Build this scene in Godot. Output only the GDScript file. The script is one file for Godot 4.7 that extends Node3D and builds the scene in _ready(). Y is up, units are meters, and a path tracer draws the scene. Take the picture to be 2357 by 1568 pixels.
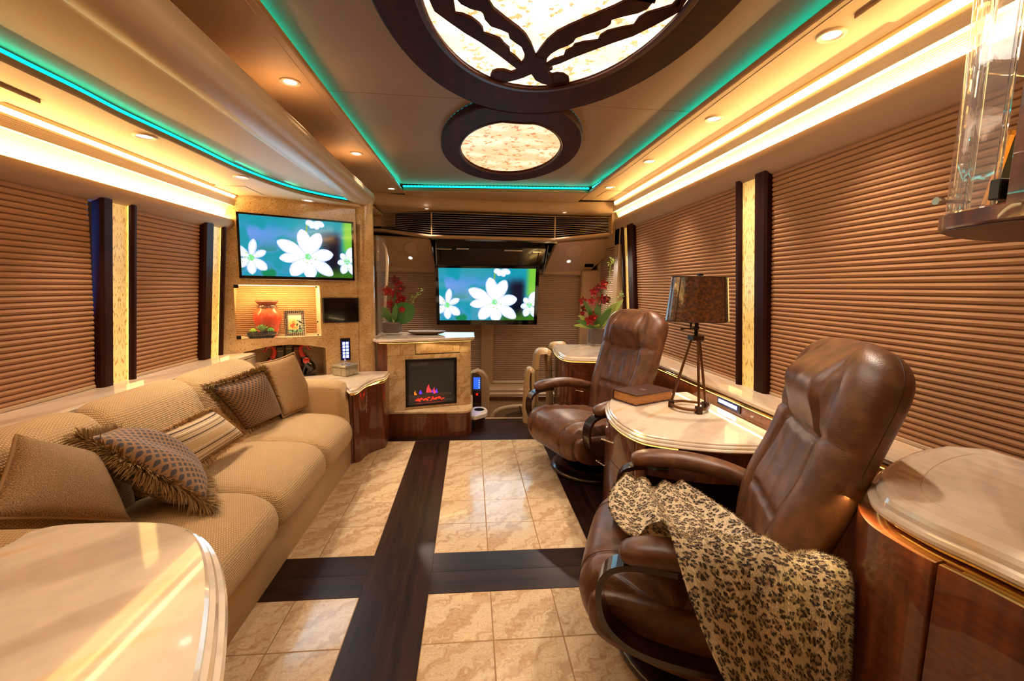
extends Node3D
# Motor coach lounge. Units are metres, x to the right, y up, -z towards the windscreen. d = depth = -z.
const FPX := 1002.9
const EYE := Vector3(0, 1.329, 0)
const WARM := Color(1.0, 0.86, 0.58)
const WHITE_WARM := Color(1.0, 0.93, 0.85)
const TEAL := Color(0.0, 0.86, 0.72)
var cr: Vector3
var cu: Vector3
var cf: Vector3
var used := {}
var wc := {}
var M := {}
var rng := RandomNumberGenerator.new()

# ---------- pixel of the 2357x1568 photograph -> point on a plane ----------
func ray(u: float, v: float) -> Vector3:
	return cr * ((u - 1178.5) / FPX) - cu * ((v - 784.0) / FPX) + cf
func py(u: float, v: float, y: float) -> Vector3:
	var r := ray(u, v)
	return EYE + r * ((y - EYE.y) / r.y)
func pd(u: float, v: float, d: float) -> Vector3:
	var r := ray(u, v)
	return EYE + r * (-d / r.z)
func px(u: float, v: float, x: float) -> Vector3:
	var r := ray(u, v)
	return EYE + r * (x / r.x)

# ---------- nodes ----------
func numbered(called: String) -> String:
	if not used.has(called):
		used[called] = 0
		return called
	used[called] += 1
	return "%s_%03d" % [called, used[called]]
func tag(o: Node3D, label: String, category: String, group := "", kind := "") -> Node3D:
	if label: o.set_meta("label", label)
	if category: o.set_meta("category", category)
	if group: o.set_meta("group", group)
	if kind: o.set_meta("kind", kind)
	return o
func thing(called: String, label: String, category: String, at := Vector3.ZERO, group := "", turn := 0.0, local := false) -> Node3D:
	var o := Node3D.new()
	o.name = numbered(called)
	add_child(o)
	o.position = at
	o.rotation.y = turn
	if not local: wc[o] = at
	return tag(o, label, category, group)
func obj(called: String, st, m: Material, parent: Node3D = self, smooth_done := false) -> MeshInstance3D:
	var o := MeshInstance3D.new()
	if st is SurfaceTool:
		if not smooth_done: st.generate_normals()
		st.index()
		o.mesh = st.commit()
	else:
		o.mesh = st
	o.material_override = m
	o.name = numbered(called) if parent == self else called
	parent.add_child(o, true)
	if parent != self and wc.has(parent):
		o.position = -wc[parent]
		wc[o] = Vector3.ZERO
	elif parent != self and parent is MeshInstance3D and wc.has(parent):
		pass
	elif parent == self:
		wc[o] = Vector3.ZERO
	return o
func struct(called: String, st, m: Material, label := "") -> MeshInstance3D:
	var o := obj(called, st, m)
	o.set_meta("kind", "structure")
	if label: o.set_meta("label", label)
	return o
func single(called: String, st, m: Material, label: String, category: String, group := "", kind := "") -> MeshInstance3D:
	var o := obj(called, st, m)
	tag(o, label, category, group, kind)
	return o
func copy(o: Node3D, called: String, at: Vector3, turn: float, label := "") -> Node3D:
	var c: Node3D = o.duplicate()
	c.name = numbered(called)
	add_child(c)
	c.position = at
	c.rotation.y = turn
	if label: c.set_meta("label", label)
	return c

# ---------- shapes ----------
func S(group := 0) -> SurfaceTool:
	var st := SurfaceTool.new()
	st.begin(Mesh.PRIMITIVE_TRIANGLES)
	st.set_smooth_group(group)
	return st
func vtx(st: SurfaceTool, p: Vector3, uv := Vector2.ZERO) -> void:
	st.set_uv(uv)
	st.add_vertex(p)
func tri_out(st: SurfaceTool, a: Vector3, b: Vector3, c: Vector3, o: Vector3) -> void:
	# front faces run clockwise: the normal (c-a)x(b-a) points away from o
	if (c - a).cross(b - a).dot((a + b + c) / 3.0 - o) < 0.0:
		var t := b
		b = c
		c = t
	for p in [a, b, c]: vtx(st, p, Vector2(p.x + p.z, p.y))
func quad_out(st: SurfaceTool, a: Vector3, b: Vector3, c: Vector3, d: Vector3, o: Vector3) -> void:
	tri_out(st, a, b, c, o)
	tri_out(st, a, c, d, o)
func quad(st: SurfaceTool, a: Vector3, b: Vector3, c: Vector3, d: Vector3) -> void:
	# seen from the front: a top left, b top right, c bottom right, d bottom left
	vtx(st, a, Vector2(0, 0)); vtx(st, b, Vector2(1, 0)); vtx(st, c, Vector2(1, 1))
	vtx(st, a, Vector2(0, 0)); vtx(st, c, Vector2(1, 1)); vtx(st, d, Vector2(0, 1))
func cbox(st: SurfaceTool, lo: Vector3, hi: Vector3, b := 0.004, xf := Transform3D.IDENTITY) -> SurfaceTool:
	st.set_smooth_group(-1)
	var c := (lo + hi) / 2.0
	var h := (hi - lo).abs() / 2.0
	b = minf(b, minf(h.x, minf(h.y, h.z)) * 0.49)
	var o: Vector3 = xf * c
	var P := func(sx: float, sy: float, sz: float, ax: int) -> Vector3:
		var p := Vector3(sx * (h.x - b), sy * (h.y - b), sz * (h.z - b))
		p[ax] += b * [sx, sy, sz][ax]
		return xf * (c + p)
	for ax in 3:
		for s in [-1.0, 1.0]:
			var q := []
			for k in [[-1.0, -1.0], [1.0, -1.0], [1.0, 1.0], [-1.0, 1.0]]:
				var g := [k[0], k[1]]
				g.insert(ax, s)
				q.append(P.call(g[0], g[1], g[2], ax))
			quad_out(st, q[0], q[1], q[2], q[3], o)
	if b > 0.0:
		for ax in 3:   # edges along axis ax
			var a1 := (ax + 1) % 3
			var a2 := (ax + 2) % 3
			for s1 in [-1.0, 1.0]:
				for s2 in [-1.0, 1.0]:
					var g := [0.0, 0.0, 0.0]
					var q := []
					g[a1] = s1; g[a2] = s2
					g[ax] = -1.0; q.append(P.call(g[0], g[1], g[2], a1)); q.append(P.call(g[0], g[1], g[2], a2))
					g[ax] = 1.0; q.append(P.call(g[0], g[1], g[2], a2)); q.append(P.call(g[0], g[1], g[2], a1))
					quad_out(st, q[0], q[1], q[2], q[3], o)
		for sx in [-1.0, 1.0]:
			for sy in [-1.0, 1.0]:
				for sz in [-1.0, 1.0]:
					tri_out(st, P.call(sx, sy, sz, 0), P.call(sx, sy, sz, 1), P.call(sx, sy, sz, 2), o)
	return st
func bx(x0: float, x1: float, y0: float, y1: float, d0: float, d1: float, b := 0.004) -> SurfaceTool:
	return cbox(S(), Vector3(x0, y0, -d1), Vector3(x1, y1, -d0), b)
func add_bx(st: SurfaceTool, x0: float, x1: float, y0: float, y1: float, d0: float, d1: float, b := 0.004) -> SurfaceTool:
	return cbox(st, Vector3(x0, y0, -d1), Vector3(x1, y1, -d0), b)
func grid(st: SurfaceTool, nu: int, nv: int, f: Callable, flip := false, group := 1) -> SurfaceTool:
	st.set_smooth_group(group)
	var p := []
	for j in nv + 1:
		for i in nu + 1:
			p.append(f.call(float(i) / nu, float(j) / nv))
	for j in nv:
		for i in nu:
			var a := j * (nu + 1) + i
			var ids := [a, a + 1, a + nu + 2, a, a + nu + 2, a + nu + 1]
			if flip: ids = [a, a + nu + 2, a + 1, a, a + nu + 1, a + nu + 2]
			for k in ids:
				vtx(st, p[k], Vector2(float(k % (nu + 1)) / nu, float(k / (nu + 1)) / nv))
	return st
func smooth2(pts: Array, per := 6, closed := false) -> PackedVector2Array:
	# Catmull-Rom through Vector2 points
	var out := PackedVector2Array()
	var n := pts.size()
	var m := n if closed else n - 1
	for i in m:
		var p0: Vector2 = pts[(i - 1 + n) % n] if closed or i > 0 else pts[i]
		var p1: Vector2 = pts[i]
		var p2: Vector2 = pts[(i + 1) % n]
		var p3: Vector2 = pts[(i + 2) % n] if closed or i < n - 2 else pts[(i + 1) % n]
		for k in per:
			out.append(p1.cubic_interpolate(p2, p0, p3, float(k) / per))
	if not closed: out.append(pts[n - 1])
	return out
func smooth3(pts: Array, per := 6, closed := false) -> PackedVector3Array:
	var out := PackedVector3Array()
	var n := pts.size()
	var m := n if closed else n - 1
	for i in m:
		var p0: Vector3 = pts[(i - 1 + n) % n] if closed or i > 0 else pts[i]
		var p1: Vector3 = pts[i]
		var p2: Vector3 = pts[(i + 1) % n]
		var p3: Vector3 = pts[(i + 2) % n] if closed or i < n - 2 else pts[(i + 1) % n]
		for k in per:
			out.append(p1.cubic_interpolate(p2, p0, p3, float(k) / per))
	if not closed: out.append(pts[n - 1])
	return out
func ccw(poly: PackedVector2Array) -> PackedVector2Array:
	var a := 0.0
	for i in poly.size():
		a += poly[i].cross(poly[(i + 1) % poly.size()])
	if a < 0.0:
		poly.reverse()
	return poly
func inset(poly: PackedVector2Array, by: float) -> PackedVector2Array:
	# poly is ccw; positive goes inwards; the point count stays
	var out := PackedVector2Array()
	var n := poly.size()
	for i in n:
		var e0 := (poly[i] - poly[(i - 1 + n) % n]).normalized()
		var e1 := (poly[(i + 1) % n] - poly[i]).normalized()
		var nn := Vector2(-e0.y - e1.y, e0.x + e1.x)
		nn = nn.normalized() / maxf(0.45, sqrt(maxf(0.0, (1.0 + e0.dot(e1)) / 2.0)))
		out.append(poly[i] + nn * by)
	return out
func notch(poly: PackedVector2Array, at: Vector2, w: float, depth: float) -> PackedVector2Array:
	# cuts a narrow groove into the outline where it passes nearest to a point
	poly = ccw(poly)
	var n := poly.size()
	var best := 0
	var bd := 1e9
	for i in n:
		var q := Geometry2D.get_closest_point_to_segment(at, poly[i], poly[(i + 1) % n])
		if q.distance_to(at) < bd:
			bd = q.distance_to(at)
			best = i
	var a := poly[best]
	var b := poly[(best + 1) % n]
	var c := Geometry2D.get_closest_point_to_segment(at, a.lerp(b, 0.3), a.lerp(b, 0.7))
	var e := (b - a).normalized()
	w = minf(w, a.distance_to(b) * 0.5)
	var inn := Vector2(-e.y, e.x) * depth
	var out := PackedVector2Array()
	for i in n:
		out.append(poly[i])
		if i == best:
			for q in [c - e * w / 2, c - e * w / 2 + inn, c + e * w / 2 + inn, c + e * w / 2]: out.append(q)
	return out
func cap(st: SurfaceTool, poly: PackedVector2Array, y: float, up: bool, xf := Transform3D.IDENTITY) -> void:
	# poly holds (x, z)
	var idx := Geometry2D.triangulate_polygon(poly)
	st.set_smooth_group(-1)
	for i in range(0, idx.size(), 3):
		var a := poly[idx[i]]; var b := poly[idx[i + 1]]; var c := poly[idx[i + 2]]
		if ((b - a).cross(c - a) < 0.0) == up:
			var t := b; b = c; c = t
		for q in [a, b, c]: vtx(st, xf * Vector3(q.x, y, q.y), q)
func slab(st: SurfaceTool, poly: PackedVector2Array, prof: Array, caps := 3, xf := Transform3D.IDENTITY, soft := false) -> SurfaceTool:
	# prof: [inset, y] from the bottom up; poly in (x, z); caps: 1 bottom, 2 top
	poly = ccw(poly)
	var n := poly.size()
	var rings := []
	for q in prof: rings.append(inset(poly, q[0]) if absf(q[0]) > 1e-6 else poly)
	for k in prof.size() - 1:
		st.set_smooth_group(1 if soft else k + 1)
		for i in n:
			var j := (i + 1) % n
			var a := xf * Vector3(rings[k][i].x, prof[k][1], rings[k][i].y)
			var b := xf * Vector3(rings[k][j].x, prof[k][1], rings[k][j].y)
			var c := xf * Vector3(rings[k + 1][j].x, prof[k + 1][1], rings[k + 1][j].y)
			var d := xf * Vector3(rings[k + 1][i].x, prof[k + 1][1], rings[k + 1][i].y)
			var u0 := float(i) / n; var u1 := float(i + 1) / n
			vtx(st, a, Vector2(u0, 1)); vtx(st, c, Vector2(u1, 0)); vtx(st, b, Vector2(u1, 1))
			vtx(st, a, Vector2(u0, 1)); vtx(st, d, Vector2(u0, 0)); vtx(st, c, Vector2(u1, 0))
	if caps & 1: cap(st, rings[0], prof[0][1], false, xf)
	if caps & 2: cap(st, rings[-1], prof[-1][1], true, xf)
	return st
func lathe(st: SurfaceTool, prof: Array, seg := 24, xf := Transform3D.IDENTITY, sx := 1.0, sz := 1.0, group := 1) -> SurfaceTool:
	return grid(st, seg, prof.size() - 1, func(u, v):
		var q = prof[roundi(v * (prof.size() - 1))]
		var a: float = (0.0 if u >= 0.9999 else u) * TAU
		return xf * Vector3(cos(a) * q[0] * sx, q[1], sin(a) * q[0] * sz), false, group)
func tube(st: SurfaceTool, pts, r, seg := 8, closed := false, caps := true) -> SurfaceTool:
	var n: int = pts.size()
	var up := Vector3.UP
	var rings := []
	var t0: Vector3 = (pts[1] - pts[0]).normalized()
	if absf(t0.dot(up)) > 0.9: up = Vector3.RIGHT
	var nx := up.cross(t0).normalized()
	for i in n:
		var t: Vector3 = (pts[mini(i + 1, n - 1)] - pts[maxi(i - 1, 0)]) if not closed else (pts[(i + 1) % n] - pts[(i - 1 + n) % n])
		t = t.normalized()
		nx = (nx - t * nx.dot(t)).normalized()
		var ny := t.cross(nx)
		var rr: float = r[i] if r is Array else r
		var ring := []
		for k in seg:
			var a := TAU * k / seg
			ring.append(pts[i] + (nx * cos(a) + ny * sin(a)) * rr)
		rings.append(ring)
	st.set_smooth_group(1)
	for i in (n if closed else n - 1):
		var A: Array = rings[i]
		var B: Array = rings[(i + 1) % n]
		var off := 0
		if closed and i == n - 1:
			var best := 1e9
			for k in seg:
				if A[0].distance_to(B[k]) < best:
					best = A[0].distance_to(B[k]); off = k
		for k in seg:
			var k2 := (k + 1) % seg
			var c: Vector3 = pts[i]
			quad_out(st, A[k], A[k2], B[(k2 + off) % seg], B[(k + off) % seg], (pts[i] + pts[(i + 1) % n]) / 2.0)
	if caps and not closed:
		st.set_smooth_group(-1)
		for k in range(1, seg - 1):
			tri_out(st, rings[0][0], rings[0][k], rings[0][k + 1], pts[1])
			tri_out(st, rings[n - 1][0], rings[n - 1][k], rings[n - 1][k + 1], pts[n - 2])
	return st
func ext(st: SurfaceTool, prof: Array, d0: float, d1: float, group := 2, flip := false, ends := false) -> SurfaceTool:
	# cross-section (x, y) pulled along the depth; group -1 keeps every facet flat
	for i in prof.size() - 1:
		var a: Vector2 = prof[i]
		var b: Vector2 = prof[i + 1]
		st.set_smooth_group(group)
		var q := [Vector3(a.x, a.y, -d0), Vector3(a.x, a.y, -d1), Vector3(b.x, b.y, -d1), Vector3(b.x, b.y, -d0)]
		if flip: q = [q[3], q[2], q[1], q[0]]
		quad(st, q[0], q[1], q[2], q[3])
	if ends:
		var pl := PackedVector2Array(prof)
		var idx := Geometry2D.triangulate_polygon(pl)
		st.set_smooth_group(-1)
		for d in [d0, d1]:
			for i in range(0, idx.size(), 3):
				tri_out(st, Vector3(pl[idx[i]].x, pl[idx[i]].y, -d), Vector3(pl[idx[i + 1]].x, pl[idx[i + 1]].y, -d), Vector3(pl[idx[i + 2]].x, pl[idx[i + 2]].y, -d), Vector3(pl[idx[i]].x, pl[idx[i]].y, -(d0 + d1) / 2.0))
	return st
func xz(a: Array) -> PackedVector2Array:
	# [x, d] pairs -> (x, z)
	var out := PackedVector2Array()
	for q in a: out.append(Vector2(q[0], -q[1]))
	return out
func pxz(a: Array, y: float) -> Array:
	# pixels -> (x, z) on the plane y
	var out := []
	for q in a:
		var p := py(q[0], q[1], y)
		out.append(Vector2(p.x, p.z))
	return out

# ---------- textures ----------
func noise(seed_: int, freq: float, oct := 3, kind := FastNoiseLite.TYPE_SIMPLEX_SMOOTH, fract := FastNoiseLite.FRACTAL_FBM) -> FastNoiseLite:
	var n := FastNoiseLite.new()
	n.seed = seed_
	n.frequency = freq
	n.noise_type = kind
	n.fractal_type = fract
	n.fractal_octaves = oct
	return n
func paint(w: int, h: int, f: Callable) -> ImageTexture:
	var b := PackedByteArray()
	b.resize(w * h * 3)
	var k := 0
	for y in h:
		for x in w:
			var c: Color = f.call(x, y)
			b[k] = int(clampf(c.r, 0, 1) * 255.0)
			b[k + 1] = int(clampf(c.g, 0, 1) * 255.0)
			b[k + 2] = int(clampf(c.b, 0, 1) * 255.0)
			k += 3
	return ImageTexture.create_from_image(Image.create_from_data(w, h, false, Image.FORMAT_RGB8, b))
func field(seed_: int, freq: float, w: int, h: int, oct := 3, stretch := Vector2.ONE, fract := FastNoiseLite.FRACTAL_FBM) -> PackedByteArray:
	# a seamless noise image as bytes, stretched by resizing
	var n := noise(seed_, freq, oct, FastNoiseLite.TYPE_SIMPLEX_SMOOTH, fract)
	var im := n.get_seamless_image(int(w * stretch.x), int(h * stretch.y), false, false, 0.15, true)
	if stretch != Vector2.ONE: im.resize(w, h, Image.INTERPOLATE_BILINEAR)
	im.convert(Image.FORMAT_L8)
	return im.get_data()
func c8(r: int, g: int, b: int) -> Color:
	return Color8(r, g, b)
func mat(name_: String, c: Color, rough := 0.6, o := {}) -> StandardMaterial3D:
	var m := StandardMaterial3D.new()
	m.resource_name = name_
	m.albedo_color = c
	m.roughness = rough
	m.metallic = o.get("metal", 0.0)
	if o.has("spec"): m.metallic_specular = o.spec
	if o.has("tex"): m.albedo_texture = o.tex
	if o.has("tri"):
		m.uv1_triplanar = true
		m.uv1_world_triplanar = o.get("world", false)
		m.uv1_scale = o.tri if o.tri is Vector3 else Vector3.ONE * o.tri
		m.uv1_triplanar_sharpness = 8.0
	elif o.has("uv"): m.uv1_scale = o.uv
	if o.has("off"): m.uv1_offset = o.off
	if o.has("bump"):
		m.heightmap_enabled = true
		m.heightmap_texture = o.bump
		m.heightmap_scale = o.get("bump_cm", 0.1)
	if o.has("coat"):
		m.clearcoat_enabled = true
		m.clearcoat = o.coat
		m.clearcoat_roughness = o.get("coat_rough", 0.03)
	if o.has("rim"):
		m.rim_enabled = true
		m.rim = o.rim
		m.rim_tint = 0.6
	if o.has("glow"):
		m.emission_enabled = true
		m.emission_energy_multiplier = o.get("glow_e", 1.0)
		if o.glow is Texture2D:
			m.emission_texture = o.glow
			m.emission_operator = BaseMaterial3D.EMISSION_OP_MULTIPLY
			m.emission = o.get("glow_tint", Color.WHITE)
		else: m.emission = o.glow
	if o.has("back"):
		m.backlight_enabled = true
		m.backlight = o.back
	if o.has("sss"):
		m.subsurf_scatter_enabled = true
		m.subsurf_scatter_strength = o.sss
	m.cull_mode = BaseMaterial3D.CULL_DISABLED
	M[name_] = m
	return m
func glass(name_: String, alpha := 0.05, tint := Color.WHITE, rough := 0.02) -> StandardMaterial3D:
	var m := mat(name_, Color(tint, alpha), rough)
	m.transparency = BaseMaterial3D.TRANSPARENCY_ALPHA
	return m

# ---------- lights ----------
func area(called: String, at: Vector3, dir: Vector3, size: Vector2, c: Color, energy: float, along := Vector3.ZERO, parent: Node3D = self) -> AreaLight3D:
	var l := AreaLight3D.new()
	l.name = called
	parent.add_child(l, true)
	var z := -dir.normalized()
	var x := along
	if x == Vector3.ZERO: x = Vector3.UP.cross(z)
	if x.length() < 0.01: x = Vector3.RIGHT
	x = (x - z * x.dot(z)).normalized()
	l.transform = Transform3D(Basis(x, z.cross(x), z), at - (parent.position if parent != self else Vector3.ZERO))
	l.area_size = size
	l.area_normalize_energy = true
	l.light_color = c
	l.light_energy = energy
	l.area_range = 12.0
	l.area_attenuation = 2.0
	l.shadow_enabled = true
	return l
func spot(called: String, at: Vector3, dir: Vector3, angle: float, c: Color, energy: float, size := 0.03, parent: Node3D = self) -> SpotLight3D:
	var l := SpotLight3D.new()
	l.name = called
	parent.add_child(l, true)
	var z := -dir.normalized()
	var x := Vector3.UP.cross(z)
	if x.length() < 0.01: x = Vector3.RIGHT
	x = x.normalized()
	l.transform = Transform3D(Basis(x, z.cross(x), z), at - (parent.position if parent != self else Vector3.ZERO))
	l.spot_angle = angle
	l.spot_angle_attenuation = 0.8
	l.spot_range = 12.0
	l.spot_attenuation = 2.0
	l.light_color = c
	l.light_energy = energy
	l.light_size = size
	l.shadow_enabled = true
	return l

# ---------- materials ----------
func petal_flower(p: Vector2, c: Vector2, petals: Array) -> float:
	# petals: [angle in degrees, length, half width]; returns 0 outside, else how deep inside
	var q := p - c
	var best := 0.0
	for a in petals:
		var d := Vector2(cos(deg_to_rad(a[0])), sin(deg_to_rad(a[0])))
		var t: float = q.dot(d) / a[1]
		if t < 0.0 or t > 1.0: continue
		var w: float = a[2] * pow(sin(PI * pow(t, 1.35)), 0.55)
		var s: float = absf(q.dot(Vector2(-d.y, d.x)))
		if s < w: best = maxf(best, w - s)
	return best
func tv_picture() -> ImageTexture:
	var W := 640
	var H := 360
	var f1 := field(71, 0.006, W, H, 2)
	var f2 := field(72, 0.05, W, H, 2)
	var big := [[-101, 0.48, 0.115], [-64, 0.47, 0.115], [-8, 0.43, 0.115], [38, 0.52, 0.11], [84, 0.40, 0.12], [130, 0.44, 0.12], [174, 0.46, 0.095], [207, 0.54, 0.115]]
	var left := [[-80, 0.32, 0.065], [-28, 0.26, 0.062], [40, 0.30, 0.085], [88, 0.28, 0.075], [145, 0.26, 0.08], [215, 0.32, 0.085]]
	var right := [[-70, 0.28, 0.075], [-125, 0.18, 0.06], [170, 0.17, 0.06], [110, 0.24, 0.075], [55, 0.3, 0.08], [-20, 0.22, 0.07]]
	var top := [[20, 0.19, 0.06], [60, 0.15, 0.06], [110, 0.13, 0.06], [160, 0.14, 0.055]]
	return paint(W, H, func(x, y):
		var p := Vector2(float(x) / H, float(y) / H)
		var n := f1[y * W + x] / 255.0
		var k := p.x / 1.78
		var c := Color(0.05, 0.55, 0.62).lerp(Color(0.42, 0.55, 0.85), smoothstep(0.25, 0.6, n) * (1.0 - k) * smoothstep(0.0, 0.3, p.y))
		c = c.lerp(Color(0.02, 0.48, 0.30), smoothstep(0.3, 0.8, p.y) * smoothstep(0.4, 0.7, n))
		c = c.lerp(Color(0.03, 0.05, 0.13), smoothstep(0.62, 0.80, k) * (1.0 - smoothstep(0.84, 0.93, k)) * smoothstep(0.1, 0.35, p.y))
		c = c.lerp(Color(0.45, 0.72, 0.22), smoothstep(0.88, 0.95, k) * (1.0 - smoothstep(0.45, 0.6, p.y)))
		c = c.lerp(Color(0.2, 0.4, 0.08), smoothstep(0.75, 1.0, p.y) * smoothstep(0.5, 0.8, k))
		var stem := absf(p.x - (1.0 + 0.10 * (0.30 - p.y)))
		if p.y > 0.08 and p.y < 0.3 and stem < 0.014: c = Color(0.45, 0.62, 0.3)
		for fl in [[Vector2(1.13, 0.02), top], [Vector2(0.14, 0.70), left], [Vector2(1.68, 0.70), right], [Vector2(1.02, 0.64), big]]:
			var a := petal_flower(p, fl[0], fl[1])
			if a > 0.0:
				var r: float = p.distance_to(fl[0])
				var ang: float = (p - fl[0]).angle()
				var shade := lerpf(0.78, 0.98, smoothstep(0.0, 0.05, a)) + 0.04 * sin(ang * 34.0) * smoothstep(0.05, 0.2, r) + 0.02 * (f2[y * W + x] / 255.0)
				c = c.lerp(Color(shade * 0.95, shade, 1.0), minf(1.0, a / 0.006))
				if fl[0].y > 0.1:
					if r < 0.052: c = c.lerp(Color(0.35, 0.85, 0.3), 0.75 if f2[y * W + x] > 110 else 0.25)
					elif r < 0.15 and f2[y * W + x] > 196: c = Color(0.62, 0.78, 0.35)
		return c)
func make_materials() -> void:
	var W := 512
	# travertine floor tile: wavy diagonal veins
	var a := field(11, 0.010, W, W, 4, Vector2(1.0, 0.25))
	var b := field(12, 0.016, W, W, 3)
	var fine := field(13, 0.12, W, W, 2)
	var trav := paint(W, W, func(x, y):
		var xx: int = (x + y + int((b[y * W + x] - 128) * 0.35) + 2 * W) % W
		var n := a[y * W + xx] / 255.0
		var vein := pow(absf(sin(n * 30.0)), 6.0) * 0.36 + smoothstep(0.42, 0.8, n) * 0.45
		var c := c8(222, 194, 156).lerp(c8(172, 130, 88), vein)
		return c * (0.96 + 0.08 * fine[y * W + x] / 255.0))
	for k in 6:
		mat("tile%d" % k, Color(1, 1, 1).darkened(0.025 * (k % 3)), 0.16, {tex = trav, tri = 1.7, off = Vector3(0.17 * k, 0.31 * k, 0.23 * k), coat = 0.25, coat_rough = 0.06})
	mat("grout", c8(150, 112, 74), 0.9)
	# polished marble of the tops: pale, soft streaks
	var m1 := field(21, 0.006, W, W, 4, Vector2(1.0, 0.3))
	var m2 := field(22, 0.03, W, W, 3)
	var marble := paint(W, W, func(x, y):
		var xx: int = (x + y + 2 * W) % W
		var n := m1[y * W + xx] / 255.0
		var c := c8(226, 206, 182).lerp(c8(196, 172, 150), smoothstep(0.55, 0.85, n) * 0.7)
		c = c.lerp(c8(226, 178, 122), smoothstep(0.30, 0.12, n) * 0.5)
		return c * (0.97 + 0.06 * m2[y * W + x] / 255.0))
	mat("marble", Color.WHITE, 0.08, {tex = marble, tri = 1.1, coat = 0.6, coat_rough = 0.03})
	mat("marble_sill", Color(0.93, 0.9, 0.86), 0.12, {tex = marble, tri = Vector3(1.6, 1.6, 0.5)})
	# travertine of the fireplace
	mat("fire_tile", Color(0.97, 0.96, 0.93), 0.25, {tex = trav, tri = 1.3, off = Vector3(0.4, 0.1, 0.7)})
	mat("fire_tile_b", Color(0.94, 0.92, 0.89), 0.25, {tex = trav, tri = 1.3, off = Vector3(0.1, 0.6, 0.2)})
	# lacquered ribbon-figured wood
	var w1 := field(31, 0.02, W, W, 3, Vector2(1.0, 0.06))
	var w2 := field(32, 0.05, W, W, 2, Vector2(0.25, 1.0))
	var wood := paint(W, W, func(x, y):
		var n := w1[y * W + x] / 255.0
		var k := w2[y * W + x] / 255.0
		return c8(74, 36, 17).lerp(c8(132, 76, 36), clampf(n * 0.75 + (k - 0.5) * 0.5 + 0.05, 0, 1)))
	mat("lacquer", Color(0.98, 0.86, 0.80), 0.35, {tex = wood, tri = Vector3(2.2, 2.2, 2.2), coat = 0.75, coat_rough = 0.015})
	mat("lacquer_dark", Color(0.42, 0.36, 0.36), 0.3, {tex = wood, tri = 2.2, coat = 0.7, coat_rough = 0.05})
	mat("casing", Color(0.46, 0.34, 0.30), 0.55, {tex = wood, tri = 2.0, spec = 0.25})
	mat("mahogany", Color(0.62, 0.42, 0.34), 0.4, {tex = wood, tri = 2.0, spec = 0.4})
	mat("medallion_wood", Color(0.55, 0.44, 0.40), 0.6, {tex = wood, tri = 1.0, spec = 0.22})
	# dark plank
	var p1 := field(36, 0.03, 256, 256, 3, Vector2(1.0, 0.05))
	var plank := paint(256, 256, func(x, y): return c8(26, 13, 9).lerp(c8(58, 34, 25), p1[y * 256 + x] / 255.0))
	mat("plank_along", Color(0.92, 0.9, 0.9), 0.32, {tex = plank, tri = Vector3(3.0, 3.0, 3.0), spec = 0.4})
	var plank2 := paint(256, 256, func(x, y): return c8(26, 13, 9).lerp(c8(58, 34, 25), p1[x * 256 + y] / 255.0))
	mat("plank_across", Color(0.85, 0.82, 0.82), 0.34, {tex = plank2, tri = Vector3(3.0, 3.0, 3.0), spec = 0.4})
	# speckled plaster of the media wall
	var s1 := field(41, 0.20, W, W, 2)
	var s2 := field(42, 0.012, W, W, 3)
	var s3 := field(43, 0.09, W, W, 2)
	var speck := paint(W, W, func(x, y):
		var c := c8(204, 170, 124).lerp(c8(192, 156, 108), smoothstep(0.3, 0.75, s2[y * W + x] / 255.0))
		if s1[y * W + x] > 172 and s3[y * W + x] > 128: c = c.lerp(c8(96, 62, 34), 0.8)
		return c)
	mat("speckle", Color.WHITE, 0.22, {tex = speck, tri = 1.15, coat = 0.35, coat_rough = 0.08})
	# ceiling vinyl with a fine grain
	var g1 := field(51, 0.25, 256, 256, 2, Vector2(0.5, 1.0))
	var grain := paint(256, 256, func(x, y): return Color.WHITE * (g1[y * 256 + x] / 255.0))
	mat("vinyl", c8(182, 149, 108), 0.55, {bump = grain, tri = 9.0, bump_cm = 0.02})
	mat("vinyl_tray", c8(138, 104, 70), 0.55, {bump = grain, tri = Vector3(3, 3, 14), bump_cm = 0.03})
	mat("leatherette", c8(178, 145, 108), 0.38, {bump = grain, tri = 5.0, bump_cm = 0.015})
	# woven cloth of the cove and the valances
	var wv := paint(128, 128, func(x, y):
		var h := 0.5 + 0.25 * sin(x * TAU / 16.0) * (1.0 if (y / 8) % 2 == 0 else -1.0) + 0.25 * sin(y * TAU / 8.0)
		return Color(h, h, h))
	mat("cove_cloth", c8(222, 200, 166), 0.85, {bump = wv, tri = 10.0, bump_cm = 0.12})
	mat("valance_cloth", c8(164, 130, 98), 0.8, {bump = grain, tri = 8.0, bump_cm = 0.03})
	mat("shade_cloth", c8(162, 114, 74), 0.85)
	mat("shade_front", c8(178, 146, 120), 0.7)
	# onyx
	var o1 := field(61, 0.012, W, W, 5)
	var o2 := field(62, 0.035, W, W, 4)
	var o3 := field(63, 0.008, W, W, 4, Vector2(0.4, 1.0))
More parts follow.
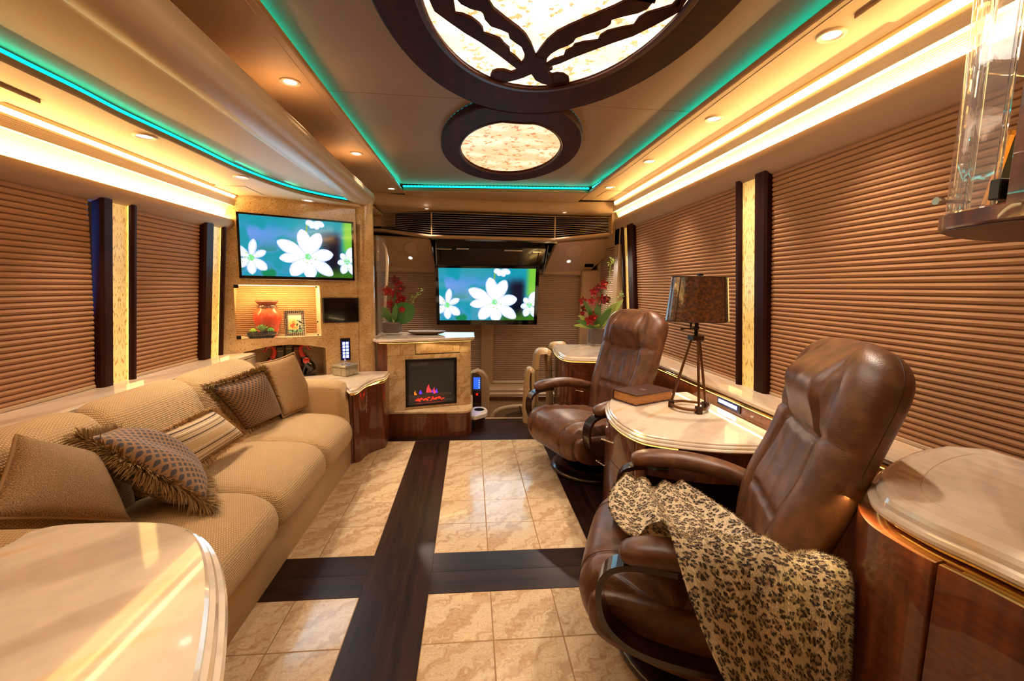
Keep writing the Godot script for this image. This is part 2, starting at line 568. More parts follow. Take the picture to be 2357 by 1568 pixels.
	var onyx := paint(W, W, func(x, y):
		var i: int = y * W + x
		var n := o1[i] / 255.0
		var c := c8(255, 244, 230).lerp(c8(236, 206, 176), smoothstep(0.35, 0.7, o3[i] / 255.0))
		var k: float = o2[i] / 255.0
		var patch := smoothstep(0.50, 0.68, n)
		c = c.lerp(c8(188, 132, 78), patch * smoothstep(0.46, 0.66, k) * 0.8)
		c = c.lerp(c8(132, 92, 58), patch * (1.0 - smoothstep(0.0, 0.05, absf(k - 0.62))) * 0.8)
		c = c.lerp(c8(176, 140, 112), (1.0 - smoothstep(0.0, 0.02, absf(o3[i] / 255.0 - 0.47))) * smoothstep(0.5, 0.6, k) * 0.6)
		return c)
	mat("onyx_light_big", Color.WHITE, 0.35, {tex = onyx, tri = 1.5, glow = onyx, glow_e = 1.7, glow_tint = Color(1.0, 0.94, 0.86)})
	mat("onyx_light_small", Color.WHITE, 0.35, {tex = onyx, tri = 1.3, glow = onyx, glow_e = 0.8, glow_tint = Color(1.0, 0.89, 0.76), off = Vector3(0.3, 0, 0.6)})
	var onyx2 := paint(256, 512, func(x, y):
		var xx: int = x if x < 128 else 255 - x
		var i: int = y * W + xx
		var c := c8(226, 196, 128).lerp(c8(240, 220, 168), o3[i] / 255.0)
		var vein := (1.0 - smoothstep(0.0, 0.03, absf(o1[i] / 255.0 - 0.55))) * smoothstep(0.42, 0.6, o2[i] / 255.0)
		c = c.lerp(c8(124, 78, 34), vein * 0.9)
		if o2[i] > 184: c = c.lerp(c8(150, 100, 50), 0.6)
		return c)
	mat("onyx_light_strip", Color.WHITE, 0.3, {tex = onyx2, uv = Vector3(1, 1, 1), glow = onyx2, glow_e = 0.34, glow_tint = Color(1.0, 0.86, 0.5)})
	# leather
	var l1 := field(81, 0.010, W, W, 4)
	var l2 := field(82, 0.10, W, W, 3, Vector2.ONE, FastNoiseLite.FRACTAL_RIDGED)
	var hide := paint(W, W, func(x, y):
		var i: int = y * W + x
		return c8(88, 52, 30).lerp(c8(112, 69, 41), smoothstep(0.2, 0.8, l1[i] / 255.0)) * (0.94 + 0.08 * l2[i] / 255.0))
	var pores := paint(W, W, func(x, y): return Color.WHITE * (l2[y * W + x] / 255.0 * 0.8 + l1[y * W + x] / 255.0 * 0.2))
	mat("leather", Color.WHITE, 0.40, {tex = hide, tri = 2.4, bump = pores, bump_cm = 0.05, spec = 0.5})
	mat("leather_beige", c8(196, 160, 112), 0.35, {bump = pores, tri = 2.4, bump_cm = 0.04})
	mat("stitch", c8(58, 32, 16), 0.7)
	# sofa: basket weave
	var sf := paint(256, 256, func(x, y):
		var cx: float = fposmod(x / 16.0 + (0.5 if (y / 16) % 2 == 1 else 0.0), 1.0) - 0.5
		var cy: float = fposmod(y / 16.0, 1.0) - 0.5
		var h := clampf(1.0 - 1.9 * (cx * cx + cy * cy) * 2.0, 0, 1)
		return Color(h, h, h))
	var sfc := paint(256, 256, func(x, y):
		var cx: float = fposmod(x / 16.0 + (0.5 if (y / 16) % 2 == 1 else 0.0), 1.0) - 0.5
		var cy: float = fposmod(y / 16.0, 1.0) - 0.5
		var h := clampf(1.0 - 1.9 * (cx * cx + cy * cy) * 2.0, 0, 1)
		return c8(176, 136, 86).lerp(c8(216, 182, 132), h))
	mat("chenille", Color.WHITE, 0.8, {tex = sfc, bump = sf, tri = 7.5, bump_cm = 0.22, rim = 0.2})
	# cushions
	var t1 := field(91, 0.22, 256, 256, 2)
	var t2 := field(92, 0.02, 256, 256, 2)
	var tw := paint(256, 256, func(x, y):
		var i: int = y * 256 + x
		var k := sin(x * TAU / 8.0) * sin(y * TAU / 8.0)
		var c := c8(176, 140, 100).lerp(c8(120, 92, 66), clampf(0.5 + 0.5 * k, 0, 1) * 0.75)
		if t1[i] > 170: c = c8(210, 178, 136)
		elif t1[i] < 70: c = c8(92, 78, 70)
		return c)
	mat("tweed", Color.WHITE, 0.9, {tex = tw, uv = Vector3(1.7, 1.7, 1), bump = tw, bump_cm = 0.25})
	mat("tweed_pale", Color(1.0, 0.97, 0.9), 0.9, {tex = tw, uv = Vector3(1.8, 1.8, 1), bump = tw, bump_cm = 0.2})
	var ck := paint(512, 512, func(x, y):
		var px_: float = fposmod((x + y) / 36.57, 1.0)
		var qx: float = fposmod((x - y) / 36.57 + 20.0, 1.0)
		var inside := px_ > 0.20 and px_ < 0.80 and qx > 0.20 and qx < 0.80
		var f: float = fine[(y % W) * W + x] / 255.0
		return (c8(66, 58, 62) if inside else c8(150, 110, 72)) * (0.86 + 0.25 * f))
	mat("check", Color.WHITE, 0.55, {tex = ck, uv = Vector3(1.0, 1.0, 1), rim = 0.3})
	var stripes := [[0.09, 0.012, c8(58, 44, 38)], [0.16, 0.008, c8(232, 214, 184)], [0.22, 0.006, c8(58, 44, 38)], [0.33, 0.012, c8(54, 40, 34)], [0.40, 0.008, c8(232, 214, 184)], [0.62, 0.008, c8(236, 220, 190)], [0.69, 0.012, c8(54, 40, 34)], [0.78, 0.007, c8(232, 214, 184)], [0.84, 0.006, c8(58, 44, 38)], [0.92, 0.012, c8(54, 40, 34)]]
	var stp := paint(256, 256, func(x, y):
		var t: float = y / 256.0
		var c := c8(206, 172, 124) if t > 0.43 and t < 0.6 else c8(196, 166, 126)
		for s in stripes:
			if absf(t - s[0]) < s[1]: c = s[2]
		return c * (0.94 + 0.1 * fine[y * W + x] / 255.0))
	mat("stripe", Color.WHITE, 0.75, {tex = stp, uv = Vector3(1, 1, 1)})
	mat("fringe_dark", c8(150, 112, 58), 0.7)
	mat("fringe_light", c8(176, 132, 78), 0.7)
	mat("cord", c8(158, 122, 80), 0.8)
	# leopard fur
	var lh := field(97, 0.16, W, W, 2, Vector2(1.0, 0.3))
	var lf := field(96, 0.07, W, W, 2)
	var ink := PackedFloat32Array()
	ink.resize(W * W)
	var heart := PackedFloat32Array()
	heart.resize(W * W)
	var lr := RandomNumberGenerator.new()
	lr.seed = 12
	for gy in 15:
		for gx in 15:
			var cx := (gx + 0.5 + (0.5 if gy % 2 == 1 else 0.0) + lr.randf_range(-0.25, 0.25)) * W / 15.0
			var cy := (gy + 0.5 + lr.randf_range(-0.25, 0.25)) * W / 15.0
			var rr := lr.randf_range(8.0, 12.0)
			var ph := lr.randf() * TAU
			var gaps := lr.randi_range(2, 4)
			for oy in range(-17, 18):
				for ox in range(-17, 18):
					var d := Vector2(ox, oy * lr.randf_range(0.97, 1.03))
					var px_ := posmod(int(cx) + ox, W)
					var py_ := posmod(int(cy) + oy, W)
					var i := py_ * W + px_
					var l := d.length() + (lf[i] / 255.0 - 0.5) * 7.0
					var ring := 1.0 - smoothstep(2.6, 5.2, absf(l - rr))
					ring *= smoothstep(-0.92, -0.5, cos(d.angle() * gaps + ph))
					ink[i] = maxf(ink[i], ring)
					heart[i] = maxf(heart[i], 1.0 - smoothstep(rr - 5.0, rr, l))
	for k in 260:
		var cx := lr.randi_range(0, W - 1)
		var cy := lr.randi_range(0, W - 1)
		var rr := lr.randf_range(2.5, 5.0)
		for oy in range(-7, 8):
			for ox in range(-7, 8):
				var i := posmod(cy + oy, W) * W + posmod(cx + ox, W)
				if heart[i] < 0.2: ink[i] = maxf(ink[i], (1.0 - smoothstep(rr - 1.5, rr + 1.5, Vector2(ox, oy).length() + (lf[i] / 255.0 - 0.5) * 4.0)) * 0.9)
	var leo := paint(W, W, func(x, y):
		var i: int = y * W + (x + int((lh[y * W + x] - 128) * 0.05) + W) % W
		var h: float = lh[y * W + x] / 255.0
		var c := c8(200, 176, 138).lerp(c8(232, 212, 178), h)
		c = c.lerp(c8(140, 104, 72), heart[i] * 0.6)
		return c.lerp(c8(44, 32, 26), ink[i] * (0.8 + 0.2 * h)))
	mat("leopard", Color.WHITE, 0.9, {tex = leo, uv = Vector3(1.07, 3.1, 1), bump = leo, bump_cm = 0.2, rim = 0.4})
	# small stuff
	mat("black_gloss", Color(0.012, 0.012, 0.014), 0.08, {coat = 0.5})
	mat("black_satin", Color(0.02, 0.018, 0.018), 0.35)
	mat("black_matt", Color(0.006, 0.005, 0.005), 0.9, {spec = 0.2})
	mat("chrome", Color(0.85, 0.8, 0.74), 0.12, {metal = 1.0})
	mat("steel", Color(0.45, 0.43, 0.42), 0.3, {metal = 1.0})
	mat("gold", Color(0.86, 0.66, 0.34), 0.16, {metal = 1.0})
	mat("bronze", Color(0.40, 0.25, 0.13), 0.38, {metal = 0.8})
	mat("bronze_dark", Color(0.22, 0.14, 0.085), 0.45, {metal = 0.6})
	mat("mirror", Color(0.92, 0.92, 0.9), 0.01, {metal = 1.0})
	mat("white_gloss", c8(222, 206, 190), 0.2)
	mat("beige_plastic", c8(186, 154, 116), 0.45)
	mat("dash_brown", c8(120, 92, 62), 0.5)
	mat("downlight_face", Color(1, 0.95, 0.9), 0.5, {glow = Color(1.0, 0.95, 0.9), glow_e = 3.5})
	mat("bezel", c8(222, 200, 172), 0.4)
	mat("led_warm", Color(1, 0.9, 0.7), 0.5, {glow = Color(1.0, 0.87, 0.60), glow_e = 3.6})
	mat("led_teal", Color(0.2, 0.8, 0.8), 0.5, {glow = Color(0.0, 0.78, 0.86), glow_e = 1.5})
	mat("led_teal_dot", Color(0.2, 0.9, 0.9), 0.5, {glow = Color(0.16, 0.95, 1.0), glow_e = 4.0})
	mat("led_line", Color(1, 0.95, 0.6), 0.5, {glow = Color(1.0, 0.86, 0.48), glow_e = 1.25})
	mat("button_lit", Color(0.8, 0.85, 1.0), 0.4, {glow = Color(0.62, 0.74, 1.0), glow_e = 1.6})
	mat("keypad_blue", Color(0.01, 0.015, 0.06), 0.3, {glow = Color(0.02, 0.06, 0.9), glow_e = 0.16})
	mat("screen_tv", Color(0.02, 0.02, 0.02), 0.1, {glow = tv_picture(), glow_e = 0.85, coat = 0.2})
	glass("clear_glass", 0.06)
	glass("fire_glass", 0.03).metallic_specular = 0.2
	glass("vase_glass", 0.03).metallic_specular = 0.28
	glass("smoked_glass", 0.12, Color(0.6, 0.6, 0.6))
	var sg := mat("solid_glass", Color(0.97, 0.97, 0.95, 0.03), 0.02)
	sg.refraction_enabled = true
	sg.refraction_scale = 0.05
	mat("leaf", c8(74, 112, 42), 0.45, {back = Color(0.12, 0.2, 0.04)})
	mat("leaf_pale", c8(150, 170, 84), 0.5, {back = Color(0.15, 0.2, 0.05)})
	mat("leaf_deep", c8(44, 92, 34), 0.4, {back = Color(0.05, 0.15, 0.03)})
	mat("petal", c8(132, 12, 14), 0.5, {back = Color(0.25, 0.01, 0.01)})
	mat("petal_dark", c8(84, 8, 12), 0.5, {back = Color(0.15, 0.01, 0.01)})
	mat("petal_lip", c8(212, 44, 28), 0.45)
	mat("moss", c8(120, 82, 38), 0.95, {tex = tw, tri = 9.0, bump = tw, bump_cm = 0.3})

# ---------- the coach ----------
func wx_r(y: float) -> float: return 1.71 - 0.083 * (y - 0.749)
func wx_l(y: float) -> float: return -1.82 + 0.082 * (y - 0.81)
func build_floor() -> void:
	var fl := struct("floor", bx(-1.9, 1.8, -0.05, -0.0015, -1.0, 4.35, 0.0), M.grout, "travertine tile floor with dark wood borders")
	var tile := func(x0: float, x1: float, d0: float, d1: float, k: int) -> void:
		obj("tile", bx(x0 + 0.002, x1 - 0.002, -0.012, 0.0, d0 + 0.002, d1 - 0.002, 0.0015), M["tile%d" % (k % 6)], fl)
	var rows := []
	for r in 6: rows.append([3.414 - 0.27 * r, 3.684 - 0.27 * r])
	for r in 5: rows.append([1.5 - 0.27 * r, 1.77 - 0.27 * r])
	for i in rows.size():
		var r: Array = rows[i]
		var xs := [[-0.178, 0.092], [0.092, 0.362], [0.362, 0.622], [-0.7335, -0.4696], [-1.0035, -0.7335], [0.914, 1.184], [1.184, 1.454]]
		for j in xs.size():
			tile.call(xs[j][0], xs[j][1], r[0], r[1], i * 5 + j * 7 + (i * j) % 3)
	var plank := func(x0: float, x1: float, d0: float, d1: float, along: bool) -> void:
		obj("plank", bx(x0 + 0.0002, x1 - 0.0002, -0.012, 0.0, d0 + 0.0002, d1 - 0.0002, 0.0012), M.plank_along if along else M.plank_across, fl)
	for x in [-0.4696, -0.3238]:
		plank.call(x, x + 0.1458, 1.917, 3.684, true)
		plank.call(x, x + 0.1458, 0.15, 1.917, true)
	for d in [1.770, 1.917]:
		plank.call(-1.05, -0.4696, d, d + 0.147, false)
		plank.call(-0.178, 0.622, d, d + 0.147, false)
		plank.call(0.914, 1.6, d, d + 0.147, false)
	for x in [0.622, 0.768]:
		plank.call(x, x + 0.146, 0.15, 1.917, true)
		plank.call(x, x + 0.146, 1.917, 3.684, true)
	plank.call(-0.9, 1.6, 3.684, 3.86, false)
	plank.call(-0.9, 1.6, 3.86, 4.06, false)
	plank.call(-0.2, 1.6, 4.06, 4.30, false)
	struct("floor_cockpit", bx(-1.5, 1.75, -0.32, -0.28, 4.3, 5.9, 0.0), M.dash_brown, "brown lowered cockpit floor")
	struct("step_riser", bx(-1.5, 1.75, -0.3, -0.012, 4.28, 4.34, 0.0), M.dash_brown, "riser down to the cockpit")
func pleats(x_of: Callable, y0: float, y1: float, d0: float, d1: float, side: float, skew := 0.0) -> SurfaceTool:
	# pleated shade: pleats stand out towards the room by side * 8 mm; skew pulls the top of the d0 edge back
	var st := S()
	var n := int(round((y1 - y0) / 0.0245))
	st.set_smooth_group(-1)
	var prof := [[0.0, 0.0], [0.16, 0.0085], [0.5, 0.0115], [0.84, 0.0085], [1.0, 0.0]]
	for i in n:
		for k in prof.size() - 1:
			var ya: float = y1 - (y1 - y0) * (i + prof[k][0]) / n
			var yb: float = y1 - (y1 - y0) * (i + prof[k + 1][0]) / n
			var xa: float = x_of.call(ya) + side * prof[k][1]
			var xb: float = x_of.call(yb) + side * prof[k + 1][1]
			var sa: float = skew * (ya - y0) / (y1 - y0)
			var sb: float = skew * (yb - y0) / (y1 - y0)
			quad(st, Vector3(xa, ya, -(d0 - sa)), Vector3(xa, ya, -d1), Vector3(xb, yb, -d1), Vector3(xb, yb, -(d0 - sb)))
	return st
func pilaster(x_of: Callable, side: float, y0: float, y1: float, ds: Array, label: String, lens_first: bool) -> void:
	# ds: four depths from near to far: casing | onyx | casing. side: +1 the wall is on the right
	var t := thing("pilaster", label, "pilaster", Vector3(x_of.call(y0), y0, -(ds[0] + ds[3]) / 2.0), "pilasters between the window shades")
	var piece := func(a: float, b: float, out_: float) -> SurfaceTool:
		var st := S()
		var c := minf(0.012, (b - a) * 0.3)
		var prof := [[a, 0.0], [a, out_ - c], [a + c, out_], [b - c, out_], [b, out_ - c], [b, 0.0]]
		for i in prof.size() - 1:
			var p0: Array = prof[i]
			var p1: Array = prof[i + 1]
			var q := [Vector3(x_of.call(y1) - side * p0[1], y1, -p0[0]), Vector3(x_of.call(y1) - side * p1[1], y1, -p1[0]), Vector3(x_of.call(y0) - side * p1[1], y0, -p1[0]), Vector3(x_of.call(y0) - side * p0[1], y0, -p0[0])]
			st.set_smooth_group(-1)
			if side < 0: q = [q[1], q[0], q[3], q[2]]
			quad(st, q[1], q[0], q[3], q[2])
		return st
	obj("casing", piece.call(ds[0], ds[1], 0.045), M.casing, t)
	obj("casing", piece.call(ds[2], ds[3], 0.045), M.casing, t)
	var st := S(-1)
	quad(st, Vector3(x_of.call(y1) - side * 0.022, y1, -ds[1]), Vector3(x_of.call(y1) - side * 0.022, y1, -ds[2]), Vector3(x_of.call(y0) - side * 0.022, y0, -ds[2]), Vector3(x_of.call(y0) - side * 0.022, y0, -ds[1]))
	var on := obj("onyx_light", st, M.onyx_light_strip, t)
	var e: float = ds[2] - 0.007 if lens_first else ds[1] + 0.007
	st = S(-1)
	quad(st, Vector3(x_of.call(y1) - side * 0.026, y1, -(e - 0.0025)), Vector3(x_of.call(y1) - side * 0.026, y1, -(e + 0.0025)), Vector3(x_of.call(y0) - side * 0.026, y0, -(e + 0.0025)), Vector3(x_of.call(y0) - side * 0.026, y0, -(e - 0.0025)))
	obj("led_edge", st, M.led_line, t)
	area("onyx_glow", Vector3(x_of.call((y0 + y1) / 2) - side * 0.06, (y0 + y1) / 2, -(ds[1] + ds[2]) / 2), Vector3(-side, 0, 0), Vector2(ds[2] - ds[1], y1 - y0), Color(1.0, 0.85, 0.5), 0.05, Vector3(0, 0, 1), t)
func build_sides() -> void:
	# side walls with openings behind the shades
	for side in [1.0, -1.0]:
		var wx: Callable = wx_r if side > 0 else wx_l
		var ys := 0.749 if side > 0 else 0.81
		var yv := 1.965 if side > 0 else 1.70
		var top := 2.40 if side > 0 else 2.12
		var far := 5.9 if side > 0 else 3.9
		var st := S(-1)
		var slabp := func(y0: float, y1: float, d0: float, d1: float) -> void:
			var x0: float = wx.call(y0); var x1: float = wx.call(y1); var t: float = 0.10 * side
			var v := []
			for q in [[x0 + 0.03 * side, y0], [x0 + t, y0], [x1 + t, y1], [x1 + 0.03 * side, y1]]:
				for d in [d0, d1]: v.append(Vector3(q[0], q[1], -d))
			var o := Vector3((x0 + x1) / 2 + t * 0.65, (y0 + y1) / 2, -(d0 + d1) / 2)
			for f in [[0, 1, 3, 2], [2, 3, 5, 4], [4, 5, 7, 6], [6, 7, 1, 0], [0, 2, 4, 6], [1, 3, 5, 7]]:
				quad_out(st, v[f[0]], v[f[1]], v[f[2]], v[f[3]], o)
		slabp.call(-0.35, ys, -1.05, far)
		slabp.call(yv, top, -1.05, far)
		if side > 0:
			slabp.call(ys, yv, 4.2, far); slabp.call(ys, yv, 2.30, 2.56); slabp.call(ys, yv, -1.05, 0.2)
		else:
			slabp.call(ys, yv, 3.05, far); slabp.call(ys, yv, 2.26, 2.46); slabp.call(ys, yv, -1.05, 0.2)
		struct("wall_right" if side > 0 else "wall_left", st, M.valance_cloth)
		# window panes behind the shades
		var spans := [[0.2, 2.30], [2.56, 4.2]] if side > 0 else [[0.2, 2.26], [2.46, 3.05]]
		for k in 2:
			st = S(-1)
			var xo: float = 0.075 * side
			quad(st, Vector3(wx.call(yv) + xo, yv, -spans[k][0]), Vector3(wx.call(yv) + xo, yv, -spans[k][1]), Vector3(wx.call(ys) + xo, ys, -spans[k][1]), Vector3(wx.call(ys) + xo, ys, -spans[k][0]))
			struct("window_%d" % (k + (1 if side > 0 else 3)), st, M.smoked_glass)
		# shades
		var lab := ["wide brown pleated shade behind the leather recliner with the fur throw", "brown pleated shade behind the tripod table lamp"] if side > 0 else ["wide brown pleated shade with blue daylight at its edge, behind the sofa", "narrower brown pleated shade behind the sofa, between two stone pilasters"]
		var ds := [[0.22, 2.300], [2.560, 4.262]] if side > 0 else [[0.22, 2.262], [2.462, 3.052]]
		for k in 2:
			var xs := func(y: float) -> float: return wx.call(y) + side * 0.004
			var d1: float = ds[k][1]
			var sk := 0.0
			if side < 0 and k == 0: sk = 0.045
			var s := pleats(xs, ys + 0.012, yv + 0.02, d1, ds[k][0], -side, sk)
			var o := thing("pleated_shade", lab[k], "window shade", Vector3(wx.call(ys), ys, -(ds[k][0] + d1) / 2), "pleated window shades")
			obj("pleats", s, M.shade_cloth, o)
			obj("bottom_rail", bx(wx.call(ys) - 0.012, wx.call(ys) + 0.012, ys + 0.001, ys + 0.016, ds[k][0], d1 - 0.002, 0.002), M.beige_plastic, o)
		if side > 0:
			pilaster(wx_r, 1.0, ys, yv + 0.01, [2.287, 2.389, 2.522, 2.567], "backlit onyx pilaster in dark wood casing right of the tripod lamp", false)
			pilaster(wx_r, 1.0, ys, yv + 0.01, [4.252, 4.409, 4.533, 4.590], "backlit onyx pilaster in dark wood casing behind the red orchids at the cockpit corner", false)
			struct("window_sill_right", slab(S(), xz([[1.49, -1.0], [1.78, -1.0], [1.78, 4.7], [1.49, 4.7]]), [[0.008, 0.716], [0.0, 0.724], [0.0, 0.738], [0.006, 0.749]]), M.marble_sill, "pale marble sill below the shades, above the desk")
		else:
			pilaster(wx_l, -1.0, ys, yv + 0.01, [2.246, 2.317, 2.433, 2.468], "backlit onyx pilaster in dark wood casing behind the middle of the sofa", true)
			pilaster(wx_l, -1.0, ys, yv + 0.01, [3.046, 3.142, 3.255, 3.292], "backlit onyx pilaster in dark wood casing next to the television wall", true)
			struct("window_sill_left", slab(S(), xz([[-1.62, -1.0], [-1.88, -1.0], [-1.88, 3.42], [-1.62, 3.42]]), [[0.0, 0.70], [0.0, 0.772], [0.012, 0.776], [0.0, 0.782], [0.0, 0.80], [0.008, 0.81]]), M.marble_sill, "pale marble sill behind the sofa back")
func cove(side: float, P: Dictionary, d0: float, d1: float, yc: float, where: String) -> void:
	# P holds cross-section points (x, y)
	var fl: bool = side > 0
	var t := thing("cove_valance", "rounded cloth valance with glowing light cove above the %s shades" % where, "valance", Vector3(P.bot.x, P.bot.y, -(d0 + d1) / 2), "light coves")
	var val: Array = P.val
	obj("valance", ext(S(), Array(smooth2(val, 5)), d0, d1, 2, not fl, true), M.valance_cloth, t)
	obj("cove_panel", ext(S(), P.panel, d0, d1, -1, fl), M.cove_cloth, t)
	obj("fascia", ext(S(), P.band, d0, d1, -1, fl), M.cove_cloth, t)
	obj("led_strip", ext(S(), P.strip, d0, d1 - 0.02, -1, fl), M.led_warm, t)
	var sh: Array = P.slot
	obj("slot", ext(S(), sh, d0, d1, -1, fl), M.vinyl, t)
	var lp: Vector2 = P.led
	obj("led_tape", bx(lp.x - 0.008, lp.x + 0.008, lp.y - 0.012, lp.y - 0.006, d0, d1 - 0.03, 0.0), M.led_warm, t)
	area("cove_light", Vector3(lp.x, lp.y, -(d0 + d1 - 0.03) / 2), Vector3(side * 0.10, 1.0, 0), Vector2(d1 - d0 - 0.03, 0.016), WARM, P.e, Vector3(0, 0, 1), t)
	var sp: Vector2 = (P.strip[0] + P.strip[-1]) / 2.0 + Vector2(-side * 0.012, -0.006)
	area("slot_light", Vector3(sp.x, sp.y, -(d0 + d1) / 2), Vector3(-side, -0.6, 0), Vector2(d1 - d0, 0.03), WARM, P.e2, Vector3(0, 0, 1), t)
func downlight(p: Vector3, label: String, group: String, r := 0.05, e := 1.15, dir := Vector3.DOWN, angle := 40.0) -> void:
	var t := thing("downlight", label, "ceiling light", p, group)
	var b := Basis.IDENTITY
	if dir != Vector3.DOWN:
		var y := -dir.normalized()
		var x := y.cross(Vector3.FORWARD).normalized()
		b = Basis(x, y, x.cross(y))
	var xf := Transform3D(b, p)
	obj("bezel", lathe(S(), [[r * 0.62, 0.004], [r * 0.66, -0.004], [r * 0.95, -0.007], [r, -0.004], [r, 0.006]], 28, xf), M.bezel, t)
	obj("light_lens", lathe(S(), [[0.0001, -0.002], [r * 0.63, -0.0015]], 24, xf), M.downlight_face, t)
	spot("downlight_beam", p + dir.normalized() * 0.012, dir, angle, WHITE_WARM, e, r * 0.5, t)
func dots(st: SurfaceTool, pts: Array, size := 0.004) -> void:
	for p in pts: cbox(st, p - Vector3.ONE * size, p + Vector3.ONE * size, 0.0)
func build_ceiling() -> void:
	# roof shell, soffits round the tray, tray panels
	var c := struct("ceiling", bx(-1.25, 1.8, 2.365, 2.42, -1.05, 5.95, 0.0), M.vinyl, "padded coach ceiling with a raised tray")
	obj("tray_panel", bx(-0.86, 1.33, 2.345, 2.362, 2.532, 4.62, 0.002), M.vinyl_tray, c)
	obj("tray_panel", bx(-0.86, 1.33, 2.345, 2.362, -1.0, 2.529, 0.002), M.vinyl_tray, c)
	var sof := func(poly: Array, name_: String) -> void:
		obj(name_, slab(S(), xz(poly), [[0.006, 2.275], [0.0, 2.279], [0.0, 2.300], [0.012, 2.300], [0.012, 2.31]]), M.vinyl, c)
	sof.call([[1.225, -1.0], [1.515, -1.0], [1.515, 4.74], [1.165, 4.74], [1.165, 4.40]], "soffit")
	sof.call([[-0.765, -1.0], [-1.2, -1.0], [-1.2, 4.76], [-0.70, 4.76], [-0.70, 4.62]], "soffit")
	var far := [[-0.697, 4.63]]
	far.append([1.162, 4.41])
	for i in 13:
		var x := 1.162 - 1.859 * i / 12.0
		far.append([x, 4.74 + 0.21 * (1.0 - pow((x - 0.32) / 1.28, 2.0))])
	sof.call(far, "soffit")
	# edge trim of the tray, and its teal light
	var edge := [Vector2(1.228, 1.0), Vector2(1.228, -3.6), Vector2(1.166, -4.402), Vector2(-0.698, -4.622), Vector2(-0.768, -2.7), Vector2(-0.762, 1.0)]
	var e3 := []
	for q in edge: e3.append(Vector3(q.x, 2.2775, q.y))
	obj("edge_trim", tube(S(), e3, 0.005, 6), M.vinyl, c)
	var led := thing("teal_led_strip", "teal LED strip glowing along the edge of the ceiling tray", "light strip", Vector3(0.25, 2.32, -2.0), "teal LED strips")
	var st := S(-1)
	var sd := S(-1)
	var pd_ := []
	for i in edge.size() - 1:
		var a: Vector2 = edge[i]
		var b: Vector2 = edge[i + 1]
		var dir := (b - a).normalized()
		var out_ := Vector2(-dir.y, dir.x)
		if out_.dot(a - Vector2(0.25, -2.0)) < 0: out_ = -out_
		var A := a + out_ * 0.030
		var B := b + out_ * 0.030
		quad(st, Vector3(A.x, 2.336, A.y), Vector3(B.x, 2.336, B.y), Vector3(B.x, 2.318, B.y), Vector3(A.x, 2.318, A.y))
		var n := int(a.distance_to(b) / 0.035)
		for k in n:
			var q := A.lerp(B, (k + 0.5) / n) - out_ * 0.004
			if q.y < -1.0: pd_.append(Vector3(q.x, 2.331, q.y))
		var mid := (a + b) / 2.0 + out_ * 0.016
		area("teal_glow", Vector3(mid.x, 2.315, mid.y), Vector3(-out_.x * 0.8, 1.0, -out_.y * 0.8), Vector2(a.distance_to(b), 0.012), Color(0.0, 0.85, 0.70), 0.035 * a.distance_to(b), Vector3(dir.x, 0, dir.y), led)
	obj("led_strip", st, M.led_teal, led)
	dots(sd, pd_, 0.004)
	var dm := obj("led_dots", sd, M.led_teal_dot, led)
	dm.set_meta("kind", "stuff")
	# bullnose header that spans the cockpit opening
	var hd := func(u: float, v: float) -> Vector3:
		var x := lerpf(-1.22, 1.585, u)
		var f := 4.745 + 0.21 * (1.0 - pow((x - 0.32) / 1.28, 2.0))
		f = maxf(f, 4.70)
		var a := v * 3.0
		if a < 2.0:
			var an := a / 2.0 * PI / 2.0
			var rr := 0.085
			return Vector3(x, 2.277 - sin(an) * 0.115, -(f + 0.004 + (1.0 - cos(an)) * rr))
		return Vector3(x, 2.162 - (a - 2.0) * 0.03, -lerpf(f + 0.089, maxf(5.17, f + 0.1), a - 2.0))
	struct("trim_1", grid(S(), 36, 18, hd, true), M.leatherette, "beige padded bullnose header above the cockpit")
	struct("header_back", bx(-1.25, 1.7, 1.99, 2.36, 5.17, 5.22, 0.0), M.leatherette)
	# alcove (slide-out) ceiling on the left
	var ac := struct("ceiling_alcove", bx(-1.9, -0.93, 2.0, 2.02, -1.0, 3.95, 0.0), M.vinyl, "lower padded ceiling above the sofa")
	var inner := pxz([[0, 138], [100, 186], [200, 233], [300, 283], [400, 328], [480, 365], [560, 402], [640, 432], [700, 450], [760, 463], [800, 470]], 1.95)
	var ed := [Vector2(-1.345, 1.0), Vector2(-1.345, -0.5), Vector2(-1.345, -1.2)]
	for q in inner: ed.append(q)
	ed.append(Vector2(-0.90, -3.66))
	var es := smooth2(ed, 4)
	var poly := PackedVector2Array(es)
	poly.append(Vector2(-0.90, -3.80)); poly.append(Vector2(-1.9, -3.35)); poly.append(Vector2(-1.64, -3.34)); poly.append(Vector2(-1.64, 1.0))
	poly.remove_at(poly.size() - 3)
	obj("soffit", slab(S(), poly, [[0.004, 1.95], [0.0, 1.954], [0.0, 1.972], [0.008, 1.972], [0.008, 1.976]]), M.vinyl, ac)
	var sl := thing("teal_led_strip", "curved teal LED strip glowing above the sofa", "light strip", Vector3(-1.3, 1.98, -2.0), "teal LED strips")
	st = S(-1)
	for i in es.size() - 1:
		if i > es.size() - 4: continue
		var a := es[i] + Vector2(-0.022, 0.008)
		var b := es[i + 1] + Vector2(-0.022, 0.008)
		quad(st, Vector3(a.x, 1.996, a.y), Vector3(b.x, 1.996, b.y), Vector3(b.x, 1.983, b.y), Vector3(a.x, 1.983, a.y))
	obj("led_strip", st, M.led_teal, sl)
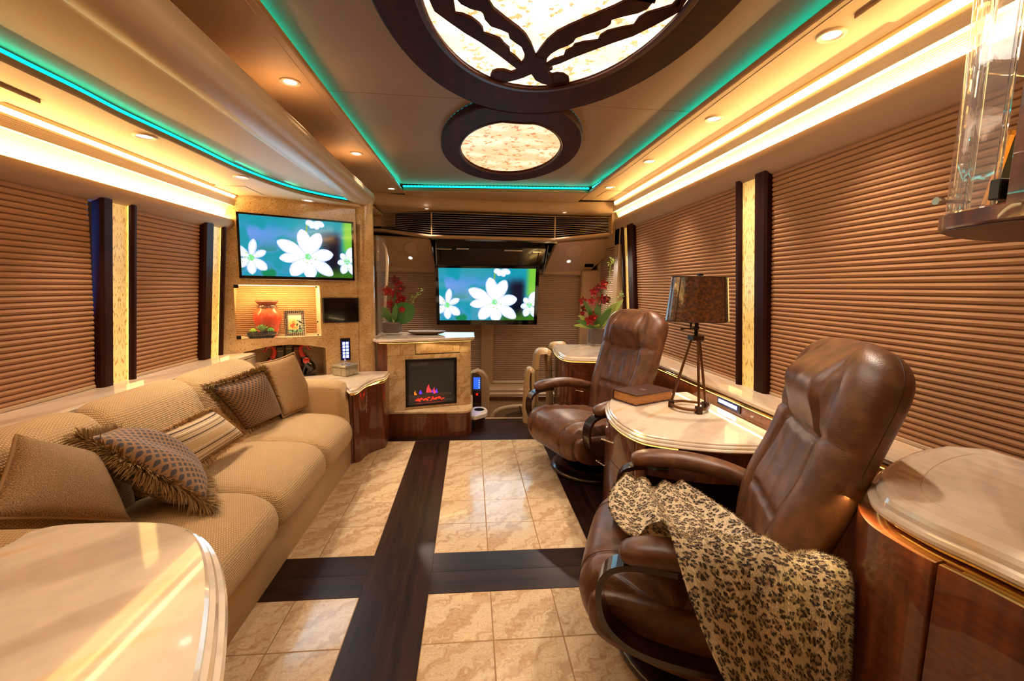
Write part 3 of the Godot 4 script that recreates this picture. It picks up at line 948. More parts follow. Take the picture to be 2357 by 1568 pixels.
	for i in range(0, 9):
		var k0 := i * 5
		var k1 := mini(k0 + 5, es.size() - 4)
		if k0 >= es.size() - 5: break
		var a := es[k0]; var b := es[k1]
		var mid := (a + b) / 2.0 + Vector2(-0.008, 0.0)
		area("teal_glow", Vector3(mid.x, 1.981, mid.y), Vector3(0.9, 0.8, 0), Vector2(a.distance_to(b), 0.01), Color(0.0, 0.85, 0.70), 0.03 * a.distance_to(b), Vector3(b.x - a.x, 0, b.y - a.y), sl)
	var bp := [Vector2(-1.05, 2.0), Vector2(-0.972, 1.998), Vector2(-0.955, 1.978), Vector2(-0.90, 1.968), Vector2(-0.85, 1.985), Vector2(-0.822, 2.03), Vector2(-0.824, 2.078), Vector2(-0.85, 2.10), Vector2(-1.05, 2.105)]
	struct("trim_2", ext(S(), Array(smooth2(bp, 4)), -1.0, 3.90, 2, true, true), M.leatherette, "beige padded beam along the front of the sofa alcove")
	struct("wall_upper_left", bx(-1.3, -1.05, 2.10, 2.4, -1.0, 5.9, 0.0), M.vinyl)
	struct("roof_alcove", bx(-1.95, -1.0, 2.10, 2.13, -1.0, 5.9, 0.0), M.vinyl)
	struct("wall_back", bx(-2.0, 1.9, -0.05, 2.42, -1.08, -1.0, 0.0), M.vinyl, "plain beige wall behind the seats")
	# light coves
	cove(1.0, {bot = Vector2(1.607, 1.965), val = [Vector2(1.61, 1.955), Vector2(1.585, 1.962), Vector2(1.555, 1.995), Vector2(1.540, 2.045), Vector2(1.545, 2.080), Vector2(1.553, 2.082), Vector2(1.552, 2.05), Vector2(1.575, 2.02), Vector2(1.64, 2.02)], panel = [Vector2(1.625, 2.03), Vector2(1.556, 2.160)], band = [Vector2(1.556, 2.160), Vector2(1.522, 2.157), Vector2(1.520, 2.203), Vector2(1.545, 2.205)], strip = [Vector2(1.532, 2.228), Vector2(1.522, 2.262)], slot = [Vector2(1.545, 2.205), Vector2(1.545, 2.277), Vector2(1.51, 2.277)], led = Vector2(1.580, 2.072), e = 2.9, e2 = 0.22}, -0.98, 4.735, 2.275, "right-hand")
	cove(-1.0, {bot = Vector2(-1.747, 1.70), val = [Vector2(-1.76, 1.690), Vector2(-1.735, 1.696), Vector2(-1.705, 1.715), Vector2(-1.688, 1.742), Vector2(-1.690, 1.770), Vector2(-1.698, 1.772), Vector2(-1.698, 1.75), Vector2(-1.72, 1.735), Vector2(-1.79, 1.735)], panel = [Vector2(-1.765, 1.74), Vector2(-1.712, 1.875)], band = [Vector2(-1.712, 1.875), Vector2(-1.684, 1.872), Vector2(-1.675, 1.912), Vector2(-1.70, 1.914)], strip = [Vector2(-1.684, 1.924), Vector2(-1.671, 1.942)], slot = [Vector2(-1.70, 1.914), Vector2(-1.70, 1.955), Vector2(-1.645, 1.955)], led = Vector2(-1.722, 1.765), e = 2.2, e2 = 0.16}, -0.98, 3.40, 1.95, "left-hand")
	# recessed lights
	var rl := "round recessed light in the right soffit, "
	var gr := "recessed lights in the right-hand soffit"
	var w1 := ["beside the near end of the large oval light", "beside the gap between the two oval lights", "beside the small oval light", "next to the access panel by the cockpit header"]
	var q1 := [[1914, 80], [1644, 273], [1496, 371], [1404, 431]]
	for i in 4: downlight(py(q1[i][0], q1[i][1], 2.275), rl + w1[i], gr, 0.048)
	var w2 := ["beside the large oval light", "beside the small oval light", "by the top of the stone pillar"]
	var q2 := [[668, 188], [820, 353], [901, 434]]
	for i in 3: downlight(py(q2[i][0], q2[i][1], 2.275), "round recessed light between the beam and the tray, " + w2[i], "recessed lights along the left of the tray", 0.046)
	var w3 := ["between the ceiling flap and the access panel", "next to the access panel", "right in front of the wall television"]
	var q3 := [[333, 313], [555, 407], [709, 461]]
	for i in 3: downlight(py(q3[i][0], q3[i][1], 1.95), "round recessed light above the sofa, " + w3[i], "recessed lights above the sofa", 0.044, 0.75)
	downlight(py(300, -200, 1.95), "added unseen recessed light above the marble dinette table", "recessed lights above the sofa", 0.044, 0.3)  # unseen lamp added to light the table and near sofa end
	downlight(Vector3(1.32, 2.275, -0.8), rl + "added out of view above the galley cabinet", gr, 0.048)  # unseen repeat of the row, added to light the near area
	downlight(Vector3(-0.86, 2.275, -1.1), "added unseen recessed light between the beam and the tray, over the dinette table's far end", "recessed lights along the left of the tray", 0.046, 0.6)  # extra lamp out of view, added to brighten the near end
	downlight(Vector3(-0.86, 2.275, 0.2), "added unseen recessed light between the beam and the tray, behind the dinette table", "recessed lights along the left of the tray", 0.046, 0.5)  # extra lamp behind the camera, added for light on the near area

# ---------- front of the coach ----------
const XY := Transform3D(Basis(Vector3(1, 0, 0), Vector3(0, 0, 1), Vector3(0, -1, 0)), Vector3.ZERO)
func sy(a: Array) -> PackedVector2Array:
	var out := PackedVector2Array()
	for q in a: out.append(Vector2(q[0], -q[1]))
	return out
func loc(xf: Transform3D, u: float, v: float, n := 0.0) -> Vector3:
	# where the pixel's ray meets the plane z = n of a local frame, in that frame
	var i := xf.affine_inverse()
	var o := i * EYE
	var r := i.basis * ray(u, v)
	return o + r * ((n - o.z) / r.z)
func local_thing(called: String, label: String, category: String, xf: Transform3D, group := "") -> Node3D:
	var t := thing(called, label, category, Vector3.ZERO, group, 0.0, true)
	t.transform = xf
	return t
func pleats_front(x0: float, x1: float, y0: float, y1: float, d: float, xf := Transform3D.IDENTITY, pitch := 0.0245) -> SurfaceTool:
	var st := S(-1)
	var n := int(round((y1 - y0) / pitch))
	var prof := [[0.0, 0.0], [0.16, 0.35], [0.5, 0.47], [0.84, 0.35], [1.0, 0.0]]
	for i in n:
		for k in prof.size() - 1:
			var ya: float = y1 - (y1 - y0) * (i + prof[k][0]) / n
			var yb: float = y1 - (y1 - y0) * (i + prof[k + 1][0]) / n
			var za: float = -d + pitch * prof[k][1]
			var zb: float = -d + pitch * prof[k + 1][1]
			quad(st, xf * Vector3(x0, ya, za), xf * Vector3(x1, ya, za), xf * Vector3(x1, yb, zb), xf * Vector3(x0, yb, zb))
	return st
func make_tv(t: Node3D, w: float, h: float, bez: Array, energy: float, thick := 0.035) -> void:
	# local frame: origin at the lower left corner, z towards the viewer; bez: left, right, bottom, top
	var body := cbox(S(), Vector3(0, 0, -thick), Vector3(w, h, -0.004), 0.004)
	obj("housing", body, M.black_satin, t)
	var fr := S()
	cbox(fr, Vector3(0, 0, -0.006), Vector3(bez[0], h, 0.0), 0.001)
	cbox(fr, Vector3(w - bez[1], 0, -0.006), Vector3(w, h, 0.0), 0.001)
	cbox(fr, Vector3(0, 0, -0.006), Vector3(w, bez[2], 0.0), 0.001)
	cbox(fr, Vector3(0, h - bez[3], -0.006), Vector3(w, h, 0.0), 0.001)
	obj("bezel", fr, M.black_gloss, t)
	var st := S(-1)
	quad(st, Vector3(bez[0], h - bez[3], -0.0035), Vector3(w - bez[1], h - bez[3], -0.0035), Vector3(w - bez[1], bez[2], -0.0035), Vector3(bez[0], bez[2], -0.0035))
	obj("screen", st, M.screen_tv, t)
	var l := area("screen_light", Vector3.ZERO, Vector3(0, 0, 1), Vector2(w * 0.97, h * 0.92), Color(0.62, 0.85, 0.95), energy, Vector3.RIGHT, t)
	l.position = Vector3(w / 2, h / 2, 0.004)
func keypad(t: Node3D, w: float, h: float, nx: int, ny: int, area_: Rect2, gap: float) -> void:
	obj("plate", cbox(S(), Vector3(0, 0, 0), Vector3(w, h, 0.006), 0.002), M.black_satin, t)
	obj("glow_panel", cbox(S(), Vector3(area_.position.x - gap, area_.position.y - gap, 0.006), Vector3(area_.end.x + gap, area_.end.y + gap, 0.0066), 0.0), M.keypad_blue, t)
	for j in ny:
		for i in nx:
			var bw := (area_.size.x - gap * (nx - 1)) / nx
			var bh := (area_.size.y - gap * (ny - 1)) / ny
			var p := area_.position + Vector2(i * (bw + gap), j * (bh + gap))
			obj("button_light", cbox(S(), Vector3(p.x, p.y, 0.006), Vector3(p.x + bw, p.y + bh, 0.0085), 0.0006), M.button_lit, t)
func handle(p: Vector3, out_: Vector3, along: Vector3, size: float, parent: Node3D, called := "handle") -> void:
	# bright pull: two posts and a knotted bar
	var a := p - along * size / 2.0
	var b := p + along * size / 2.0
	var st := S()
	tube(st, [a, a + out_ * 0.022], 0.0035, 6)
	tube(st, [b, b + out_ * 0.022], 0.0035, 6)
	var pts := []
	var rr := []
	for i in 17:
		pts.append(a.lerp(b, -0.1 + 1.2 * i / 16.0) + out_ * 0.022)
		rr.append(0.0052 if i % 4 == 0 else 0.0036)
	tube(st, pts, rr, 7)
	obj(called, st, M.chrome, parent)
func build_cockpit() -> void:
	struct("wall_front", bx(-1.4, 1.8, -0.35, 2.42, 5.64, 5.74, 0.0), M.beige_plastic)
	struct("wall_front_left", bx(-1.5, -1.30, -0.35, 2.42, 3.9, 5.7, 0.0), M.beige_plastic)
	# air vent of louvres in three facets
	var v := thing("air_vent", "long three-facet louvred air vent above the front television", "vent", Vector3(0.25, 1.9, -5.0))
	var P := [[Vector3(-1.02, 2.13, -5.165), 1.965], [Vector3(-0.443, 2.133, -5.0), 1.892], [Vector3(0.943, 2.133, -5.0), 1.895], [Vector3(1.56, 2.13, -4.93), 1.967]]
	var back := S(-1)
	for i in 3:
		var a: Vector3 = P[i][0]; var b: Vector3 = P[i + 1][0]
		var n := 10
		var in_ := Vector3(0, 0, -0.05)
		quad(back, a + in_, b + in_, Vector3(b.x, P[i + 1][1], b.z) + in_, Vector3(a.x, P[i][1], a.z) + in_)
		for k in n + 1:
			var t := float(k) / n
			var p := Vector3(a.x, lerpf(a.y, P[i][1], t), a.z)
			var q := Vector3(b.x, lerpf(b.y, P[i + 1][1], t), b.z)
			var st := S(-1)
			var up := Vector3(0, 0.0024, 0); var bk := Vector3(0, 0.003, -0.02)
			quad(st, p + up, q + up, q - up, p - up)
			quad(st, p - up, q - up, q - up + bk, p - up + bk)
			quad(st, p + up + bk, q + up + bk, q + up, p + up)
			obj("louvre", st, M.leatherette, v)
	obj("vent_back", back, M.black_matt, v)
	var posts := S()
	for i in [1, 2]:
		cbox(posts, Vector3(P[i][0].x - 0.006, P[i][1], -5.02), Vector3(P[i][0].x + 0.006, 2.133, -4.998), 0.001)
	obj("vent_frame", posts, M.leatherette, v)
	# padded lip under the vent
	var lip := S()
	var L := [[Vector3(-1.25, 1.972, -5.19)], [Vector3(-1.02, 1.965, -5.165)], [Vector3(-0.443, 1.892, -5.0)], [Vector3(0.943, 1.895, -5.0)], [Vector3(1.56, 1.967, -4.93)], [Vector3(1.60, 1.967, -4.92)]]
	for i in L.size() - 1:
		var a: Vector3 = L[i][0]; var b: Vector3 = L[i + 1][0]
		var pr := [Vector2(0, 0), Vector2(0.012, -0.004), Vector2(0.016, -0.016), Vector2(0.008, -0.03), Vector2(-0.05, -0.04), Vector2(-0.30, -0.05)]
		for k in pr.size() - 1:
			lip.set_smooth_group(3 + i)
			quad(lip, a + Vector3(0, pr[k].y, pr[k].x), b + Vector3(0, pr[k].y, pr[k].x), b + Vector3(0, pr[k + 1].y, pr[k + 1].x), a + Vector3(0, pr[k + 1].y, pr[k + 1].x))
	struct("trim_3", lip, M.leatherette, "rounded beige lip below the air vent")
	struct("vent_cheek", bx(1.555, 1.72, 1.95, 2.28, 4.86, 5.2, 0.004), M.leatherette)
	downlight(py(982, 480, 2.155), "small recessed light in the padded header, above the mantel side of the vent", "header lights", 0.030, 0.3)
	downlight(py(1299, 489, 2.155), "small recessed light in the padded header, above the co-pilot side of the vent", "header lights", 0.030, 0.3)
	# sloping overhead panels on either side of the dark television bay
	for s in [0, 1]:
		var a := [pd(877, 545, 5.15), pd(990, 552, 5.05), pd(1003, 622, 5.42), pd(900, 620, 5.45)] if s == 0 else [pd(1280, 560, 5.05), pd(1440, 548, 5.0), pd(1352, 629, 5.45), pd(1247, 626, 5.42)]
		if s == 0: a[0].x -= 0.2; a[3].x -= 0.2
		var st := S(-1)
		quad(st, a[0], a[1], a[2], a[3])
		for k in 4:   # give it thickness
			var b: Vector3 = a[k]; var c: Vector3 = a[(k + 1) % 4]
			quad_out(st, b, c, c + Vector3(0, 0.02, -0.02), b + Vector3(0, 0.02, -0.02), (a[0] + a[2]) / 2.0)
		var o := struct("overhead_panel" if s == 0 else "overhead_panel_001", st, M.leatherette, "sloping beige overhead panel with a speaker and a bright spotlight")
		var nrm: Vector3 = (a[2] - a[0]).cross(a[1] - a[0]).normalized()
		if nrm.z < 0: nrm = -nrm
		var uv := [945, 593] if s == 0 else [1309, 601]
		var r := ray(uv[0], uv[1])
		var hit: Vector3 = EYE + r * ((a[0] - EYE).dot(nrm) / r.dot(nrm))
		downlight(hit + nrm * 0.004, "bright spotlight on the sloping panel %s of the front television" % ("left" if s == 0 else "right"), "cockpit spotlights", 0.034, 0.7, nrm, 60.0)
		uv = [951, 573] if s == 0 else [1322, 580]
		r = ray(uv[0], uv[1])
		hit = EYE + r * ((a[0] - EYE).dot(nrm) / r.dot(nrm))
		var bs := Basis(Vector3.RIGHT, nrm, Vector3.RIGHT.cross(nrm))
		obj("speaker_grille", lathe(S(), [[0.0001, 0.004], [0.085, 0.004], [0.098, 0.006], [0.105, 0.0]], 28, Transform3D(bs, hit)), M.beige_plastic, o)
		if s == 1:
			var c := [pd(1347, 612, 5.43), pd(1362, 598, 5.35)]
			obj("sensor", cbox(S(), c[0] - Vector3(0.03, 0.02, 0), c[1] + Vector3(0.02, 0.0, 0.03), 0.006), M.black_matt, o)
	# dark bay behind the television
	var bay := S()
	add_bx(bay, -0.47, 0.98, 1.84, 1.86, 5.03, 5.5, 0.0)
	add_bx(bay, -0.47, 0.98, 1.57, 1.85, 5.40, 5.45, 0.0)
	for s in [0, 1]:
		var q := [pd(988, 552, 5.03), pd(988, 552, 5.44), pd(1006, 640, 5.44), pd(1006, 640, 5.2)] if s == 0 else [pd(1281, 560, 5.03), pd(1281, 560, 5.44), pd(1246, 640, 5.44), pd(1246, 640, 5.2)]
		bay.set_smooth_group(-1)
		quad_out(bay, q[0], q[1], q[2], q[3], Vector3(0.25, 1.6, -5.0))
	var b := single("television_bay", bay, M.black_gloss, "dark empty recess above the front television", "recess")
	var rods := S()
	for q in [[1003, 560, 1006, 640], [1262, 565, 1250, 635]]:
		tube(rods, [pd(q[0], q[1], 5.06), pd(q[2], q[3], 5.02)], 0.006, 6)
	obj("lift_arm", rods, M.steel, b)
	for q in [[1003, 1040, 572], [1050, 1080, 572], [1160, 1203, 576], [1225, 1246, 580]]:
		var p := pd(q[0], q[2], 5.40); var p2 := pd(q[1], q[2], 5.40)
		obj("reflection_bar", cbox(S(), Vector3(p.x, p.y - 0.012, p.z), Vector3(p2.x, p.y + 0.006, p.z + 0.02), 0.004), M.chrome, b)  # chrome bars standing in for bright reflections inside the black bay
	# front television, tipped forwards
	var TL := pd(1007, 612, 4.87); var TR := pd(1247, 614, 4.87); var BL := pd(1008, 748, 5.02); var BR := pd(1239, 748, 5.02)
	var ex := (TR - TL + BR - BL).normalized()
	var ey := ((TL + TR) - (BL + BR)).normalized()
	ey = (ey - ex * ey.dot(ex)).normalized()
	var w := ((TR - TL).length() + (BR - BL).length()) / 2.0
	var h := (((TL + TR) - (BL + BR)) / 2.0).length()
	var t := local_thing("television", "front television showing white flowers, hung between the cockpit shades", "television", Transform3D(Basis(ex, ey, ex.cross(ey)), BL - ex * 0.012))
	make_tv(t, w, h, [0.035, 0.04, 0.055, 0.025], 0.35, 0.06)
	obj("wall_bracket", cbox(S(), Vector3(w * 0.4, h * 0.5, -0.5), Vector3(w * 0.6, h * 0.85, -0.055), 0.004), M.black_matt, t)
	# windscreen shades, centre post, ledge
	var xl0 := pd(895, 700, 5.5).x - 0.15
	var c0 := pd(1107, 800, 5.5).x
	var c1 := pd(1135, 800, 5.5).x
	var xr1 := pd(1332, 700, 5.5).x
	for s in [0, 1]:
		var o := thing("pleated_shade", ["beige pleated windscreen shade behind the mantel", "beige pleated windscreen shade between the centre post and the red orchids"][s], "window shade", Vector3([xl0, c1][s], 0.1, -5.5), "windscreen shades")
		obj("pleats", pleats_front([xl0, c1][s], [c0, xr1][s], 0.12, 1.50, 5.5), M.shade_front, o)
		obj("bottom_rail", bx([xl0, c1][s], [c0, xr1][s], 0.105, 0.135, 5.47, 5.51, 0.003), M.bezel, o)
	struct("trim_4", bx(c0, c1, -0.3, 1.52, 5.44, 5.53, 0.01), M.leatherette, "beige post between the windscreen shades")
	struct("trim_5", bx(-1.3, 1.6, 1.495, 1.56, 5.42, 5.56, 0.01), M.leatherette, "beige rail above the windscreen shades")
	struct("trim_6", bx(xr1 - 0.005, 1.75, -0.3, 1.56, 5.36, 5.56, 0.02), M.leatherette, "beige corner post right of the windscreen")
	struct("dash_ledge", bx(-1.3, 1.6, 0.02, 0.10, 5.2, 5.6, 0.02), M.leatherette, "beige dashboard ledge below the windscreen")
	# right-hand cockpit side window
	var xs := 1.60
	var fr := S()
	var q0 := [4.78, 5.36, 0.95, 1.80]
	add_bx(fr, xs - 0.03, xs + 0.05, q0[2] - 0.4, q0[2], q0[0] - 0.16, q0[1] + 0.1, 0.01)
	add_bx(fr, xs - 0.03, xs + 0.05, q0[3], q0[3] + 0.25, q0[0] - 0.16, q0[1] + 0.1, 0.01)
	add_bx(fr, xs - 0.03, xs + 0.05, q0[2] - 0.4, q0[3] + 0.25, q0[0] - 0.16, q0[0], 0.01)
	add_bx(fr, xs - 0.03, xs + 0.05, q0[2] - 0.4, q0[3] + 0.25, q0[1], q0[1] + 0.1, 0.01)
	struct("window_5", fr, M.leatherette, "padded frame of the cockpit side window")
	var so := thing("pleated_shade", "small beige pleated shade in the rounded side window behind the red orchids", "window shade", Vector3(xs, q0[2], -5.07), "cockpit side shades")
	obj("pleats", pleats(func(_y): return xs + 0.01, q0[2], q0[3], q0[1], q0[0], -1.0), M.shade_front, so)
	# left-hand cockpit side: frame glimpsed beside the pillar
	var lf := S()
	tube(lf, smooth3([pd(880, 560, 4.9), pd(888, 575, 4.9), pd(891, 620, 4.9), pd(886, 700, 4.9), pd(882, 790, 4.9)], 4), 0.016, 8)
	struct("trim_7", lf, M.leatherette, "padded beige frame of the left cockpit window")
	struct("wall_cockpit_left", bx(-1.28, -1.14, -0.3, 2.1, 4.4, 5.6, 0.02), M.dash_brown)
	# door panel with armrest and speaker slots, low on the right
	var dp := thing("door_panel", "beige moulded entry door panel with wood strip, beyond the lowered step", "door panel", Vector3(0.55, -0.3, -5.15))
	obj("panel", bx(0.18, 1.1, -0.3, 0.06, 5.14, 5.2, 0.015), M.leatherette, dp)
	obj("wood_strip", bx(0.2, 1.0, -0.03, 0.02, 5.125, 5.15, 0.008), M.lacquer, dp)
	obj("armrest", tube(S(), smooth3([Vector3(0.25, -0.28, -5.10), Vector3(0.30, -0.16, -5.08), Vector3(0.45, -0.10, -5.07), Vector3(0.8, -0.08, -5.07)], 5), 0.03, 8), M.leatherette, dp)
	for k in 3: obj("slot", tube(S(), smooth3([Vector3(0.42, -0.27 + 0.03 * k, -5.10), Vector3(0.55, -0.22 + 0.03 * k, -5.10), Vector3(0.8, -0.20 + 0.03 * k, -5.10)], 4), 0.008, 6), M.dash_brown, dp)
	# driver's console
	var k := thing("driver_console", "tan driver console with a lit blue screen, beside the fireplace", "console", Vector3(0.05, -0.3, -4.62))
	var cp := []
	for q in [[1086, 858], [1100, 852], [1114, 858], [1124, 872], [1128, 900], [1124, 950], [1118, 990]]:
		var p := pd(q[0], q[1], 4.62)
		cp.append([p.x, p.y])
	cp.append([pd(1060, 990, 4.62).x, pd(1060, 990, 4.62).y])
	cp.append([pd(1060, 858, 4.62).x, pd(1060, 858, 4.62).y])
	obj("body", slab(S(), sy(cp), [[0.012, -4.75], [0.0, -4.74], [0.0, -4.63], [0.012, -4.62]], 3, XY), M.leatherette, k)
	var wp := []
	for q in [[1087, 858], [1100, 860], [1108, 868], [1108, 945], [1087, 945]]:
		var p := pd(q[0], q[1], 4.61)
		wp.append([p.x, p.y])
	obj("wood_face", slab(S(), sy(wp), [[0.0, -4.62], [0.0, -4.61]], 3, XY), M.lacquer_dark, k)
	var sa := pd(1090, 869, 4.604); var sb := pd(1105, 896, 4.604)
	mat("screen_blue", Color(0.02, 0.05, 0.2), 0.2, {glow = Color(0.16, 0.38, 1.0), glow_e = 0.9})
	mat("red_light", Color(0.4, 0.02, 0.02), 0.3, {glow = Color(1.0, 0.08, 0.03), glow_e = 1.8})
	var scr := obj("screen", cbox(S(), Vector3(sa.x, sb.y, -4.612), Vector3(sb.x, sa.y, -4.603), 0.001), M.screen_blue, k)
	var mk := S()
	for i in 5: cbox(mk, Vector3(sb.x - 0.016, sb.y + 0.012 + 0.02 * i, -4.604), Vector3(sb.x - 0.004, sb.y + 0.018 + 0.02 * i, -4.601), 0.0)
	obj("screen_key", mk, M.button_lit, scr)
	var rl := pd(1098, 908, 4.604)
	obj("warning_light", cbox(S(), rl - Vector3(0.01, 0.01, 0.006), rl + Vector3(0.01, 0.01, 0.004), 0.002), M.red_light, k)
	# cup holder shelf
	var ch := thing("cup_holder", "white shelf with a dark round cup recess beside the fireplace plinth", "cup holder", py(1100, 948, 0.13))
	var cpt := pxz([[1086, 958], [1086, 940], [1100, 936], [1116, 938], [1122, 945], [1116, 952]], 0.14)
	obj("shelf", slab(S(), smooth2(cpt, 3, true), [[0.004, 0.10], [0.0, 0.105], [0.0, 0.135], [0.004, 0.14]]), M.white_gloss, ch)
	obj("recess", lathe(S(), [[0.0001, 0.1412], [0.042, 0.1412], [0.048, 0.1425], [0.05, 0.140]], 20, Transform3D(Basis.IDENTITY, py(1103, 943, 0.14) * Vector3(1, 0, 1))), M.black_matt, ch)
	obj("stand", slab(S(), smooth2(cpt, 3, true), [[0.02, -0.3], [0.02, 0.10]], 0), M.lacquer_dark, ch)
	# co-pilot seat
	var cs := thing("copilot_seat", "beige leather co-pilot seat seen from behind, beside the far marble cabinet", "seat", py(1250, 975, -0.05))
	var seat_part := func(pts: Array, d0: float, d1: float, r: float) -> SurfaceTool:
		var poly := []
		for q in pts:
			var p := pd(q[0], q[1], d0)
			poly.append(Vector2(p.x, -p.y))
		return slab(S(), smooth2(poly, 4, true), [[r, -d1], [r * 0.3, -d1 + r * 0.4], [0.0, -d1 + r], [0.0, -d0 - r], [r * 0.3, -d0 - r * 0.4], [r, -d0]], 3, XY, true)
	obj("backrest", seat_part.call([[1232, 985], [1228, 900], [1230, 830], [1238, 808], [1254, 804], [1268, 808], [1272, 830], [1272, 985]], 4.22, 4.40, 0.05), M.leather_beige, cs)
	obj("headrest", seat_part.call([[1268, 808], [1266, 796], [1274, 789], [1300, 788], [1306, 800], [1300, 812]], 4.58, 4.68, 0.03), M.leather_beige, cs)
	obj("armrest", seat_part.call([[1206, 985], [1208, 900], [1212, 858], [1220, 848], [1230, 852], [1233, 870], [1230, 985]], 4.12, 4.28, 0.04), M.leather_beige, cs)
	obj("lever", tube(S(), smooth3([pd(1196, 935, 4.2), pd(1200, 950, 4.2), pd(1212, 975, 4.2)], 4), 0.008, 6), M.steel, cs)
	obj("seam", tube(S(), [pd(1234, 852, 4.215), pd(1270, 854, 4.215)], 0.002, 5), M.stitch, cs)
# ---------- media wall ----------
func build_media_wall() -> void:
	var e := Vector3(0.8944, 0, -0.4472)
	var n := Vector3(0.4472, 0, 0.8944)
	var xf := Transform3D(Basis(e, Vector3.UP, n), Vector3(-0.938, 0, -3.74))
	var X := xf * XY
	var st := S()
	var pr := [[0.0, -0.03], [0.0, -0.001], [0.001, 0.0]]
	var L := -1.03
	var nb := 0.914; var nt := 1.317; var n0 := -0.868; var n1 := -0.288
	slab(st, sy([[L, nb], [n0, nb], [n0, 2.0], [L, 2.0]]), [[0, -0.03], [0, 0]], 3, X)
	slab(st, sy([[n0, nt], [n1, nt], [n1, 2.0], [n0, 2.0]]), [[0, -0.03], [0, 0]], 3, X)
	slab(st, sy([[n1, nb], [-0.002, nb], [-0.002, 2.0], [n1, 2.0]]), [[0, -0.03], [0, 0]], 3, X)
	var lower := [[L, 0.30], [-0.83, 0.30], [-0.83, 0.816]]
	for i in 13:
		var a := i / 12.0
		lower.append([lerpf(-0.83, -0.262, a), 0.816 + 0.042 * sin(PI * a)])
	lower += [[-0.262, 0.816], [-0.262, 0.30], [-0.002, 0.30], [-0.002, nb], [L, nb]]
	slab(st, sy(lower), [[0, -0.03], [0, 0]], 3, X)
	slab(st, sy([[-0.83, 0.30], [-0.262, 0.30], [-0.262, 0.575], [-0.83, 0.575]]), [[0, -0.03], [0, 0]], 3, X)
	# rounded pillar right of the seam
	var pil := [Vector2(0.002, 0.0), Vector2(0.10, 0.0), Vector2(0.128, 0.008), Vector2(0.146, 0.026), Vector2(0.152, 0.05), Vector2(0.152, 0.36), Vector2(0.002, 0.36)]
	slab(st, PackedVector2Array(pil), [[0, 0.30], [0, 2.085]], 3, xf * Transform3D(Basis(Vector3(1, 0, 0), Vector3(0, 1, 0), Vector3(0, 0, -1)), Vector3.ZERO))
	var wall := struct("wall_media", st, M.speckle, "speckled tan stone wall with television, display niche and arched niche")
	# access panel behind the television
	obj("access_panel", cbox(S(), Vector3(-0.832, 1.37, -0.001), Vector3(-0.094, 1.846, 0.0025), 0.0008, xf), M.speckle, wall)
	# display niche: shade behind, mirror on the left, glass door
	var nd := 0.26
	var box := S()
	cbox(box, Vector3(n0, nb - 0.02, -nd), Vector3(n1, nb, -0.03), 0.0, xf)
	cbox(box, Vector3(n0, nt, -nd), Vector3(n1, nt + 0.02, -0.03), 0.0, xf)
	cbox(box, Vector3(n1, nb - 0.02, -nd), Vector3(n1 + 0.02, nt + 0.02, -0.03), 0.0, xf)
	cbox(box, Vector3(n0 - 0.02, nb - 0.02, -nd - 0.02), Vector3(n1 + 0.02, nt + 0.02, -nd - 0.01), 0.0, xf)
	obj("niche_lining", box, M.white_gloss, wall)
	obj("niche_mirror", cbox(S(), Vector3(n0 - 0.01, nb, -nd), Vector3(n0, nt, -0.03), 0.0, xf), M.mirror, wall)
	var gs := thing("pleated_shade", "golden lit pleated blind at the back of the display niche", "window shade", xf * Vector3(-0.58, nb, -nd), "niche blind")
	obj("pleats", pleats_front(n0, n1, nb, nt, nd - 0.002, xf, 0.0155), M.shade_cloth, gs)
	var gl := obj("niche_led", cbox(S(), Vector3(n0 + 0.03, nt - 0.008, -0.05), Vector3(n1 - 0.03, nt - 0.003, -0.04), 0.0, xf), M.led_warm, wall)
	area("niche_light", xf * Vector3((n0 + n1) / 2, nt - 0.012, -0.055), xf.basis * Vector3(0, -1, -0.75), Vector2(n1 - n0 - 0.06, 0.02), Color(1.0, 0.86, 0.55), 0.42, e)
	var gd := local_thing("glass_door", "clear glass door with black corner hinges over the lit display niche", "glass door", xf)
	obj("pane", niche_pane(n0 + 0.002, n1 - 0.002, nb + 0.002, nt - 0.002), M.vase_glass, gd)
	for y in [nb + 0.001, nt - 0.027]: obj("hinge", cbox(S(), Vector3(n0 + 0.0, y, 0.001), Vector3(n0 + 0.03, y + 0.026, 0.010), 0.002), M.black_satin, gd)
	for y in [nb + 0.012, 1.03, nt - 0.012]: obj("fastener", lathe(S(), [[0.0001, 0.006], [0.006, 0.005], [0.006, 0.0]], 12, Transform3D(Basis(Vector3.RIGHT, Vector3(0, 0, 1), Vector3(0, -1, 0)), Vector3(n1 - 0.028, y, 0.003))), M.black_satin, gd)
	# arched niche
	var ar := S()
	cbox(ar, Vector3(-0.83, 0.56, -0.24), Vector3(-0.262, 0.575, -0.03), 0.0, xf)
	cbox(ar, Vector3(-0.84, 0.56, -0.25), Vector3(-0.25, 0.885, -0.24), 0.0, xf)
	cbox(ar, Vector3(-0.84, 0.56, -0.25), Vector3(-0.83, 0.885, -0.03), 0.0, xf)
	cbox(ar, Vector3(-0.262, 0.56, -0.25), Vector3(-0.252, 0.885, -0.03), 0.0, xf)
	cbox(ar, Vector3(-0.84, 0.875, -0.25), Vector3(-0.25, 0.885, -0.03), 0.0, xf)
	obj("arched_niche", ar, M.speckle, wall)
	# television
	var t := local_thing("television", "wall television showing white flowers, above the display niche", "television", xf * Transform3D(Basis.IDENTITY, Vector3(-0.828, 1.362, 0.035)))
	make_tv(t, 0.80, 0.467, [0.016, 0.016, 0.020, 0.014], 0.25)
	var bar := S()
	obj("lower_lip", cbox(S(), Vector3(0.03, -0.006, -0.02), Vector3(0.77, 0.002, 0.0), 0.002), M.chrome, t)
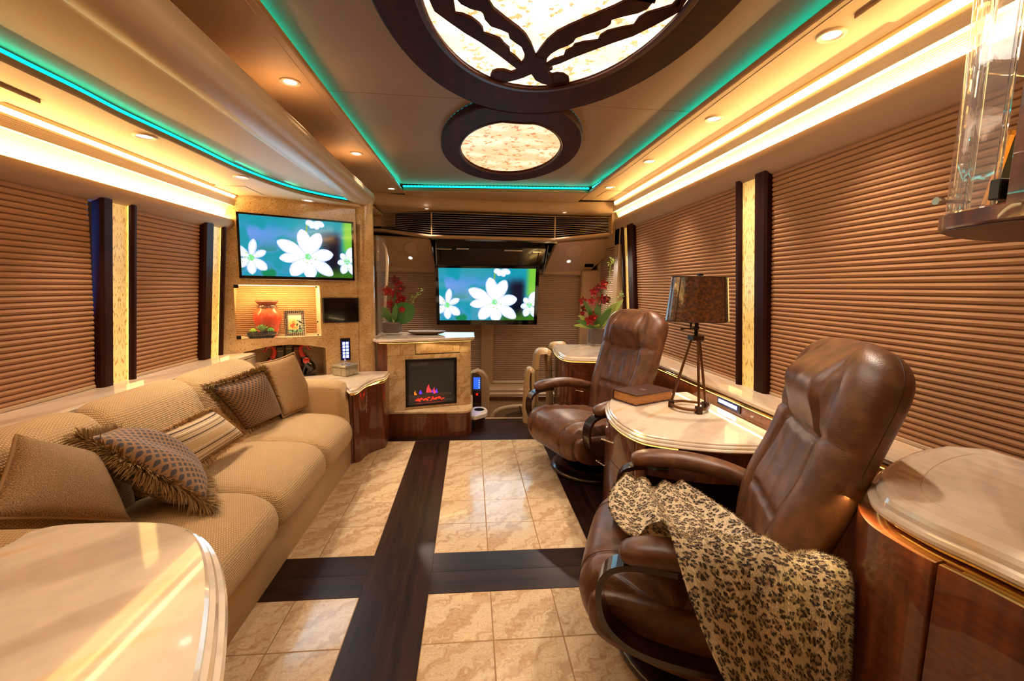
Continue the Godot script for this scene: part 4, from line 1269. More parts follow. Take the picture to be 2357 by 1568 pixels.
	# black touch panel
	var tp := local_thing("touch_panel", "black glossy touch panel right of the display niche", "control panel", xf * Transform3D(Basis.IDENTITY, Vector3(-0.277, 1.02, 0.0)))
	obj("frame", cbox(S(), Vector3(0, 0, 0), Vector3(0.279, 0.203, 0.018), 0.006), M.black_satin, tp)
	obj("glass_face", cbox(S(), Vector3(0.008, 0.008, 0.016), Vector3(0.271, 0.195, 0.0195), 0.001), M.black_gloss, tp)
	# ten button keypad
	var kp := local_thing("keypad", "tall black keypad with ten lit buttons above the glass box", "keypad", xf * Transform3D(Basis.IDENTITY, Vector3(-0.149, 0.703, 0.0)))
	keypad(kp, 0.078, 0.186, 2, 5, Rect2(0.016, 0.022, 0.047, 0.132), 0.007)
	area("keypad_glow", xf * Vector3(-0.11, 0.79, 0.014), n, Vector2(0.05, 0.13), Color(0.1, 0.2, 1.0), 0.012, e)
	build_niche_things(xf)
func niche_pane(x0: float, x1: float, y0: float, y1: float) -> SurfaceTool:
	var st := S(-1)
	quad(st, Vector3(x0, y1, 0.002), Vector3(x1, y1, 0.002), Vector3(x1, y0, 0.002), Vector3(x0, y0, 0.002))
	return st
func succulent(p: Vector3, r: float, parent: Node3D, m: Material, spiky: bool) -> void:
	var st := S()
	for ring in 3:
		var k := 8 - ring
		for i in k:
			var a := TAU * i / k + ring * 0.4
			var lean := lerpf(1.1, 0.25, ring / 2.0) if not spiky else lerpf(0.75, 0.15, ring / 2.0)
			var dir := Vector3(cos(a) * sin(lean), cos(lean), sin(a) * sin(lean))
			var ln := r * (1.0 if not spiky else 1.5)
			tube(st, [p, p + dir * ln * 0.5, p + dir * ln * 0.85, p + dir * ln], [r * 0.12, r * 0.22 if not spiky else r * 0.14, r * 0.14 if not spiky else r * 0.08, r * 0.01], 5)
	obj("succulent", st, m, parent)
func build_niche_things(xf: Transform3D) -> void:
	var fy := 0.914
	# orange urn
	var g1 := field(101, 0.03, 256, 256, 3)
	var urn := paint(256, 256, func(x, y):
		var v: float = y / 255.0
		var k: float = g1[y * 256 + x] / 255.0
		var c := c8(232, 84, 44).lerp(c8(206, 60, 30), k)
		var top: float = smoothstep(0.30, 0.20, v + (k - 0.5) * 0.2)
		c = c.lerp(c8(92, 58, 48), top)
		c = c.lerp(c8(96, 50, 40), smoothstep(0.88, 0.97, v + (k - 0.5) * 0.15))
		return c)
	mat("urn_glaze", Color.WHITE, 0.25, {tex = urn, uv = Vector3(1, 1, 1), coat = 0.4})
	var u := local_thing("urn", "glossy orange urn with dark neck and flared rim in the display niche", "vase", xf * Transform3D(Basis.IDENTITY, Vector3(-0.655, fy, -0.146)))
	obj("body", lathe(S(), [[0.066, 0.245], [0.072, 0.238], [0.070, 0.228], [0.074, 0.215], [0.090, 0.195], [0.100, 0.165], [0.099, 0.135], [0.088, 0.09], [0.074, 0.045], [0.062, 0.012], [0.060, 0.0], [0.0001, 0.0]], 36), M.urn_glaze, u)
	obj("rim", lathe(S(), [[0.052, 0.225], [0.060, 0.248], [0.072, 0.262], [0.080, 0.270], [0.081, 0.278], [0.074, 0.281], [0.060, 0.274], [0.052, 0.255]], 36), mat("urn_rim", c8(150, 62, 44), 0.4), u)
	# bowl of succulents
	var b := local_thing("planter_bowl", "black boat-shaped bowl rimmed with crystals holding green succulents", "planter", xf * Transform3D(Basis.IDENTITY, Vector3(-0.705, fy, -0.042)))
	var boat := []
	for i in 28:
		var a := TAU * i / 28
		boat.append(Vector2(cos(a) * 0.105, sin(a) * 0.036 * (1.0 - 0.25 * pow(cos(a), 4.0))))
	var st := slab(S(), PackedVector2Array(boat), [[0.030, 0.0], [0.012, 0.012], [0.0, 0.044], [0.006, 0.044], [0.010, 0.036]], 3)
	obj("bowl", st, M.black_gloss, b)
	var cr_ := S()
	for i in 44:
		var a := TAU * i / 44
		cbox(cr_, Vector3(cos(a) * 0.104, 0.030 - 0.010 * sin(a * 0.5), sin(a) * 0.037) - Vector3.ONE * 0.003, Vector3(cos(a) * 0.104, 0.030 - 0.010 * sin(a * 0.5), sin(a) * 0.037) + Vector3.ONE * 0.003, 0.001)
	obj("crystal_rim", cr_, M.chrome, b)
	succulent(Vector3(-0.055, 0.045, 0), 0.030, b, mat("succulent_lime", c8(150, 196, 40), 0.5), false)
	succulent(Vector3(0.005, 0.045, 0), 0.040, b, mat("succulent_grey", c8(120, 150, 84), 0.5), true)
	succulent(Vector3(0.060, 0.045, 0), 0.032, b, mat("succulent_green", c8(86, 160, 50), 0.5), false)
	# beaded picture frame
	var f1 := field(103, 0.03, 128, 128, 3)
	var f2 := field(104, 0.05, 128, 128, 2)
	var pic := paint(128, 160, func(x, y):
		var p := Vector2(x / 128.0, y / 160.0)
		var i: int = (y % 128) * 128 + x
		var c := c8(232, 222, 206).lerp(c8(196, 190, 196), f2[i] / 255.0)
		var d: float = p.distance_to(Vector2(0.35, 0.62)) + (f1[i] / 255.0 - 0.5) * 0.35
		if d < 0.34: c = c8(226, 140, 70).lerp(c8(250, 216, 150), smoothstep(0.1, 0.34, d))
		if d < 0.10: c = c8(226, 84, 40)
		if p.x > 0.6 and p.y > 0.35 and f1[i] > 120: c = c8(52, 50, 50)
		if p.y > 0.84: c = c8(120, 170, 140) if f1[i] > 110 else c8(40, 50, 48)
		return c)
	mat("print_flower", Color.WHITE, 0.4, {tex = pic, uv = Vector3(1, 1, 1)})
	var pf := local_thing("picture_frame", "small silver beaded frame with an orange flower print in the display niche", "picture frame", xf * Transform3D(Basis(Vector3(1, 0, 0), 0.0).rotated(Vector3.RIGHT, -0.16), Vector3(-0.545, fy + 0.002, -0.075)))
	var fs := S()
	obj("backing", cbox(S(), Vector3(0, 0, -0.012), Vector3(0.152, 0.205, -0.004), 0.002), M.black_satin, pf)
	for i in 11:
		for j in 15:
			if i > 1 and i < 9 and j > 1 and j < 13: continue
			var p := Vector3(0.007 + 0.0138 * i, 0.007 + 0.01365 * j, -0.001)
			cbox(fs, p - Vector3(0.006, 0.006, 0.004), p + Vector3(0.006, 0.006, 0.005), 0.003)
	obj("beaded_border", fs, M.chrome, pf)
	st = S(-1)
	quad(st, Vector3(0.028, 0.178, -0.003), Vector3(0.124, 0.178, -0.003), Vector3(0.124, 0.027, -0.003), Vector3(0.028, 0.027, -0.003))
	obj("print", st, M.print_flower, pf)
	# elephants
	var ele := func(s: float, flip: float, label: String) -> void:
		var o := local_thing("elephant_figurine", label, "figurine", xf * Transform3D(Basis(Vector3(flip, 0, 0), Vector3.UP, Vector3(0, 0, 1)), Vector3(s, 0.577, -0.10)))
		mat("lacquer_black", Color(0.02, 0.012, 0.01), 0.12, {coat = 0.8})
		mat("lacquer_red", c8(176, 30, 14), 0.15, {coat = 0.8})
		obj("plinth", cbox(S(), Vector3(-0.06, 0, -0.035), Vector3(0.06, 0.022, 0.035), 0.004), M.lacquer_black, o)
		var body := S()
		tube(body, smooth3([Vector3(0.035, 0.045, 0), Vector3(0.02, 0.085, 0), Vector3(-0.012, 0.135, 0), Vector3(-0.022, 0.165, 0)], 5), [0.034, 0.037, 0.040, 0.042, 0.043, 0.043, 0.042, 0.040, 0.038, 0.036, 0.034, 0.032, 0.031, 0.030, 0.029, 0.026], 12)
		for z in [-0.02, 0.02]:
			tube(body, [Vector3(-0.015, 0.10, z), Vector3(-0.028, 0.055, z), Vector3(-0.032, 0.022, z)], [0.016, 0.013, 0.014], 8)
			tube(body, [Vector3(0.03, 0.06, z * 1.3), Vector3(0.005, 0.045, z * 1.4), Vector3(0.0, 0.022, z * 1.4)], [0.02, 0.016, 0.014], 8)
		obj("body", body, M.lacquer_black, o)
		var trunk := S()
		tube(trunk, smooth3([Vector3(-0.022, 0.16, 0), Vector3(-0.038, 0.195, 0), Vector3(-0.040, 0.235, 0), Vector3(-0.018, 0.262, 0), Vector3(0.010, 0.250, 0), Vector3(0.018, 0.225, 0), Vector3(0.040, 0.226, 0)], 5), _taper(31, 0.022, 0.005), 9)
		obj("trunk", trunk, M.lacquer_red, o)
		var ear := S()
		lathe(ear, [[0.0001, 0.004], [0.02, 0.003], [0.026, 0.0]], 14, Transform3D(Basis(Vector3.RIGHT, Vector3(0, 0, 1), Vector3.UP), Vector3(-0.006, 0.135, 0.034)))
		obj("ear", ear, M.lacquer_red, o)
	ele.call(-0.395, 1.0, "seated black and red elephant figurine, trunk raised, right side of the arched niche")
	ele.call(-0.665, -1.0, "black and red elephant figurine, trunk raised, left side of the arched niche behind the cushions")
	# books between the elephants
	var cols := [c8(70, 62, 50), c8(58, 52, 26), c8(112, 58, 40)]
	var labs := ["dark grey book standing in the arched niche", "olive book with gilt mark standing in the arched niche", "rust brown book standing in the arched niche"]
	for i in 3:
		var o := local_thing("book", labs[i], "book", xf * Transform3D(Basis.IDENTITY, Vector3(-0.605 + 0.062 * i, 0.577, -0.17)), "books in the arched niche")
		var hh: float = [0.245, 0.262, 0.24][i]
		obj("cover", cbox(S(), Vector3(0, 0, -0.05), Vector3(0.05, hh, 0.03), 0.004), mat("book_cloth%d" % i, cols[i], 0.6), o)
		obj("spine_band", cbox(S(), Vector3(0.004, hh * 0.86, 0.029), Vector3(0.046, hh * 0.89, 0.0312), 0.0), mat("gilt%d" % i, c8(150, 116, 50), 0.4), o)
func _taper(n: int, a: float, b: float) -> Array:
	var out := []
	for i in n: out.append(lerpf(a, b, float(i) / (n - 1)))
	return out

# ---------- fireplace corner ----------
func build_fireplace() -> void:
	var e := Vector3(0.9496, 0, -0.3134)
	var n := Vector3(0.3134, 0, 0.9496)
	var xf := Transform3D(Basis(e, Vector3.UP, n), Vector3(-0.715, 0, -3.782))
	var f := thing("fireplace", "travertine clad electric fireplace on a lacquered wood plinth", "fireplace", Vector3(-0.35, 0, -4.05))
	var plinth := [Vector2(-0.72, -3.80), Vector2(-0.10, -3.80), Vector2(-0.04, -3.81), Vector2(-0.005, -3.845), Vector2(0.012, -3.90), Vector2(0.014, -4.0), Vector2(0.014, -4.36), Vector2(-0.84, -4.36), Vector2(-0.84, -3.86)]
	obj("plinth", slab(S(), PackedVector2Array(plinth), [[0.0, 0.0], [0.0, 0.208]]), M.lacquer, f)
	obj("hearth", slab(S(), PackedVector2Array(plinth), [[-0.004, 0.208], [-0.006, 0.212], [-0.006, 0.226], [0.0, 0.234]]), M.fire_tile, f)
	obj("core", slab(S(), xz([[-0.84, 4.02], [-0.65, 4.02], [-0.01, 4.26], [-0.01, 4.36], [-0.84, 4.36]]), [[0, 0.234], [0, 0.83]]), M.grout, f)
	# opening on the front plane
	var a := loc(xf, 933, 829); var b := loc(xf, 1051, 822); var c := loc(xf, 1050, 927)
	var s0 := a.x; var s1 := b.x; var y1 := 0.70; var y0 := 0.262
	y1 = (a.y + b.y) / 2.0
	y0 = minf(c.y, loc(xf, 933, 938).y)
	y0 = maxf(y0, 0.25)
	var W := 0.752
	var dr0 := loc(xf, 956, 800).x; var dr1 := loc(xf, 1058, 800).x
	var tiles := [[0.0, 0.11, 0.725, 0.835], [0.11, dr0, 0.725, 0.835], [dr1, W, 0.725, 0.835],
		[0.0, s0, 0.52, 0.725], [0.0, s0, 0.235, 0.52], [s1, W, 0.585, 0.725], [s1, W, 0.40, 0.585], [s1, W, 0.235, 0.40],
		[s0, s1, y1, 0.725], [s0, s1, 0.235, y0]]
	for i in tiles.size():
		var t: Array = tiles[i]
		obj("tile", cbox(S(), Vector3(t[0] + 0.0008, t[2] + 0.0008, -0.03), Vector3(t[1] - 0.0008, t[3] - 0.0008, 0.0), 0.001, xf), M.fire_tile if i % 2 == 0 else M.fire_tile_b, f)
	obj("drawer_front", cbox(S(), Vector3(dr0 + 0.002, 0.732, -0.02), Vector3(dr1 - 0.002, 0.832, 0.004), 0.0015, xf), M.fire_tile_b, f)
	var side := S()   # right return
	for k in 3:
		var y := [0.235, 0.43, 0.63, 0.835]
		obj("tile", bx(-0.012, 0.0, y[k] + 0.001, y[k + 1] - 0.001, 4.03, 4.35, 0.001), M.fire_tile, f)
	obj("filler", bx(-0.80, -0.712, 0.234, 0.835, 3.795, 3.88, 0.002), M.lacquer, f)
	# insert
	var ins := Node3D.new()
	ins.name = "fire_insert"
	ins.set_meta("label", "black electric fire insert with glowing logs behind glass")
	f.add_child(ins)
	ins.transform = Transform3D(xf.basis, xf.origin - f.position)
	var fr := S()
	var fw := 0.022
	cbox(fr, Vector3(s0, y0, -0.03), Vector3(s0 + fw, y1, 0.008), 0.002)
	cbox(fr, Vector3(s1 - fw, y0, -0.03), Vector3(s1, y1, 0.008), 0.002)
	cbox(fr, Vector3(s0, y0, -0.03), Vector3(s1, y0 + fw, 0.008), 0.002)
	cbox(fr, Vector3(s0, y1 - fw, -0.03), Vector3(s1, y1, 0.008), 0.002)
	obj("frame", fr, M.black_satin, ins)
	var hood := S()
	cbox(hood, Vector3(s0 + fw, y1 - 0.075, -0.05), Vector3(s1 - fw, y1 - fw, -0.012), 0.002)
	obj("hood", hood, M.black_satin, ins)
	var gr := S()
	for k in 4: cbox(gr, Vector3(s0 + 0.05, y1 - 0.040 - 0.006 * k, -0.014), Vector3(s0 + 0.20, y1 - 0.037 - 0.006 * k, -0.009), 0.0)
	obj("grille", gr, M.steel, ins)
	var cav := S()
	var D := -0.20
	cbox(cav, Vector3(s0, y0, D - 0.01), Vector3(s1, y1, D), 0.0)
	cbox(cav, Vector3(s0, y0 + 0.005, D), Vector3(s1, y0 + 0.015, -0.03), 0.0)
	cbox(cav, Vector3(s0, y0, D), Vector3(s0 + 0.01, y1, -0.03), 0.0)
	cbox(cav, Vector3(s1 - 0.01, y0, D), Vector3(s1, y1, -0.03), 0.0)
	cbox(cav, Vector3(s0, y1 - 0.03, D), Vector3(s1, y1 - 0.02, -0.03), 0.0)
	obj("firebox", cav, M.black_matt, ins)
	mat("log_bark", c8(60, 44, 38), 0.95, {bump = M.moss.albedo_texture, tri = 6.0, bump_cm = 0.4})
	mat("ember_glow", Color(0.3, 0.03, 0.01), 0.8, {glow = Color(1.0, 0.13, 0.03), glow_e = 2.0})
	mat("flame_red", Color(0.5, 0.1, 0.1), 0.8, {glow = Color(1.0, 0.18, 0.22), glow_e = 0.9})
	mat("flame_violet", Color(0.2, 0.1, 0.5), 0.8, {glow = Color(0.42, 0.18, 1.0), glow_e = 0.7})
	mat("flame_amber", Color(0.5, 0.3, 0.1), 0.8, {glow = Color(1.0, 0.42, 0.06), glow_e = 1.2})
	mat("ash", c8(66, 60, 54), 0.95)
	var mid := (s0 + s1) / 2.0
	var rg := RandomNumberGenerator.new()
	rg.seed = 5
	for k in 4:
		var p := Vector3(mid - 0.13 + 0.085 * k, y0 + 0.055 + 0.012 * (k % 2), -0.10 - 0.012 * (k % 3))
		var q := Vector3(rg.randf_range(0.05, 0.08), 0.012 * (1 if k % 2 else -1), 0.03 * (1 if k % 2 else -1))
		obj("log", tube(S(), [p - q, p - q * 0.3, p + q * 0.4, p + q], [0.018, 0.024, 0.022, 0.016], 9), M.log_bark, ins)
	var em := S()
	for k in 46:
		var p := Vector3(mid + rg.randf_range(-0.13, 0.13), y0 + 0.022 + rg.randf_range(0.0, 0.03), -0.072 + rg.randf_range(-0.01, 0.012))
		cbox(em, p - Vector3(rg.randf_range(0.003, 0.011), 0.003, 0.004), p + Vector3(rg.randf_range(0.003, 0.011), 0.005, 0.004), 0.001)
	var eo := obj("ember_glow", em, M.ember_glow, ins)
	eo.set_meta("kind", "stuff")
	var ash := S()
	for k in 70:
		var p := Vector3(rg.randf_range(s0 + 0.03, s1 - 0.03), y0 + 0.016, -0.05 - rg.randf_range(0.0, 0.12))
		cbox(ash, p - Vector3(0.012, 0.0, 0.01), p + Vector3(0.012, rg.randf_range(0.008, 0.022), 0.01), 0.003)
	var ao := obj("ash_bed", ash, M.ash, ins)
	ao.set_meta("kind", "stuff")
	for q in [[0.0, 0.10, "flame_red", 0.026], [0.052, 0.07, "flame_red", 0.014], [-0.075, 0.055, "flame_violet", 0.018], [0.035, 0.05, "flame_violet", 0.014], [-0.125, 0.05, "flame_amber", 0.012], [0.075, 0.06, "flame_violet", 0.012]]:
		var p := Vector3(mid + q[0], y0 + 0.062, -0.125)
		obj("flame", tube(S(), [p, p + Vector3(0.004, q[1] * 0.35, 0), p + Vector3(-0.004, q[1] * 0.7, 0), p + Vector3(0.003, q[1], 0)], [q[3] * 0.5, q[3], q[3] * 0.5, 0.001], 8), M[q[2]], ins)
	area("ember_light", xf * Vector3(mid, y0 + 0.06, -0.05), n + Vector3(0, 0.5, 0), Vector2(0.2, 0.03), Color(1.0, 0.2, 0.06), 0.004, e)
	obj("glass_front", cbox(S(), Vector3(s0 + fw, y0 + fw, -0.004), Vector3(s1 - fw, y1 - fw, -0.0035), 0.0), M.fire_glass, ins)
	# mantel
	var mp := [Vector2(-0.80, -3.745), Vector2(-0.70, -3.735), Vector2(-0.01, -3.962), Vector2(0.022, -3.985), Vector2(0.034, -4.03), Vector2(0.034, -4.40), Vector2(-0.86, -4.40), Vector2(-0.86, -3.83)]
	var mt := thing("mantel_shelf", "pale marble mantel shelf with a gilded lit edge over the fireplace", "shelf", Vector3(-0.4, 0.838, -4.05))
	obj("marble_top", slab(S(), PackedVector2Array(mp), [[0.006, 0.846], [0.0, 0.850], [0.0, 0.866], [0.004, 0.872]]), M.marble, mt)
	obj("gilt_edge", slab(S(), PackedVector2Array(mp), [[0.016, 0.838], [0.016, 0.846]]), M.gold, mt)
	obj("led_line", tube(S(), [Vector3(-0.78, 0.836, -3.765), Vector3(-0.70, 0.836, -3.758), Vector3(-0.015, 0.836, -3.985), Vector3(0.012, 0.836, -4.04)], 0.002, 6), M.led_line, mt)
	area("mantel_glow", Vector3(-0.36, 0.832, -3.862), Vector3(0, -1, 0.3), Vector2(0.7, 0.01), WARM, 0.05, e)
	# clear acrylic fin between the pillar and the mantel
	var fin := single("acrylic_panel", bx(-0.815, -0.79, 0.876, 1.75, 3.90, 4.18, 0.003), M.clear_glass, "clear acrylic panel standing on the mantel beside the stone pillar", "panel")
	# woven shell dish
	var sh := thing("shell_dish", "oval silver beaded dish lying on the mantel", "dish", py(982, 771, 0.875))
	var c0 := py(982, 769, 0.875)
	var dish := []
	for q in [[0.0001, 0.008], [0.05, 0.008], [0.09, 0.014], [0.15, 0.026], [0.178, 0.030], [0.182, 0.026], [0.16, 0.010], [0.11, 0.0], [0.0001, 0.0]]: dish.append(q)
	obj("dish", lathe(S(), dish, 36, Transform3D(Basis(Vector3.UP, 0.15), c0), 1.0, 0.55), mat("silver_bead", c8(150, 132, 108), 0.5, {metal = 0.4, tex = M.tweed.albedo_texture, tri = 14.0, bump = M.tweed.albedo_texture, bump_cm = 0.2}), sh)
	obj("centre_ring", tube(S(), _ring(c0 + Vector3(0, 0.013, 0), 0.05, 0.03, 24), 0.006, 6, true), M.silver_bead, sh)
func _ring(c: Vector3, rx: float, rz: float, n: int) -> Array:
	var out := []
	for i in n: out.append(c + Vector3(cos(TAU * i / n) * rx, 0, sin(TAU * i / n) * rz))
	return out
func build_side_cabinet() -> void:
	var front := pxz([[806, 1068], [828, 1063], [846, 1047], [868, 1037], [888, 1029], [898, 1006]], 0.0)
	var fs := smooth2(front, 5)
	var poly := PackedVector2Array()
	poly.append(Vector2(-0.90, -3.235))
	for q in fs: poly.append(q)
	poly.append(Vector2(-0.74, -3.80)); poly.append(Vector2(-0.82, -3.82)); poly.append(Vector2(-1.05, -3.70)); poly.append(Vector2(-1.6, -3.42)); poly.append(Vector2(-1.6, -3.235))
	var c := thing("side_cabinet", "curved lacquered wood cabinet between the sofa arm and the fireplace", "cabinet", Vector3(-0.9, 0, -3.5))
	obj("body", slab(S(), notch(poly, fs[2], 0.004, 0.012), [[0.0, 0.0], [0.0, 0.545]], 3), M.lacquer, c)
	var hp := px(838, 920, poly[9].x)
	var mid := (fs[10] + fs[12]) / 2.0
	var p := py(836, 918, 0.43)
	handle(Vector3(fs[9].x, 0.42, fs[9].y), Vector3(0.75, 0, 0.66), Vector3.UP, 0.11, c)
	var tf := pxz([[803, 897], [824, 893], [842, 880], [866, 869], [888, 863], [899, 852]], 0.60)
	var tp := PackedVector2Array()
	tp.append(Vector2(-0.93, -3.232))
	for q in smooth2(tf, 5): tp.append(q)
	tp.append(Vector2(-0.735, -3.78)); tp.append(Vector2(-0.86, -3.775)); tp.append(Vector2(-0.955, -3.735)); tp.append(Vector2(-1.6, -3.41)); tp.append(Vector2(-1.6, -3.232))
	var t := thing("counter_top", "pale marble top with a stepped edge on the curved side cabinet", "countertop", Vector3(-0.9, 0.56, -3.5))
	obj("marble_top", slab(S(), tp, [[0.010, 0.564], [0.002, 0.566], [0.0, 0.571], [0.004, 0.577], [0.010, 0.579], [0.011, 0.585], [0.014, 0.591], [0.020, 0.594], [0.026, 0.600]]), M.marble, t)
	obj("gilt_edge", slab(S(), tp, [[0.022, 0.548], [0.020, 0.566]]), M.gold, t)
	var lp := []
	for q in smooth2(tf, 5): lp.append(Vector3(q.x - 0.012, 0.556, q.y - 0.004))
	obj("led_line", tube(S(), lp.slice(4), 0.002, 6), M.led_line, t)
	area("counter_glow", Vector3(-0.80, 0.548, -3.48), Vector3(0.5, -1, 0.4), Vector2(0.3, 0.01), WARM, 0.03, Vector3(0.5, 0, -0.8))
	# mirrored glass box with drop finial
	var b0 := py(795, 862, 0.602)
	var g := thing("glass_box", "square mirrored glass box with a drop finial on the marble counter", "box", b0, "", -0.5, true)
	var st := S()
	var tint := mat("silvered_glass", c8(186, 178, 156), 0.12, {metal = 0.55})
	for i in 3:
		for k in 4:
			var a := k * PI / 2.0
			var w := 0.046
			var o := Transform3D(Basis(Vector3.UP, a), Vector3.ZERO)
			obj("facet", cbox(S(), Vector3(-0.068 + i * w, 0.0, 0.060), Vector3(-0.068 + (i + 1) * w - 0.002, 0.062, 0.070), 0.003, o), tint, g)
	obj("lid", cbox(S(), Vector3(-0.074, 0.064, -0.074), Vector3(0.074, 0.086, 0.074), 0.010), tint, g)
	obj("finial", lathe(S(), [[0.0001, 0.135], [0.006, 0.122], [0.016, 0.106], [0.014, 0.094], [0.006, 0.088], [0.010, 0.084]], 14), M.solid_glass, g)
# ---------- sofa ----------
func cushion_from_section(sec: PackedVector2Array, d0: float, d1: float, drop: float, nv := 16) -> SurfaceTool:
	# closed section (x, y) swept along the depth and drawn in towards its middle at the ends
	var c := Vector2.ZERO
	for q in sec: c += q
	c /= sec.size()
	var n := sec.size()
	return grid(S(), n, nv, func(u, v):
		var i := int(round(u * n)) % n
		var t: float = v * 2.0 - 1.0
		var tt: float = sign(t) * pow(absf(t), 0.6)
		var k: float = pow(absf(tt), 7.0)
		var q: Vector2 = sec[i]
		var off := (q - c)
		var L := off.length()
		off = off * maxf(0.0, (L - drop * k) / L)
		if absf(t) > 0.999: off *= 0.0
		return Vector3(c.x + off.x, c.y + off.y, -lerpf(d0, d1, 0.5 + 0.5 * tt)), false, 1)
func build_sofa() -> void:
	var s := thing("sofa", "long beige chenille sofa with three seats below the left windows", "sofa", Vector3(-1.25, 0, -2.2))
	obj("base", slab(S(), xz([[-0.885, 1.10], [-0.885, 3.215], [-1.66, 3.215], [-1.66, 1.10]]), [[0.0, 0.0], [0.0, 0.27], [0.01, 0.28]]), M.chenille, s)
	var seat := smooth2([Vector2(-1.42, 0.40), Vector2(-1.30, 0.452), Vector2(-1.10, 0.462), Vector2(-0.93, 0.446), Vector2(-0.835, 0.395), Vector2(-0.805, 0.32), Vector2(-0.822, 0.255), Vector2(-0.88, 0.235), Vector2(-1.10, 0.24), Vector2(-1.40, 0.26)], 4, true)
	for d in [[1.27, 1.885], [1.88, 2.505], [2.50, 3.05]]:
		obj("seat_cushion", cushion_from_section(seat, d[0], d[1], 0.035), M.chenille, s)
	var back := smooth2([Vector2(-1.36, 0.40), Vector2(-1.365, 0.55), Vector2(-1.40, 0.69), Vector2(-1.455, 0.79), Vector2(-1.53, 0.832), Vector2(-1.60, 0.815), Vector2(-1.62, 0.74), Vector2(-1.62, 0.42)], 4, true)
	for d in [[1.22, 1.835], [1.83, 2.425], [2.42, 3.08]]:
		obj("back_cushion", cushion_from_section(back, d[0], d[1], 0.04), M.chenille, s)
	obj("back_frame", bx(-1.66, -1.56, 0.27, 0.74, 1.08, 3.21, 0.02), M.chenille, s)
	for d in [[3.03, 3.225], [1.08, 1.275]]:
		var ap := smooth2([Vector2(d[0], 0.02), Vector2(d[0], 0.30), Vector2(d[0] + 0.002, 0.58), Vector2(d[0] + 0.03, 0.645), Vector2((d[0] + d[1]) / 2, 0.662), Vector2(d[1] - 0.03, 0.645), Vector2(d[1] - 0.002, 0.58), Vector2(d[1], 0.30), Vector2(d[1], 0.02)], 4, true)
		# section in (depth, y); sweep along x with rounded front
		var c := Vector2((d[0] + d[1]) / 2, 0.35)
		var n := ap.size()
		obj("arm", grid(S(), n, 14, func(u, v):
			var q: Vector2 = ap[int(round(u * n)) % n]
			var t: float = v
			var k: float = pow(t, 9.0)
			var off := (q - c) * (1.0 - 0.16 * k)
			if t > 0.999: off *= 0.0
			return Vector3(lerpf(-1.64, -0.865 if t < 0.999 else -0.862, pow(t, 0.6)), c.y + off.y, -(c.x + off.x)), true, 1), M.chenille, s)
# ---------- cushions ----------
func cushion(called: String, label: String, C: Array, thick: float, m: Material, fringe: Material = null, flen := 0.035, cord := false, waves := 0.0) -> void:
	# C: corners TL, TR, BR, BL as world points, seen from the front
	var o: Vector3 = (C[0] + C[1] + C[2] + C[3]) / 4.0
	var low := o
	for q in C: low.y = minf(low.y, q.y)
	var t := thing(called, label, "cushion", low, "cushions on the sofa")
	var nrm: Vector3 = ((C[1] - C[3]).cross(C[0] - C[2])).normalized()
	if nrm.dot(EYE - o) < 0: nrm = -nrm
	var at := func(x: float, y: float) -> Vector3:   # x, y in -1..1, y up
		var bx_ := x * (1.0 - 0.07 * (1.0 - y * y))
		var by_ := y * (1.0 - 0.07 * (1.0 - x * x))
		var u := 0.5 + 0.5 * bx_; var v := 0.5 - 0.5 * by_
		var top: Vector3 = C[0].lerp(C[1], u); var bot: Vector3 = C[3].lerp(C[2], u)
		return top.lerp(bot, v)
	var st := S()
	for side in [1.0, -1.0]:
		grid(st, 22, 22, func(u, v):
			var x: float = u * 2.0 - 1.0; var y: float = 1.0 - v * 2.0
			var h: float = thick * pow(maxf(0.0, (1.0 - x * x) * (1.0 - y * y)), 0.42)
			h *= 1.0 + waves * sin(x * 5.0 + y * 3.0) * (1.0 - x * x) * 0.5
			return at.call(x, y) + nrm * h * side, side < 0, 1)
	obj("cover", st, m, t)
	var edge := []
	for k in 4:
		for i in 26:
			var a := -1.0 + 2.0 * i / 26.0
			edge.append(at.call([a, 1.0, -a, -1.0][k], [1.0, -a, -1.0, a][k]))
	if cord:
		var cs := S()
		tube(cs, edge, 0.006, 7, true)
		obj("piping", cs, M.cord, t)
	if fringe:
		var rg := RandomNumberGenerator.new()
		rg.seed = called.hash() + label.length()
		var fs := S(-1)
		var per := 34
		for i in edge.size():
			var a: Vector3 = edge[i]
			var b: Vector3 = edge[(i + 1) % edge.size()]
			for k in per:
				var p := a.lerp(b, rg.randf())
				var out_ := (p - o)
				out_ = (out_ - nrm * out_.dot(nrm)).normalized()
				out_ = (out_ + nrm * rg.randf_range(-0.9, 0.9) + Vector3(rg.randf_range(-0.35, 0.35), rg.randf_range(-0.35, 0.2), rg.randf_range(-0.35, 0.35))).normalized()
				var l := flen * rg.randf_range(0.65, 1.15)
				var w := (b - a).normalized() * 0.0017
				var q := p + out_ * l * 0.6
				var e := p + out_ * l + Vector3(0, -l * 0.18, 0)
				var w2 := w + nrm * rg.randf_range(-0.0008, 0.0008)
				quad(fs, p - w2, p + w2, q + w2, q - w2)
				vtx(fs, q - w2); vtx(fs, q + w2); vtx(fs, e)
		var fo := obj("fringe", fs, fringe, t)
		fo.set_meta("kind", "stuff")
